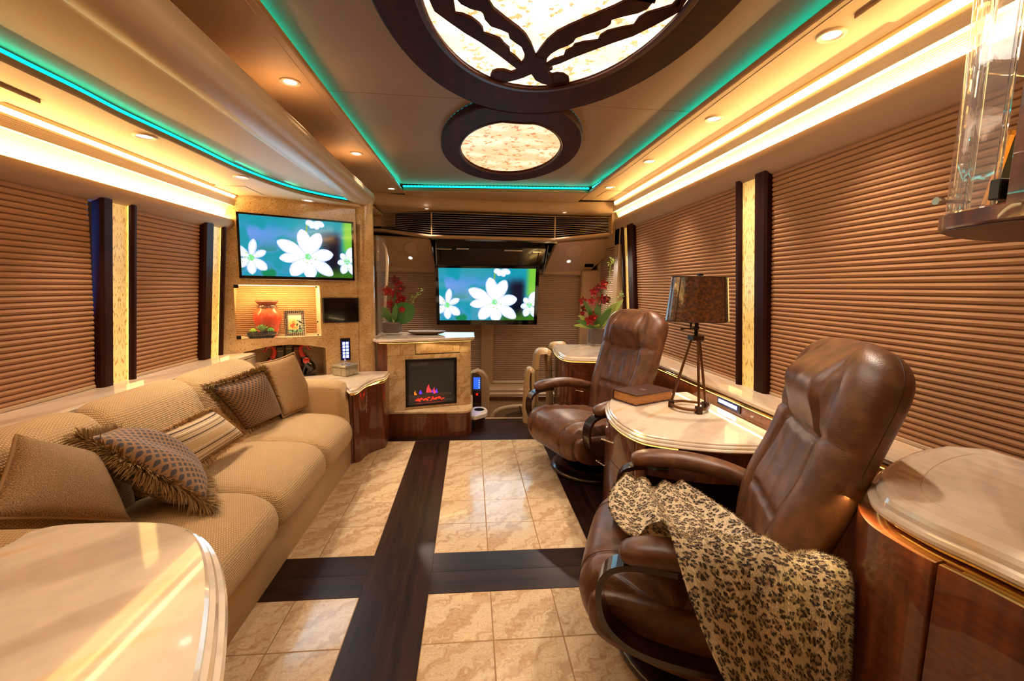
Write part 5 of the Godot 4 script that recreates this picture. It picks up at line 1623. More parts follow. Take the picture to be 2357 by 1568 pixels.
func build_cushions() -> void:
	cushion("cushion", "pale tweed cushion against the far sofa arm, behind the dark checked one", [px(588, 838, -1.40), px(676, 812, -1.18), py(732, 934, 0.462), py(652, 962, 0.47)], 0.075, M.tweed_pale, null, 0.0, true)
	cushion("cushion", "dark checked cushion with bushy gold fringe standing beside the pale tweed cushion", [px(478, 890, -1.38), px(606, 852, -1.22), py(648, 953, 0.48), py(566, 990, 0.48)], 0.085, M.check, M.fringe_dark, 0.046)
	cushion("cushion", "small striped lumbar cushion with looped fringe in the middle of the sofa", [px(355, 1003, -1.27), px(488, 945, -1.26), py(562, 1000, 0.535), py(428, 1090, 0.515)], 0.06, M.stripe, M.fringe_light, 0.034)
	cushion("cushion", "dark checked cushion with bushy gold fringe tilted against the large tweed cushion", [Vector3(-1.33, 0.79, -1.575), Vector3(-1.42, 0.72, -1.84), Vector3(-1.16, 0.485, -1.92), Vector3(-0.99, 0.49, -1.665)], 0.095, M.check, M.fringe_dark, 0.062, false, 0.3)
	cushion("cushion", "large brown tweed cushion with twisted cord edge at the near sofa arm", [px(38, 1002, -1.42), px(215, 1040, -1.30), py(300, 1200, 0.47), px(-40, 1195, -1.34)], 0.085, M.tweed, null, 0.0, true)

# ---------- recliners ----------
func pad(st: SurfaceTool, pts: PackedVector3Array, rx: float, ry: float, lat: Vector3, n := 16) -> SurfaceTool:
	# cushion-like bar along pts with an elliptical section and round ends
	var m := pts.size() - 1
	return grid(st, n, m, func(u, v):
		var i := int(round(v * m))
		var t: Vector3 = (pts[mini(i + 1, m)] - pts[maxi(i - 1, 0)]).normalized()
		var up := lat.cross(t).normalized()
		if up.y < 0: up = -up
		var e: float = pow(maxf(0.0, 1.0 - pow(absf(v * 2.0 - 1.0), 6.0)), 0.5)
		var a: float = (0.0 if u > 0.999 else u) * TAU
		var ca := cos(a); var sa := sin(a)
		return pts[i] + lat * sign(ca) * pow(absf(ca), 0.7) * rx * e + up * sign(sa) * pow(absf(sa), 0.8) * ry * e, false, 1)
func groove(x: float, w: float) -> float:
	return exp(-(x * x) / (w * w))
func make_recliner(label: String, at: Vector3, f: Vector3, near_one: bool) -> Node3D:
	var t := thing("recliner", label, "armchair", at, "leather recliners", atan2(f.x, f.z), true)
	# base ring, column, mechanism
	obj("base_ring", lathe(S(), [[0.165, 0.012], [0.17, 0.026], [0.185, 0.034], [0.27, 0.036], [0.292, 0.030], [0.302, 0.018], [0.298, 0.004], [0.29, 0.0]], 48), M.lacquer_dark, t)
	obj("base_disc", lathe(S(), [[0.0001, 0.030], [0.17, 0.022]], 32), M.black_matt, t)
	obj("column", lathe(S(), [[0.05, 0.02], [0.038, 0.05], [0.034, 0.20], [0.06, 0.21]], 20), M.black_satin, t)
	obj("mechanism", cbox(S(), Vector3(-0.22, 0.17, -0.2), Vector3(0.22, 0.25, 0.26), 0.01), M.black_matt, t)
	# seat: section in (z, y) swept across
	var sec := smooth2([Vector2(-0.22, 0.36), Vector2(-0.14, 0.408), Vector2(0.02, 0.426), Vector2(0.18, 0.446), Vector2(0.30, 0.450), Vector2(0.385, 0.418), Vector2(0.422, 0.345), Vector2(0.415, 0.27), Vector2(0.375, 0.205), Vector2(0.30, 0.195), Vector2(0.0, 0.225), Vector2(-0.2, 0.25)], 4, true)
	var c := Vector2(0.10, 0.33)
	var n := sec.size()
	obj("seat", grid(S(), n, 26, func(u, v):
		var q: Vector2 = sec[int(round(u * n)) % n]
		var s: float = v * 2.0 - 1.0
		s = sign(s) * pow(absf(s), 0.75)
		var k: float = pow(absf(s), 8.0)
		var off := (q - c) * (1.0 - 0.20 * k)
		if absf(s) > 0.999: off = off * 0.55
		if absf(v * 2.0 - 1.0) > 0.9999: off *= 0.0
		var p := Vector3(s * 0.305, c.y + off.y, c.x + off.x)
		if q.y > 0.30:   # two seams that run from back to front
			var g := groove(absf(s) - 0.62, 0.035) * 0.012
			p.y -= g * clampf((q.y - 0.3) / 0.1, 0, 1)
			if q.x > 0.38: p.z -= g
			p.y += 0.006 * cos(s * 4.0)
			var pk := groove(absf(s) - 0.93, 0.05) * 0.008 * sin(q.x * 60.0 + q.y * 40.0)   # puckered side edge
			p.y += pk
		return p, false, 1), M.leather, t)
	var seam := S()
	for sx in [-0.19, 0.19]:
		var pts := []
		for q in sec.slice(4, 34):
			if q.y > 0.22: pts.append(Vector3(sx, c.y + (q - c).y * 1.0 - 0.009, q.x))
		if pts.size() > 2: tube(seam, pts, 0.0012, 4)
	obj("seam", seam, M.stitch, t)
	for sx in [-1.0, 1.0]:
		# leather side panel
		var sp := smooth2([Vector2(-0.26, 0.15), Vector2(-0.27, 0.30), Vector2(-0.2, 0.36), Vector2(0.1, 0.36), Vector2(0.33, 0.37), Vector2(0.375, 0.31), Vector2(0.34, 0.22), Vector2(0.2, 0.17), Vector2(0.0, 0.14)], 4, true)
		var Z := Transform3D(Basis(Vector3(0, 0, 1), Vector3(sx, 0, 0), Vector3(0, -sx, 0)), Vector3.ZERO)
		var pl := PackedVector2Array()
		for q in sp: pl.append(Vector2(q.x, -q.y * sx))
		obj("side_panel", slab(S(), pl, [[0.02, 0.27], [0.0, 0.285], [0.0, 0.315], [0.008, 0.328], [0.025, 0.334]], 3, Z, true), M.leather, t)
		# bent wood arm frame
		var path := smooth3([Vector3(sx * 0.375, 0.535, 0.12), Vector3(sx * 0.375, 0.528, 0.25), Vector3(sx * 0.375, 0.49, 0.318), Vector3(sx * 0.375, 0.41, 0.335), Vector3(sx * 0.372, 0.32, 0.305), Vector3(sx * 0.368, 0.262, 0.22), Vector3(sx * 0.362, 0.242, 0.08), Vector3(sx * 0.352, 0.24, -0.08)], 5)
		var rb := S()
		var m := path.size() - 1
		grid(rb, 4, m, func(u, v):
			var i := int(round(v * m))
			var tg: Vector3 = (path[mini(i + 1, m)] - path[maxi(i - 1, 0)]).normalized()
			var nn := Vector3.RIGHT.cross(tg).normalized()
			var q: Array = [[-0.034, -0.009], [0.034, -0.009], [0.034, 0.009], [-0.034, 0.009], [-0.034, -0.009]][int(round(u * 4))]
			return path[i] + Vector3.RIGHT * q[0] + nn * q[1], false, -1)
		obj("arm_frame", rb, M.lacquer_dark, t)
		# arm pad
		var ap := smooth3([Vector3(sx * 0.375, 0.552, 0.285), Vector3(sx * 0.375, 0.572, 0.20), Vector3(sx * 0.375, 0.580, 0.06), Vector3(sx * 0.368, 0.568, -0.08), Vector3(sx * 0.352, 0.538, -0.20), Vector3(sx * 0.345, 0.52, -0.25)], 5)
		obj("armrest", pad(S(), ap, 0.052, 0.036, Vector3.RIGHT), M.leather, t)
	# backrest in its own leaning frame
	var lean := 0.29
	var B := Transform3D(Basis(Vector3.RIGHT, Vector3(0, cos(lean), -sin(lean)), Vector3(0, sin(lean), cos(lean))), Vector3(0, 0.36, -0.165))
	var H := 0.855
	var half := func(v: float) -> float:
		var w := lerpf(0.262, 0.305, smoothstep(0.0, 0.45, v))
		if v > 0.78: w *= pow(maxf(0.0, 1.0 - pow((v - 0.78) / 0.222, 3.0)), 0.36)
		return w
	var ft := func(s: float, v: float) -> float:
		var d := 0.055 + 0.018 * groove(v - 0.30, 0.14)
		var centre := smoothstep(0.56, 0.46, absf(s))
		d += 0.055 * groove(v - 0.80, 0.105) * smoothstep(0.62, 0.42, absf(s))          # head roll
		d += 0.018 * groove(v - 0.80, 0.13)
		d += 0.022 * groove(absf(s) - 0.75, 0.22) * smoothstep(0.0, 0.2, v)           # side bolsters
		d -= 0.024 * groove(absf(s) - (0.50 + 0.05 * sin(v * 5.0)), 0.03) * smoothstep(0.02, 0.1, v) * (1.0 - smoothstep(0.88, 0.97, v))
		d -= 0.020 * groove(v - 0.655 + 0.03 * (1.0 - s * s) * centre, 0.014) * (1.0 if absf(s) < 0.5 else 0.55)
		d -= 0.014 * groove(v - 0.30, 0.012) * centre
		d += 0.004 * sin(s * 17.0 + v * 9.0) * groove(v - 0.45, 0.18) * centre
		var e: float = pow(maxf(0.0, 1.0 - pow(absf(s), 5.0)), 0.45)
		var top: float = pow(maxf(0.0, 1.0 - pow(maxf(0.0, (v - 0.86) / 0.141), 3.0)), 0.5)
		return d * e * top
	var bs := S()
	grid(bs, 52, 60, func(u, v):
		var s: float = u * 2.0 - 1.0
		s = sign(s) * pow(absf(s), 0.8)
		return B * Vector3(s * half.call(v), v * H, ft.call(s, v)), true, 1)
	grid(bs, 52, 60, func(u, v):
		var s: float = u * 2.0 - 1.0
		s = sign(s) * pow(absf(s), 0.8)
		var e: float = pow(maxf(0.0, 1.0 - pow(absf(s), 5.0)), 0.45)
		var top: float = pow(maxf(0.0, 1.0 - pow(maxf(0.0, (v - 0.86) / 0.141), 3.0)), 0.5)
		return B * Vector3(s * half.call(v), v * H, -0.075 * e * top), false, 1)
	grid(bs, 8, 1, func(u, v):
		var s: float = u * 2.0 - 1.0
		var e: float = pow(maxf(0.0, 1.0 - pow(absf(s), 5.0)), 0.45)
		return B * Vector3(s * 0.262, 0.0, lerpf(-0.075 * e, 0.05 * e, v)), false, -1)
	obj("backrest", bs, M.leather, t)
	var ls := S()
	for sx in [-1.0, 1.0]:
		var pts := []
		for i in 34:
			var v := 0.06 + 0.86 * i / 33.0
			var s: float = sx * (0.50 + 0.05 * sin(v * 5.0))
			pts.append(B * Vector3(s * half.call(v), v * H, ft.call(s, v) + 0.001))
		tube(ls, pts, 0.0014, 4)
		pts = []
		for i in 22:   # piping round the shoulder
			var v := 0.60 + 0.38 * i / 21.0
			pts.append(B * Vector3(sx * half.call(v) * 0.985, v * H, -0.012))
		tube(ls, pts, 0.0022, 4)
	var hp := []
	for i in 30:
		var s := -0.92 + 1.84 * i / 29.0
		var v := 0.655 - 0.03 * (1.0 - s * s) * smoothstep(0.56, 0.46, absf(s))
		hp.append(B * Vector3(s * half.call(v), v * H, ft.call(s, v) + 0.001))
	tube(ls, hp, 0.0014, 4)
	obj("back_seam", ls, M.stitch, t)
	if near_one:
		obj("lever", tube(S(), smooth3([Vector3(-0.33, 0.20, 0.02), Vector3(-0.36, 0.17, -0.02), Vector3(-0.36, 0.12, -0.06), Vector3(-0.34, 0.09, -0.12)], 5), 0.009, 8), M.steel, t)
	return t
func build_recliners() -> void:
	make_recliner("brown leather recliner with a leopard fur throw over its arm", Vector3(0.85, 0, -1.41), Vector3(-0.92, 0, -0.39), true)
	make_recliner("brown leather recliner without a throw, beside the marble cabinet with orchids", Vector3(0.90, 0, -3.06), Vector3(-0.93, 0, 0.37), false)
	# fur throw: rows across the chair, from the far side of the seat over the near arm down to the floor: x, y, z at the left edge, z at the right edge (the chair's own axes)
	var ff := Vector3(-0.92, 0, -0.39).normalized()
	var CX := Transform3D(Basis(Vector3.UP.cross(ff), Vector3.UP, ff), Vector3(0.85, 0, -1.41))
	var rows := [[-0.25, 0.478, 0.31, 0.06], [-0.16, 0.482, 0.345, -0.02], [-0.05, 0.484, 0.35, -0.10], [0.06, 0.484, 0.325, -0.14], [0.16, 0.488, 0.28, -0.16], [0.25, 0.525, 0.235, -0.20], [0.31, 0.60, 0.20, -0.25], [0.37, 0.640, 0.16, -0.275], [0.425, 0.615, 0.13, -0.275], [0.452, 0.52, 0.09, -0.275], [0.462, 0.40, 0.035, -0.28], [0.470, 0.28, -0.03, -0.285], [0.480, 0.15, -0.09, -0.285], [0.50, 0.02, -0.13, -0.285]]
	var cols := []
	for k in 3:
		var line := []
		for r in rows: line.append(CX * Vector3(r[0], r[1], lerpf(r[2], r[3], k / 2.0)))
		cols.append(smooth3(line, 7))
	var nv: int = cols[0].size() - 1
	var at := func(u: float, v: float) -> Vector3:
		var i := int(round(v * nv))
		var a: Vector3 = cols[0][i]; var b: Vector3 = cols[1][i]; var c: Vector3 = cols[2][i]
		var p: Vector3 = a.lerp(b, u * 2.0) if u < 0.5 else b.lerp(c, u * 2.0 - 1.0)
		var fold: float = 0.016 + sin(u * 21.0 + v * 3.0) * 0.013 + sin(u * 9.0 - v * 6.0) * 0.013
		fold += 0.02 * smoothstep(0.12, 0.0, v)
		var hang: float = smoothstep(0.45, 0.68, v)
		var out_ := (CX.basis * Vector3(1.0, 0.15, 0)).lerp(Vector3(0, 1, 0), 1.0 - hang).normalized()
		return p + out_ * fold
	var bl := thing("fur_throw", "leopard print fur throw draped over the seat and arm of the recliner", "blanket", CX * Vector3(0.47, 0.0, -0.2))
	var st := S()
	grid(st, 46, nv, at, true, 1)
	var thick := Vector3(0.003, -0.008, -0.006)
	grid(st, 46, nv, func(u, v): return at.call(u, v) + thick, false, 2)
	obj("fur", st, M.leopard, bl)
	# pile: short hairs coloured like the print below them
	var im: Image = M.leopard.albedo_texture.get_image()
	var rg := RandomNumberGenerator.new()
	rg.seed = 21
	var hs := SurfaceTool.new()
	hs.begin(Mesh.PRIMITIVE_TRIANGLES)
	hs.set_smooth_group(-1)
	for k in 36000:
		var u := rg.randf(); var v := rg.randf()
		if k < 6000: u = [0.0, 1.0][k % 2]
		elif k < 7500: v = 0.0
		var i := clampi(int(v * nv), 0, nv - 1)
		var fr := v * nv - i
		var p: Vector3 = at.call(u, float(i) / nv).lerp(at.call(u, float(i + 1) / nv), fr)
		var along: Vector3 = (at.call(u, float(i + 1) / nv) - at.call(u, float(i) / nv)).normalized()
		var across: Vector3 = (at.call(minf(u + 0.02, 1.0), float(i) / nv) - at.call(maxf(u - 0.02, 0.0), float(i) / nv)).normalized()
		var nn: Vector3 = along.cross(across).normalized()
		if nn.dot(EYE - p) < 0: nn = -nn
		var uv := Vector2(fposmod(u * 1.07, 1.0), fposmod(v * 3.1, 1.0))
		var col := im.get_pixel(int(uv.x * 511), int(uv.y * 511)).srgb_to_linear()
		var dir := (nn * rg.randf_range(0.5, 1.0) + along * rg.randf_range(0.1, 0.9) + across * rg.randf_range(-0.6, 0.6)).normalized()
		if u == 0.0 or u == 1.0: dir = (dir + across * (u * 2.0 - 1.0) * 0.9).normalized()
		var L := rg.randf_range(0.005, 0.011)
		var w := across * 0.0007
		hs.set_color(Color(col.r, col.g, col.b) * rg.randf_range(0.85, 1.1))
		hs.add_vertex(p - w); hs.add_vertex(p + w); hs.add_vertex(p + dir * L)
	mat("fur_hair", Color.WHITE, 0.8)
	M.fur_hair.vertex_color_use_as_albedo = true
	var ho := obj("pile", hs, M.fur_hair, bl)
	ho.set_meta("kind", "stuff")
# ---------- right-hand furniture ----------
func build_right() -> void:
	# low wall panelling, gilded line under the sill
	var wn := struct("trim_8", bx(1.497, 1.60, 0.0, 0.716, 1.30, 4.7, 0.0), M.lacquer, "lacquered wood panelling below the right-hand sill")
	obj("gilt_line", bx(1.486, 1.497, 0.704, 0.716, 1.3, 4.65, 0.002), M.gold, wn)
	obj("led_line", bx(1.4875, 1.492, 0.700, 0.704, 1.3, 4.65, 0.0), M.led_line, wn)
	area("sill_glow", Vector3(1.478, 0.699, -2.4), Vector3(-0.5, -1, 0), Vector2(3.6, 0.008), WARM, 0.16, Vector3(0, 0, 1))
	# desk
	var y := 0.645
	var front := pxz([[1399, 916], [1393, 929], [1399, 950], [1420, 972], [1450, 990], [1488, 1004], [1560, 1015], [1640, 1023], [1700, 1026], [1775, 1027]], y)
	var tp := PackedVector2Array()
	tp.append(Vector2(1.488, -2.80)); tp.append(Vector2(1.44, -2.80))
	for q in smooth2(front, 4): tp.append(q)
	tp.append(Vector2(1.488, front[-1].y))
	var dk := thing("desk", "curved lacquered wood desk with drawers between the two recliners", "desk", Vector3(1.2, 0, -2.3))
	var body := PackedVector2Array()
	var fs := smooth2(front.slice(0, 6), 5)
	body.append(Vector2(1.48, -2.76))
	for q in fs: body.append(q + Vector2(0.012, -0.012))
	body.append(Vector2(fs[-1].x + 0.03, -2.25)); body.append(Vector2(1.48, -2.25))
	body = notch(body, fs[21] + Vector2(0.012, -0.012), 0.004, 0.012)
	obj("pedestal", slab(S(), body, [[0.0, 0.0], [0.0, 0.3985], [0.010, 0.3985], [0.010, 0.4015], [0.0, 0.4015], [0.0, 0.59]]), M.lacquer, dk)
	var fas := PackedVector2Array()
	for q in smooth2(front.slice(5), 4): fas.append(q + Vector2(0.0, -0.045))
	fas.append(Vector2(1.48, front[-1].y - 0.045)); fas.append(Vector2(1.48, -2.25)); fas.append(Vector2(fs[-1].x, -2.25))
	obj("apron", slab(S(), fas, [[0.0, 0.44], [0.0, 0.59]]), M.lacquer, dk)
	obj("back_panel", bx(fs[-1].x + 0.02, 1.48, 0.0, 0.44, 2.26, 2.28, 0.0), M.lacquer, dk)
	var hq := fs[12]
	handle(Vector3(hq.x + 0.012, 0.505, hq.y - 0.012), Vector3(-0.82, 0, 0.57), Vector3(0.57, 0, 0.82), 0.085, dk)
	handle(Vector3(fs[6].x + 0.012, 0.28, fs[6].y - 0.012), Vector3(-0.95, 0, 0.3), Vector3(0.3, 0, 0.95), 0.085, dk)
	var dt := thing("counter_top", "pale polished marble desk top with a stepped edge, carrying the lamp and book", "countertop", Vector3(1.2, 0.6, -2.3))
	obj("marble_top", slab(S(), tp, [[0.010, 0.604], [0.002, 0.606], [0.0, 0.611], [0.003, 0.617], [0.010, 0.619], [0.010, 0.625], [0.013, 0.631], [0.020, 0.633], [0.021, 0.640], [0.026, 0.645]]), M.marble, dt)
	obj("gilt_edge", slab(S(), tp, [[0.022, 0.590], [0.020, 0.604]]), M.gold, dt)
	var lp := []
	for q in smooth2(front.slice(0, 7), 4): lp.append(Vector3(q.x + 0.012, 0.596, q.y - 0.012))
	obj("led_line", tube(S(), lp, 0.002, 6), M.led_line, dt)
	area("desk_glow", Vector3(0.80, 0.588, -2.2), Vector3(-0.5, -1, 0.3), Vector2(0.55, 0.01), WARM, 0.05, Vector3(0.1, 0, -1))
	# six button keypad on the panelling
	var k0 := px(1653, 916, 1.4965); var k1 := px(1706, 938, 1.4965)
	var kt := local_thing("keypad", "wide black keypad with six lit buttons above the desk", "keypad", Transform3D(Basis(Vector3(0, 0, 1), Vector3.UP, Vector3(-1, 0, 0)), Vector3(1.4968, 0.652, k0.z)))
	var kw := k1.z - k0.z
	keypad(kt, kw, 0.048, 6, 1, Rect2(kw * 0.08, 0.014, kw * 0.80, 0.020), 0.006)
	area("keypad_glow", Vector3(1.485, 0.676, (k0.z + k1.z) / 2), Vector3(-1, -0.2, 0), Vector2(kw * 0.8, 0.02), Color(0.45, 0.55, 1.0), 0.006, Vector3(0, 0, 1))
	# book
	var A := py(1413, 918, 0.646); var Bq := py(1464, 936, 0.646); var C := py(1549, 921, 0.646)
	var ex := (C - Bq); var bw := ex.length(); ex = ex.normalized()
	var ez := Vector3.UP.cross(-ex).normalized()
	if ez.dot(A - Bq) > 0: ez = -ez
	var bd := absf((A - Bq).dot(ez))
	bd = maxf(bd, 0.19)
	var bk := local_thing("book", "thick brown leather-bound book lying on the desk", "book", Transform3D(Basis(ex, Vector3.UP, ez), Bq - ez * bd))
	var pg := field(131, 0.3, 128, 128, 2, Vector2(0.1, 1.0))
	var pages := paint(128, 128, func(x, yy): return c8(150, 92, 44).lerp(c8(206, 150, 84), pg[yy * 128 + x] / 255.0))
	mat("page_edge", Color.WHITE, 0.8, {tex = pages, tri = 5.0})
	mat("book_leather", c8(66, 32, 18), 0.42, {bump = M.leather.heightmap_texture, tri = 3.0, bump_cm = 0.06})
	obj("pages", cbox(S(), Vector3(0.006, 0.006, 0.006), Vector3(bw - 0.006, 0.058, bd - 0.006), 0.001), M.page_edge, bk)
	obj("cover", cbox(cbox(S(), Vector3(0, 0, 0), Vector3(bw, 0.006, bd), 0.002), Vector3(0, 0.058, 0), Vector3(bw, 0.066, bd), 0.003), M.book_leather, bk)
	obj("spine", cbox(S(), Vector3(0.0, 0.0, 0.0), Vector3(bw, 0.066, 0.006), 0.003), M.book_leather, bk)
	var em := S()
	for q in [[0.2, 0.8, 0.2, 0.215], [0.2, 0.8, 0.785, 0.8], [0.2, 0.215, 0.2, 0.8], [0.785, 0.8, 0.2, 0.8]]:
		cbox(em, Vector3(bw * q[0], 0.0655, bd * q[2]), Vector3(bw * q[1], 0.0668, bd * q[3]), 0.0)
	lathe(em, [[0.0001, 0.0672], [0.022, 0.0668], [0.024, 0.0655]], 6, Transform3D(Basis.IDENTITY, Vector3(bw * 0.5, 0, bd * 0.5)))
	obj("cover_tooling", em, mat("tooling", c8(96, 52, 26), 0.5), bk)
	build_lamp()
	build_far_cabinet()
	build_near_right()
	build_near_table()
func build_lamp() -> void:
	var q := py(1586, 938, 0.655)
	var c := Vector3(q.x, 0.645, q.z)
	var t := thing("table_lamp", "bronze tripod table lamp with an oval mica shade on the desk", "lamp", c)
	var r := 0.098
	obj("base_ring", tube(S(), _ring(c + Vector3(0, 0.022, 0), r, r, 40), 0.0085, 8, true), M.bronze, t)
	var dirs := [Vector3(-0.75, 0, -0.45), Vector3(0.05, 0, 1.0), Vector3(0.9, 0, 0.0)]
	var hub := c + Vector3(0.012, 0.415, 0)
	for d in dirs:
		var p: Vector3 = c + d.normalized() * r
		obj("foot_block", cbox(S(), Vector3(-0.016, 0, -0.016), Vector3(0.016, 0.042, 0.016), 0.002, Transform3D(Basis(Vector3.UP, atan2(d.x, d.z)), p)), M.bronze_dark, t)
		obj("leg", tube(S(), [p + Vector3(0, 0.035, 0), hub + d.normalized() * 0.022], 0.0078, 8), M.bronze, t)
	obj("hub", cbox(S(), hub + Vector3(-0.034, -0.012, -0.034), hub + Vector3(0.034, 0.016, 0.034), 0.003), M.bronze_dark, t)
	obj("stem", tube(S(), [hub + Vector3(0, 0.014, 0), hub + Vector3(0, 0.05, 0), hub + Vector3(0, 0.051, 0), hub + Vector3(0, 0.066, 0), hub + Vector3(0, 0.067, 0), hub + Vector3(0, 0.36, 0)], [0.011, 0.011, 0.016, 0.016, 0.011, 0.011], 10), M.bronze_dark, t)
	var sw := S()
	tube(sw, [hub + Vector3(0, 0.058, 0), hub + Vector3(-0.075, 0.056, 0.02), hub + Vector3(-0.105, 0.054, 0.028)], [0.005, 0.004, 0.006], 6)
	tube(sw, [hub + Vector3(-0.04, 0.058, 0.01), hub + Vector3(-0.04, 0.098, 0.01)], [0.004, 0.008], 6)
	obj("switch_arm", sw, M.bronze_dark, t)
	obj("finial", cbox(S(), hub + Vector3(-0.014, 0.352, -0.014), hub + Vector3(0.014, 0.366, 0.014), 0.003), M.bronze_dark, t)
	# mica shade: oval, slightly wider below
	var mi := field(141, 0.035, 512, 256, 4)
	var mj := field(142, 0.14, 512, 256, 2)
	var mica := paint(512, 256, func(x, y):
		var k: float = mi[y * 512 + x] / 255.0
		var f: float = mj[y * 512 + x] / 255.0
		var cc := c8(58, 28, 12).lerp(c8(94, 50, 22), smoothstep(0.2, 0.85, k))
		if f > 0.66: cc = cc.lerp(c8(168, 112, 56), (f - 0.66) * 2.4)
		return cc)
	mat("mica", Color.WHITE, 0.22, {tex = mica, uv = Vector3(2, 1, 1), bump = mica, bump_cm = 0.5, coat = 0.9, coat_rough = 0.08})
	var sh := obj("lamp_shade", lathe(S(), [[0.182, 0.098], [0.158, 0.345]], 56, Transform3D(Basis.IDENTITY, hub), 1.0, 0.62), M.mica, t)
	var rims := S()
	for e in [[0.182, 0.098], [0.158, 0.345]]: tube(rims, _ring(hub + Vector3(0, e[1], 0), e[0], e[0] * 0.62, 48), 0.0028, 6, true)
	for a in [0.85, 2.6, 4.2, 5.6]:
		tube(rims, [hub + Vector3(cos(a) * 0.1825, 0.098, sin(a) * 0.1825 * 0.62), hub + Vector3(cos(a) * 0.1585, 0.345, sin(a) * 0.1585 * 0.62)], 0.003, 5)
	obj("shade_binding", rims, M.bronze_dark, sh)
	var sp := S()
	for a in [0.0, TAU / 3, TAU * 2 / 3]: tube(sp, [hub + Vector3(0, 0.345, 0), hub + Vector3(cos(a) * 0.157, 0.345, sin(a) * 0.097)], 0.002, 5)
	obj("spider", sp, M.bronze_dark, t)
	obj("power_cord", tube(S(), smooth3([c + Vector3(0.1, 0.006, 0.0), c + Vector3(0.125, 0.004, -0.01), c + Vector3(0.15, 0.004, -0.05), c + Vector3(0.2, 0.003, -0.12)], 4), 0.003, 6), M.black_satin, t)
func build_far_cabinet() -> void:
	var y := 0.745
	var fr := pxz([[1276, 790], [1271, 796], [1276, 806], [1290, 817], [1312, 822], [1340, 823], [1380, 824]], y)
	var tp := PackedVector2Array()
	for q in smooth2(fr, 4): tp.append(q)
	tp.append(Vector2(1.495, tp[-1].y)); tp.append(Vector2(1.495, -4.5)); tp.append(Vector2(tp[0].x + 0.05, -4.5))
	var c := thing("corner_cabinet", "lacquered wood cabinet behind the far recliner, beside the co-pilot seat", "cabinet", Vector3(1.1, 0, -4.0))
	obj("body", slab(S(), tp, [[0.03, 0.0], [0.03, 0.70]]), M.lacquer, c)
	handle(Vector3(tp[8].x + 0.028, 0.45, tp[8].y - 0.03), Vector3(-0.7, 0, 0.7), Vector3(0.7, 0, 0.7), 0.09, c)
	var t := thing("counter_top", "pale marble top with a stepped edge under the right-hand orchid vase", "countertop", Vector3(1.1, 0.7, -4.0))
	obj("marble_top", slab(S(), tp, [[0.010, 0.710], [0.002, 0.712], [0.0, 0.717], [0.004, 0.722], [0.011, 0.724], [0.012, 0.730], [0.016, 0.736], [0.024, 0.739], [0.030, 0.745]]), M.marble, t)
	obj("gilt_edge", slab(S(), tp, [[0.024, 0.698], [0.022, 0.712]]), M.gold, t)
	var lp := []
	for q in smooth2(fr, 4): lp.append(Vector3(q.x + 0.012, 0.700, q.y - 0.012))
	obj("led_line", tube(S(), lp, 0.002, 6), M.led_line, t)
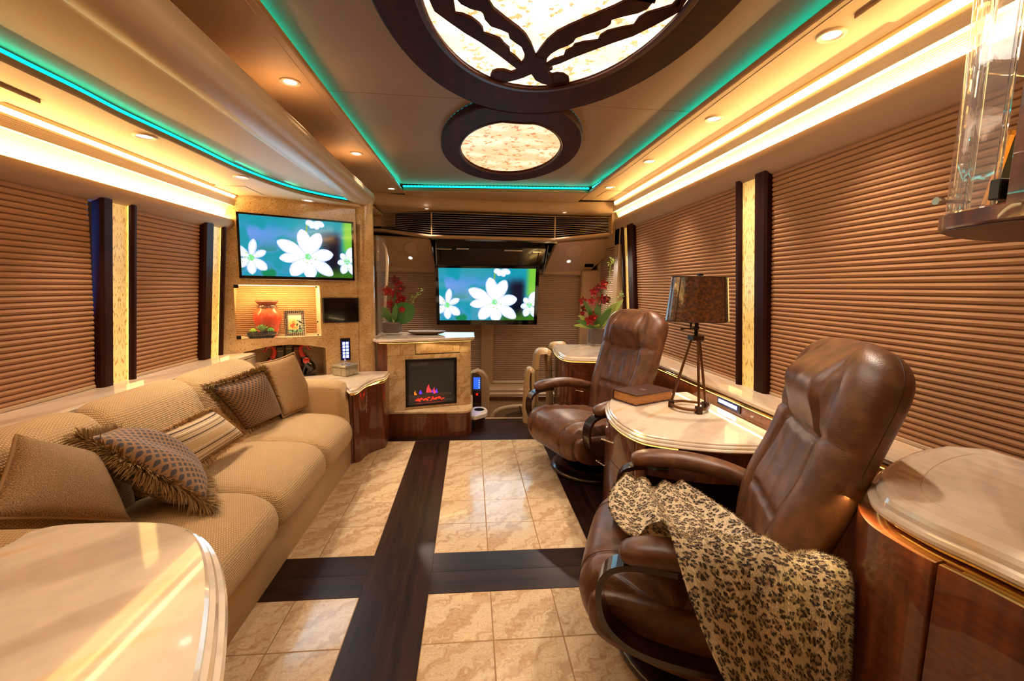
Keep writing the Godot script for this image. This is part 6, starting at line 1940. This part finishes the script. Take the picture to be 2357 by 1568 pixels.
func build_near_right() -> void:
	var edge := pxz([[2160, 1017], [2090, 1030], [2035, 1054], [2005, 1083], [2002, 1110], [2025, 1140], [2080, 1172], [2150, 1206], [2240, 1244], [2357, 1296]], 0.85)
	var es := smooth2(edge, 5)
	var tp := PackedVector2Array()
	for q in es: tp.append(q)
	tp.append(Vector2(1.04, -0.40)); tp.append(Vector2(1.12, -0.10)); tp.append(Vector2(1.66, -0.10)); tp.append(Vector2(1.66, -1.20))
	var c := thing("galley_cabinet", "tall curved lacquered wood cabinet beside the recliner with the fur throw", "cabinet", Vector3(1.35, 0, -0.7))
	var cc := ccw(PackedVector2Array(tp))
	var io := inset(cc, -0.016)
	for uv in [[2205, 1272], [2262, 1300]]:   # grooves on either side of the narrow stile
		var target := py(uv[0], uv[1], 0.79)
		io = notch(io, Vector2(target.x, target.z), 0.009, 0.03)
	obj("body", slab(S(), io, [[0.0, 0.0], [0.0, 0.776]]), M.lacquer, c)
	var t := thing("counter_top", "oval pale marble top with an incised border on the galley cabinet", "countertop", Vector3(1.35, 0.79, -0.7))
	obj("marble_top", slab(S(), tp, [[0.030, 0.796], [0.008, 0.798], [0.001, 0.804], [0.0, 0.812], [0.005, 0.819], [0.014, 0.822], [0.016, 0.832], [0.021, 0.842], [0.032, 0.848], [0.046, 0.850]]), M.marble, t)
	obj("gilt_edge", slab(S(), tp, [[0.034, 0.781], [0.034, 0.797]]), M.gold, t)
	var bl := []
	for q in Geometry2D.offset_polygon(cc, -0.10)[0]: bl.append(Vector3(q.x, 0.8496, q.y))
	obj("incised_border", tube(S(), bl, 0.0016, 5, true), M.marble_sill, t)
	var lp := []
	for q in inset(cc, 0.026): lp.append(Vector3(q.x, 0.7945, q.y))
	obj("led_line", tube(S(), lp, 0.0015, 6, true), M.led_line, t)
	area("galley_glow", Vector3(0.985, 0.796, -0.95), Vector3(-0.4, -1, 0), Vector2(0.45, 0.012), WARM, 0.05, Vector3(0.3, 0, -1))
	# hanging glass display cabinet
	var yb := 1.475
	var near_ := pxz([[2157, 536], [2175, 530], [2220, 522], [2290, 512], [2357, 504]], yb)
	var far_ := pxz([[2357, 556], [2300, 555], [2240, 552], [2190, 546]], yb)
	var bp := PackedVector2Array()
	for q in smooth2(near_, 4): bp.append(q)
	var nx: Vector2 = near_[-1]
	bp.append(Vector2(nx.x + 0.25, nx.y + 0.05)); bp.append(Vector2(1.55, nx.y - 0.05)); bp.append(Vector2(1.55, far_[0].y))
	for q in far_: bp.append(q)
	var h := thing("display_cabinet", "hanging curved glass display cabinet on a lacquered wood shelf", "cabinet", Vector3(bp[0].x, yb, bp[0].y))
	obj("shelf_board", slab(S(), bp, [[0.006, yb], [0.0, yb + 0.006], [0.0, yb + 0.034], [0.004, yb + 0.038]]), M.lacquer, h)
	obj("shelf_underside", slab(S(), bp, [[0.004, yb - 0.002], [0.004, yb]]), M.mahogany, h)
	var top := 2.27
	var gp := inset(ccw(PackedVector2Array(bp)), 0.02)
	var pane := S()
	var src := smooth2(pxz([[2195, 545], [2170, 538], [2180, 531], [2222, 524], [2280, 515]], yb), 5)
	for i in src.size() - 1:
		pane.set_smooth_group(1)
		quad(pane, Vector3(src[i].x, top, src[i].y), Vector3(src[i + 1].x, top, src[i + 1].y), Vector3(src[i + 1].x, yb + 0.038, src[i + 1].y), Vector3(src[i].x, yb + 0.038, src[i].y))
		var n := Vector2(src[i + 1].y - src[i].y, src[i].x - src[i + 1].x).normalized() * 0.008
		var n2 := n
		quad(pane, Vector3(src[i].x + n.x, top, src[i].y + n.y), Vector3(src[i + 1].x + n.x, top, src[i + 1].y + n.y), Vector3(src[i + 1].x + n2.x, yb + 0.038, src[i + 1].y + n2.y), Vector3(src[i].x + n.x, yb + 0.038, src[i].y + n.y))
	obj("curved_pane", pane, M.clear_glass, h)
	var ed := S()
	for q in [src[0], src[-1]]: cbox(ed, Vector3(q.x - 0.004, yb + 0.038, q.y - 0.004), Vector3(q.x + 0.004, top, q.y + 0.004), 0.001)
	obj("pane_edge", ed, M.solid_glass, h)
	var gsh := PackedVector2Array()
	for q in src: gsh.append(q)
	gsh.append(Vector2(1.5, src[-1].y)); gsh.append(Vector2(1.5, src[0].y))
	gsh = inset(ccw(gsh), 0.012)
	var lft := py(2170, 538, yb)
	var ys_ := pd(2232, 150, -lft.z).y
	obj("glass_shelf", slab(S(), gsh, [[0, ys_], [0, ys_ + 0.012]]), M.solid_glass, h)
	obj("rod", tube(S(), [Vector3(src[9].x + 0.07, yb + 0.03, src[9].y - 0.02), Vector3(src[9].x + 0.07, top, src[9].y - 0.02)], 0.006, 8), M.solid_glass, h)
	# wood stile on the near side
	var e0 := pd(2338, 300, -near_[-1].y)
	var st_near := py(2322, 508, yb)
	obj("stile", bx(st_near.x, st_near.x + 0.12, yb + 0.03, 2.275, -st_near.z - 0.03, -st_near.z + 0.012, 0.003), M.lacquer, h)
	var hg := py(2292, 513, yb)
	obj("hinge", cbox(cbox(S(), Vector3(hg.x - 0.012, yb + 0.045, hg.z - 0.012), Vector3(hg.x + 0.022, yb + 0.085, hg.z + 0.008), 0.002), Vector3(hg.x + 0.018, yb + 0.042, hg.z - 0.006), Vector3(hg.x + 0.03, yb + 0.092, hg.z + 0.012), 0.004), M.black_satin, h)
	var kn := Vector3(src[5].x, yb + 0.075, src[5].y)
	obj("knob", tube(S(), [kn + Vector3(0.05, 0, 0.0), kn + Vector3(-0.012, 0, 0), kn + Vector3(-0.013, 0, 0), kn + Vector3(-0.03, 0, 0)], [0.004, 0.004, 0.008, 0.009], 10), M.chrome, h)
	# gold frame inside
	var gf := thing("picture_frame", "thin gold frame leaning inside the hanging glass cabinet", "picture frame", py(2262, 508, yb + 0.04))
	var p0 := pd(2258, 470, 0.93); p0.y = yb + 0.042
	var p1 := pd(2322, 300, 0.93)
	var dir := (p1 - p0)
	var wd := Vector3(0.8, 0, 0.35)
	wd = (wd - dir.normalized() * wd.dot(dir.normalized())).normalized()
	var fb := Basis(wd, dir.normalized(), wd.cross(dir.normalized()).normalized())
	var FX := Transform3D(fb, p0)
	obj("gilt_frame", cbox(cbox(cbox(S(), Vector3(0.0, 0, -0.008), Vector3(0.012, dir.length(), 0.008), 0.002, FX), Vector3(0.10, 0, -0.008), Vector3(0.112, dir.length(), 0.008), 0.002, FX), Vector3(0.0, dir.length() - 0.015, -0.008), Vector3(0.112, dir.length(), 0.008), 0.002, FX), M.gold, gf)
	obj("picture_glass", cbox(S(), Vector3(0.008, 0, -0.004), Vector3(0.105, dir.length() - 0.01, 0.002), 0.0, FX), mat("green_print", c8(24, 50, 44), 0.1), gf)
func build_near_table() -> void:
	var e := pxz([[0, 1248], [30, 1229], [70, 1213], [150, 1196], [250, 1190], [350, 1189], [420, 1194], [465, 1212], [493, 1248], [508, 1300], [513, 1370], [506, 1470], [492, 1567]], 0.75)
	var tp := PackedVector2Array(smooth2(e, 4))
	for q in [Vector2(-0.34, -0.42), Vector2(-0.36, -0.2), Vector2(-0.5, -0.02), Vector2(-0.9, 0.0), Vector2(-1.05, -0.2), Vector2(-1.08, -0.6)]: tp.append(q)
	var t := thing("dinette_table", "round-cornered pale marble table in front of the near sofa arm", "table", Vector3(-0.7, 0, -0.55))
	obj("marble_top", slab(S(), tp, [[0.006, 0.700], [-0.004, 0.704], [-0.006, 0.710], [-0.002, 0.718], [0.008, 0.720], [0.008, 0.727], [0.012, 0.735], [0.021, 0.737], [0.022, 0.744], [0.028, 0.750]]), M.marble, t)
	obj("pedestal", slab(S(), xz([[-0.60, 0.35], [-0.55, 0.55], [-0.62, 0.75], [-0.78, 0.78], [-0.80, 0.40]]), [[0.0, 0.0], [0.0, 0.703]]), M.lacquer, t)

# ---------- ceiling medallions ----------
func ell(c: Vector2, rx: float, rz: float, n := 72) -> PackedVector2Array:
	var out := PackedVector2Array()
	for i in n: out.append(c + Vector2(cos(TAU * i / n) * rx, sin(TAU * i / n) * rz))
	return out
func ring_slab(st: SurfaceTool, a: PackedVector2Array, b: PackedVector2Array, y0: float, y1: float, bev := 0.006) -> SurfaceTool:
	# flat frame between an outer loop a and an inner loop b with the same number of points, both ccw
	var n := a.size()
	var ai := inset(a, bev); var bo := inset(b, -bev)
	var loops := [[a, y1], [a, y0 + bev], [ai, y0], [bo, y0], [b, y0 + bev], [b, y1]]
	for k in loops.size() - 1:
		st.set_smooth_group(k + 1)
		for i in n:
			var j := (i + 1) % n
			var p: PackedVector2Array = loops[k][0]; var q: PackedVector2Array = loops[k + 1][0]
			quad(st, Vector3(p[i].x, loops[k][1], p[i].y), Vector3(p[j].x, loops[k][1], p[j].y), Vector3(q[j].x, loops[k + 1][1], q[j].y), Vector3(q[i].x, loops[k + 1][1], q[i].y))
	return st
func build_medallions() -> void:
	var c := Vector2(0.275, -1.55)
	var big := thing("ceiling_light", "large oval onyx ceiling light with carved dark wood scrolls", "ceiling light", Vector3(c.x, 2.30, c.y))
	var outer := ccw(ell(c, 0.63, 1.01))
	var inner := ccw(ell(c, 0.455, 0.70))
	obj("oval_frame", ring_slab(S(), outer, inner, 2.296, 2.346, 0.010), M.medallion_wood, big)
	obj("inner_molding", ring_slab(S(), ccw(ell(c, 0.478, 0.725)), ccw(ell(c, 0.448, 0.692)), 2.288, 2.30, 0.006), M.mahogany, big)
	obj("onyx_light_panel", slab(S(), ell(c, 0.46, 0.705), [[0, 2.312], [0, 2.335]]), M.onyx_light_big, big)
	area("medallion_light", Vector3(c.x, 2.296, c.y), Vector3.DOWN, Vector2(0.75, 1.15), Color(1.0, 0.96, 0.9), 1.0, Vector3.RIGHT, big)
	# scrolls: pixel outlines read off one half, mirrored about the centre of the oval
	var z := func(a: Array) -> Array:
		var out := []
		for q in a: out.append([800.0 + q[0] * 0.38265, q[1] * 0.38265])
		return out
	var shapes := [
		# left inner leaf
		[[830, -30], [880, 50], [960, 115], [1030, 165], [1075, 210], [1105, 260], [1132, 330], [1180, 345], [1200, 350], [1195, 388], [1235, 412], [1205, 425], [1235, 470], [1230, 512], [1170, 497], [1130, 477], [1105, 440], [1060, 460], [1010, 476], [945, 490], [880, 480], [858, 455], [870, 430], [900, 419], [940, 419], [985, 434], [1012, 424], [1015, 408], [1000, 395], [960, 365], [1030, 360], [1046, 378], [1062, 355], [1065, 320], [1045, 275], [1010, 250], [975, 225], [965, 190], [920, 170], [860, 150], [825, 110], [815, 75], [800, 60], [740, 45], [680, 15], [640, -30]],
		# left outer leaf
		[[480, -30], [520, 60], [600, 120], [700, 190], [800, 250], [900, 320], [960, 366], [1005, 398], [1044, 380], [1030, 360], [1010, 340], [978, 318], [975, 290], [945, 265], [920, 235], [870, 215], [820, 200], [815, 170], [795, 145], [750, 110], [690, 85], [650, 80], [640, 10], [630, -30]],
		# right inner leaf
		[[1132, 330], [1160, 290], [1200, 240], [1260, 190], [1340, 150], [1480, 90], [1600, 40], [1740, -30], [1880, -30], [1830, 20], [1805, 50], [1750, 75], [1660, 95], [1590, 115], [1585, 140], [1560, 160], [1500, 185], [1430, 205], [1375, 225], [1360, 250], [1330, 270], [1275, 290], [1225, 320], [1200, 350], [1195, 388], [1160, 400]],
		# right outer leaf
		[[1195, 386], [1235, 360], [1300, 340], [1310, 310], [1350, 290], [1365, 270], [1420, 255], [1505, 245], [1520, 215], [1560, 190], [1640, 170], [1720, 155], [1750, 110], [1800, 80], [1870, 60], [1950, 35], [2010, -30], [2060, -30], [2000, 66], [1960, 90], [1850, 150], [1720, 215], [1600, 255], [1480, 300], [1360, 345], [1280, 380], [1215, 400], [1205, 418], [1170, 410]],
		# right foot scroll
		[[1190, 400], [1205, 430], [1230, 447], [1260, 440], [1300, 445], [1330, 465], [1335, 490], [1300, 505], [1230, 512], [1170, 480], [1150, 440]]]
	for s in shapes.size():
		var pts := pxz(z.call(shapes[s]), 2.305)
		var poly := ccw(PackedVector2Array(pts))
		for mirrored in [false, true]:
			var pl := PackedVector2Array()
			for q in poly: pl.append(Vector2(q.x, 2.0 * c.y - q.y) if mirrored else q)
			if Geometry2D.triangulate_polygon(ccw(pl)).size() == 0: continue
			obj("scroll", slab(S(), pl, [[0.002, 2.2985 + 0.0012 * s], [0.0, 2.301 + 0.0012 * s], [0.0, 2.3125]]), M.medallion_wood, big)
	# small oval, cut by the large one
	var c2 := Vector2(0.272, -3.29)
	var small := thing("ceiling_light", "small oval onyx ceiling light in a dark wood ring, touching the large oval", "ceiling light", Vector3(c2.x, 2.30, c2.y))
	var clip := func(e: PackedVector2Array, by: float) -> PackedVector2Array:
		var out := PackedVector2Array()
		for q in e:
			var d := q - c
			var k := Vector2(d.x / (0.63 + by), d.y / (1.01 + by)).length()
			if k < 1.0:   # slide back along z to the rim of the large oval
				var dx: float = d.x / (0.63 + by)
				q.y = c.y - (1.01 + by) * sqrt(maxf(0.0, 1.0 - dx * dx))
			out.append(q)
		return out
	var so: PackedVector2Array = clip.call(ccw(ell(c2, 0.49, 0.865, 96)), 0.006)
	var si: PackedVector2Array = clip.call(ccw(ell(c2, 0.352, 0.60, 96)), 0.16)
	obj("oval_frame", ring_slab(S(), so, si, 2.300, 2.346, 0.008), M.medallion_wood, small)
	obj("inner_molding", ring_slab(S(), clip.call(ccw(ell(c2, 0.366, 0.617, 96)), 0.145), si, 2.294, 2.304, 0.004), M.mahogany, small)
	obj("onyx_light_panel", slab(S(), si, [[-0.004, 2.322], [-0.004, 2.33]]), M.onyx_light_small, small)
	area("medallion_light", Vector3(c2.x, 2.295, c2.y - 0.02), Vector3.DOWN, Vector2(0.55, 0.9), Color(1.0, 0.88, 0.74), 0.2, Vector3.RIGHT, small)
	# teal glow round both frames
	var tl := thing("teal_led_strip", "thin teal LED line tracing the rims of the two oval ceiling lights", "light strip", Vector3(c.x, 2.34, c.y), "teal LED strips")
	var line := S()
	for e in [[c, 0.626, 1.006], [c2, 0.486, 0.861]]:
		var pts := []
		for q in ell(e[0], e[1], e[2], 90):
			var k := Vector2((q - c).x / 0.62, (q - c).y / 1.0).length()
			var k2 := Vector2((q - c2).x / 0.48, (q - c2).y / 0.855).length()
			if e[0] == c2 and k < 1.0 or e[0] == c and k2 < 1.0:
				if pts.size() > 1: tube(line, pts, 0.004, 5)
				pts = []
				continue
			pts.append(Vector3(q.x, 2.341, q.y))
		if pts.size() > 1: tube(line, pts, 0.004, 5)
	obj("led_strip", line, M.led_teal, tl)
	# ceiling hatches
	for q in [[[2040, -30], [1967, 30], [2100, 47], [2160, 10], [2240, -30], [2200, -60]], [[-120, 130], [94, 224], [0, 222], [-150, 218]]]:
		var yy := 2.275 if q[0][0] > 1000 else 1.95
		var pts := pxz(q, yy)
		var lo: Vector2 = pts[0]; var hi: Vector2 = pts[0]
		for p in pts:
			lo = Vector2(minf(lo.x, p.x), minf(lo.y, p.y)); hi = Vector2(maxf(hi.x, p.x), maxf(hi.y, p.y))
		if yy > 2.0: lo.x = 1.30; hi.x = 1.46; hi.y = lo.y + 0.4
		else: lo.x = -1.63; hi.x = -1.50; hi.y = lo.y + 0.4
		var hs := S()
		cbox(hs, Vector3(lo.x, yy - 0.012, lo.y), Vector3(hi.x, yy + 0.002, hi.y), 0.003)
		single("ceiling_hatch", hs, M.vinyl, "flat padded flap in the ceiling beside the %s light cove" % ("right" if yy > 2.0 else "left"), "hatch")
	# thin access panels let into the soffits
	var ap := slab(S(), PackedVector2Array(pxz([[1373, 453], [1396, 439], [1450, 440], [1428, 460]], 2.273)), [[0.001, 2.2715], [0.0, 2.2725], [0.0, 2.2755]])
	struct("access_panel", ap, M.vinyl, "thin access panel in the right soffit by the cockpit header")
	ap = slab(S(), PackedVector2Array(pxz([[490, 427], [563, 429], [609, 450], [548, 450]], 1.948)), [[0.001, 1.9465], [0.0, 1.9475], [0.0, 1.951]])
	struct("access_panel_001", ap, M.vinyl, "thin access panel in the lower ceiling near the wall television")
# ---------- flowers ----------
func petal(st: SurfaceTool, xf: Transform3D, l: float, w: float, cup: float) -> void:
	grid(st, 4, 6, func(u, v):
		var s: float = u * 2.0 - 1.0
		var ww: float = w * pow(sin(PI * pow(clampf(v * 0.96 + 0.03, 0, 1), 0.8)), 0.7)
		return xf * Vector3(s * ww, v * l, cup * (v * v) + cup * 0.6 * s * s), false, 1)
func bloom(parent: Node3D, p: Vector3, dir: Vector3, r: float, dark: bool) -> void:
	var z := dir.normalized()
	var x := Vector3.UP.cross(z).normalized()
	var B := Basis(x, z.cross(x), z)
	var st := S()
	for k in 5:
		var a := TAU * k / 5.0
		var R := Basis(Vector3(0, 0, 1), a)
		petal(st, Transform3D(B * R, p), r, r * (0.42 if k % 5 in [1, 4] else 0.32), r * 0.12)
	var b := obj("bloom", st, M.petal_dark if dark else M.petal, parent)
	var lp := S()
	petal(lp, Transform3D(B * Basis(Vector3(0, 0, 1), PI) * Basis(Vector3.RIGHT, 0.9), p + z * r * 0.12), r * 0.5, r * 0.2, r * 0.25)
	tube(lp, [p, p + z * r * 0.3], [r * 0.12, r * 0.06], 6)
	obj("lip", lp, M.petal_lip, b)
func blade(st: SurfaceTool, base: Vector3, tip: Vector3, w: float, sag: float) -> void:
	var mid := (base + tip) / 2.0 + Vector3(0, sag, 0)
	var d := (tip - base).normalized()
	var side := d.cross((EYE - base).normalized()).normalized()
	grid(st, 2, 8, func(u, v):
		var c := base.lerp(mid, v).lerp(mid.lerp(tip, v), v)
		var ww: float = w * pow(sin(PI * (0.08 + 0.92 * v)), 0.7)
		return c + side * (u * 2.0 - 1.0) * ww + Vector3(0, absf(u * 2.0 - 1.0) * w * 0.3, 0), false, 1)
func sprig(st: SurfaceTool, pts: Array, rg: RandomNumberGenerator, n: int, size: float) -> void:
	var line := smooth3(pts, 6)
	tube(st, line, 0.0022, 5)
	for i in n:
		var p: Vector3 = line[int(line.size() * (0.45 + 0.55 * rg.randf())) % line.size()]
		var q := p + Vector3(rg.randf_range(-1, 1), rg.randf_range(-0.5, 0.8), rg.randf_range(-1, 1)) * size * 2.2
		tube(st, [p, q], 0.001, 3, false, false)
		var d := Vector3(rg.randf_range(-1, 1), rg.randf_range(-0.3, 1), rg.randf_range(-1, 1)).normalized() * size
		blade(st, q, q + d, size * 0.45, 0.0)
func orchid_vase(label: String, base: Vector3, w: float, h: float, d: float, blooms: Array, leaves: Array, sprigs: Array, where: String) -> void:
	# pixel lists are read on the plane at depth d
	var v := thing("glass_vase", "square glass vase filled with %s" % where, "vase", base, "square glass vases")
	var gl := S()
	for s in [[-1, 0], [1, 0], [0, -1], [0, 1]]:
		var a := Vector3(-w / 2, 0.004, -w / 2); var b := Vector3(w / 2, h, w / 2)
		if s[0] != 0: a.x = s[0] * w / 2 - 0.002; b.x = s[0] * w / 2 + 0.002
		else: a.z = s[1] * w / 2 - 0.002; b.z = s[1] * w / 2 + 0.002
		cbox(gl, base + a, base + b, 0.0)
	cbox(gl, base + Vector3(-w / 2, 0.0, -w / 2), base + Vector3(w / 2, 0.008, w / 2), 0.0)
	obj("glass_walls", gl, M.vase_glass, v)
	obj("moss", cbox(S(), base + Vector3(-w / 2 + 0.006, 0.02, -w / 2 + 0.006), base + Vector3(w / 2 - 0.006, h - 0.012, w / 2 - 0.006), 0.01), M.moss, v)
	var o := thing("orchid_arrangement", label, "flowers", base + Vector3(0, h, 0), "orchid arrangements")
	var rg := RandomNumberGenerator.new()
	rg.seed = int(base.x * 1000.0)
	var root := base + Vector3(0, h * 0.8, 0)
	var stems := S()
	tube(stems, smooth3([root, pd(blooms[0][0], blooms[0][1], d).lerp(root, 0.5) + Vector3(-0.02, 0.03, 0), pd(blooms[0][0], blooms[0][1], d)], 6), 0.004, 6)
	tube(stems, smooth3([root + Vector3(0.02, 0, 0), pd(blooms[3][0], blooms[3][1], d).lerp(root, 0.5), pd(blooms[3][0], blooms[3][1], d)], 6), 0.004, 6)
	obj("stem", stems, M.leaf_deep, o)
	for i in blooms.size():
		var q: Array = blooms[i]
		var p := pd(q[0], q[1], d + rg.randf_range(-0.05, 0.05))
		bloom(o, p, Vector3(rg.randf_range(-0.5, 0.5), rg.randf_range(-0.3, 0.3), 1.0), q[2] * d / FPX, i % 3 == 1)
	for q in leaves:
		var st := S()
		blade(st, root + Vector3(rg.randf_range(-0.02, 0.02), 0, rg.randf_range(-0.02, 0.02)) if q.size() < 7 else pd(q[6], q[7], d), pd(q[0], q[1], d - 0.04 + rg.randf_range(-0.04, 0.04)), q[2] * d / FPX, q[3])
		obj("leaf", st, M[q[4]], o)
	for q in sprigs:
		var st := S()
		var pts := [root]
		for k in q[0]: pts.append(pd(k[0], k[1], d))
		sprig(st, pts, rg, q[1], q[2])
		obj("sprig", st, M.leaf_pale, o)
func build_flowers() -> void:
	var b := py(903, 770, 0.874)
	orchid_vase("dark red orchids with strap leaves in the glass vase on the mantel", b, 0.165, 0.125, -b.z,
		[[918, 656, 13], [908, 645, 11], [893, 670, 13], [911, 676, 13], [922, 664, 12], [926, 688, 12], [900, 700, 12], [906, 712, 11], [925, 713, 8], [917, 695, 10]],
		[[954, 712, 24, 0.02, "leaf_deep", 0], [878, 707, 6, 0.04, "leaf", 0], [885, 718, 6, 0.05, "leaf_pale", 0], [912, 700, 6, 0.02, "leaf", 0], [935, 722, 6, 0.05, "leaf", 0], [890, 745, 6, 0.09, "leaf_pale", 0], [905, 745, 6, 0.08, "leaf_pale", 0], [876, 728, 5, 0.05, "leaf", 0]],
		[[[[940, 710], [955, 685], [970, 668]], 16, 0.014]], "brown moss, on the mantel")
	var c := py(1373, 795, 0.747)
	orchid_vase("dark red orchids with tall green sprigs in the glass vase by the cockpit corner", c, 0.16, 0.185, -c.z - 0.02,
		[[1389, 655, 14], [1376, 663, 11], [1367, 672, 12], [1385, 690, 14], [1396, 690, 12], [1362, 694, 11], [1341, 693, 11], [1345, 710, 10], [1358, 738, 14], [1366, 731, 12], [1352, 748, 10], [1372, 722, 11], [1340, 722, 8]],
		[[1341, 690, 6, 0.02, "leaf", 0], [1350, 706, 6, 0.02, "leaf_pale", 0], [1420, 700, 11, 0.03, "leaf_pale", 0], [1435, 692, 10, 0.02, "leaf_pale", 0], [1326, 740, 6, 0.04, "leaf", 0], [1318, 752, 5, 0.05, "leaf_pale", 0], [1330, 728, 6, 0.04, "leaf_pale", 0], [1375, 700, 8, 0.02, "leaf", 0], [1408, 712, 9, 0.02, "leaf", 0], [1372, 750, 7, 0.05, "leaf_pale", 0]],
		[[[[1390, 720], [1400, 660], [1405, 615], [1412, 595]], 34, 0.014], [[[1400, 725], [1420, 690], [1432, 675]], 26, 0.014], [[[1395, 730], [1400, 700], [1408, 680]], 14, 0.012]], "pale moss, on the far marble cabinet")

func _ready() -> void:
	rng.seed = 7
	# camera: level corrected from the floor grid
	var pitch := 0.12121; var yaw := 0.09461; var roll := 0.0175
	cf = Vector3(sin(yaw) * cos(pitch), -sin(pitch), -cos(yaw) * cos(pitch))
	var r0 := Vector3(cos(yaw), 0, sin(yaw))
	var u0 := r0.cross(cf)
	cr = r0 * cos(roll) + u0 * sin(roll)
	cu = u0 * cos(roll) - r0 * sin(roll)
	var cam := Camera3D.new()
	cam.name = "camera"
	add_child(cam)
	cam.transform = Transform3D(Basis(cr, cu, -cf), EYE)
	cam.fov = 76.03
	cam.near = 0.02
	cam.current = true
	var we := WorldEnvironment.new()
	we.name = "environment"
	var env := Environment.new()
	env.background_mode = Environment.BG_COLOR
	env.background_color = Color(0.25, 0.5, 1.0)
	env.background_energy_multiplier = 6.0
	env.tonemap_mode = Environment.TONE_MAPPER_LINEAR
	env.tonemap_exposure = 1.5
	env.sdfgi_enabled = true
	env.ssao_enabled = true
	env.ssil_enabled = true
	we.environment = env
	add_child(we)
	make_materials()
	build_floor()
	build_sides()
	build_ceiling()
	build_cockpit()
	build_media_wall()
	build_fireplace()
	build_side_cabinet()
	build_sofa()
	build_cushions()
	build_recliners()
	build_right()
	build_medallions()
	build_flowers()
	#MORE
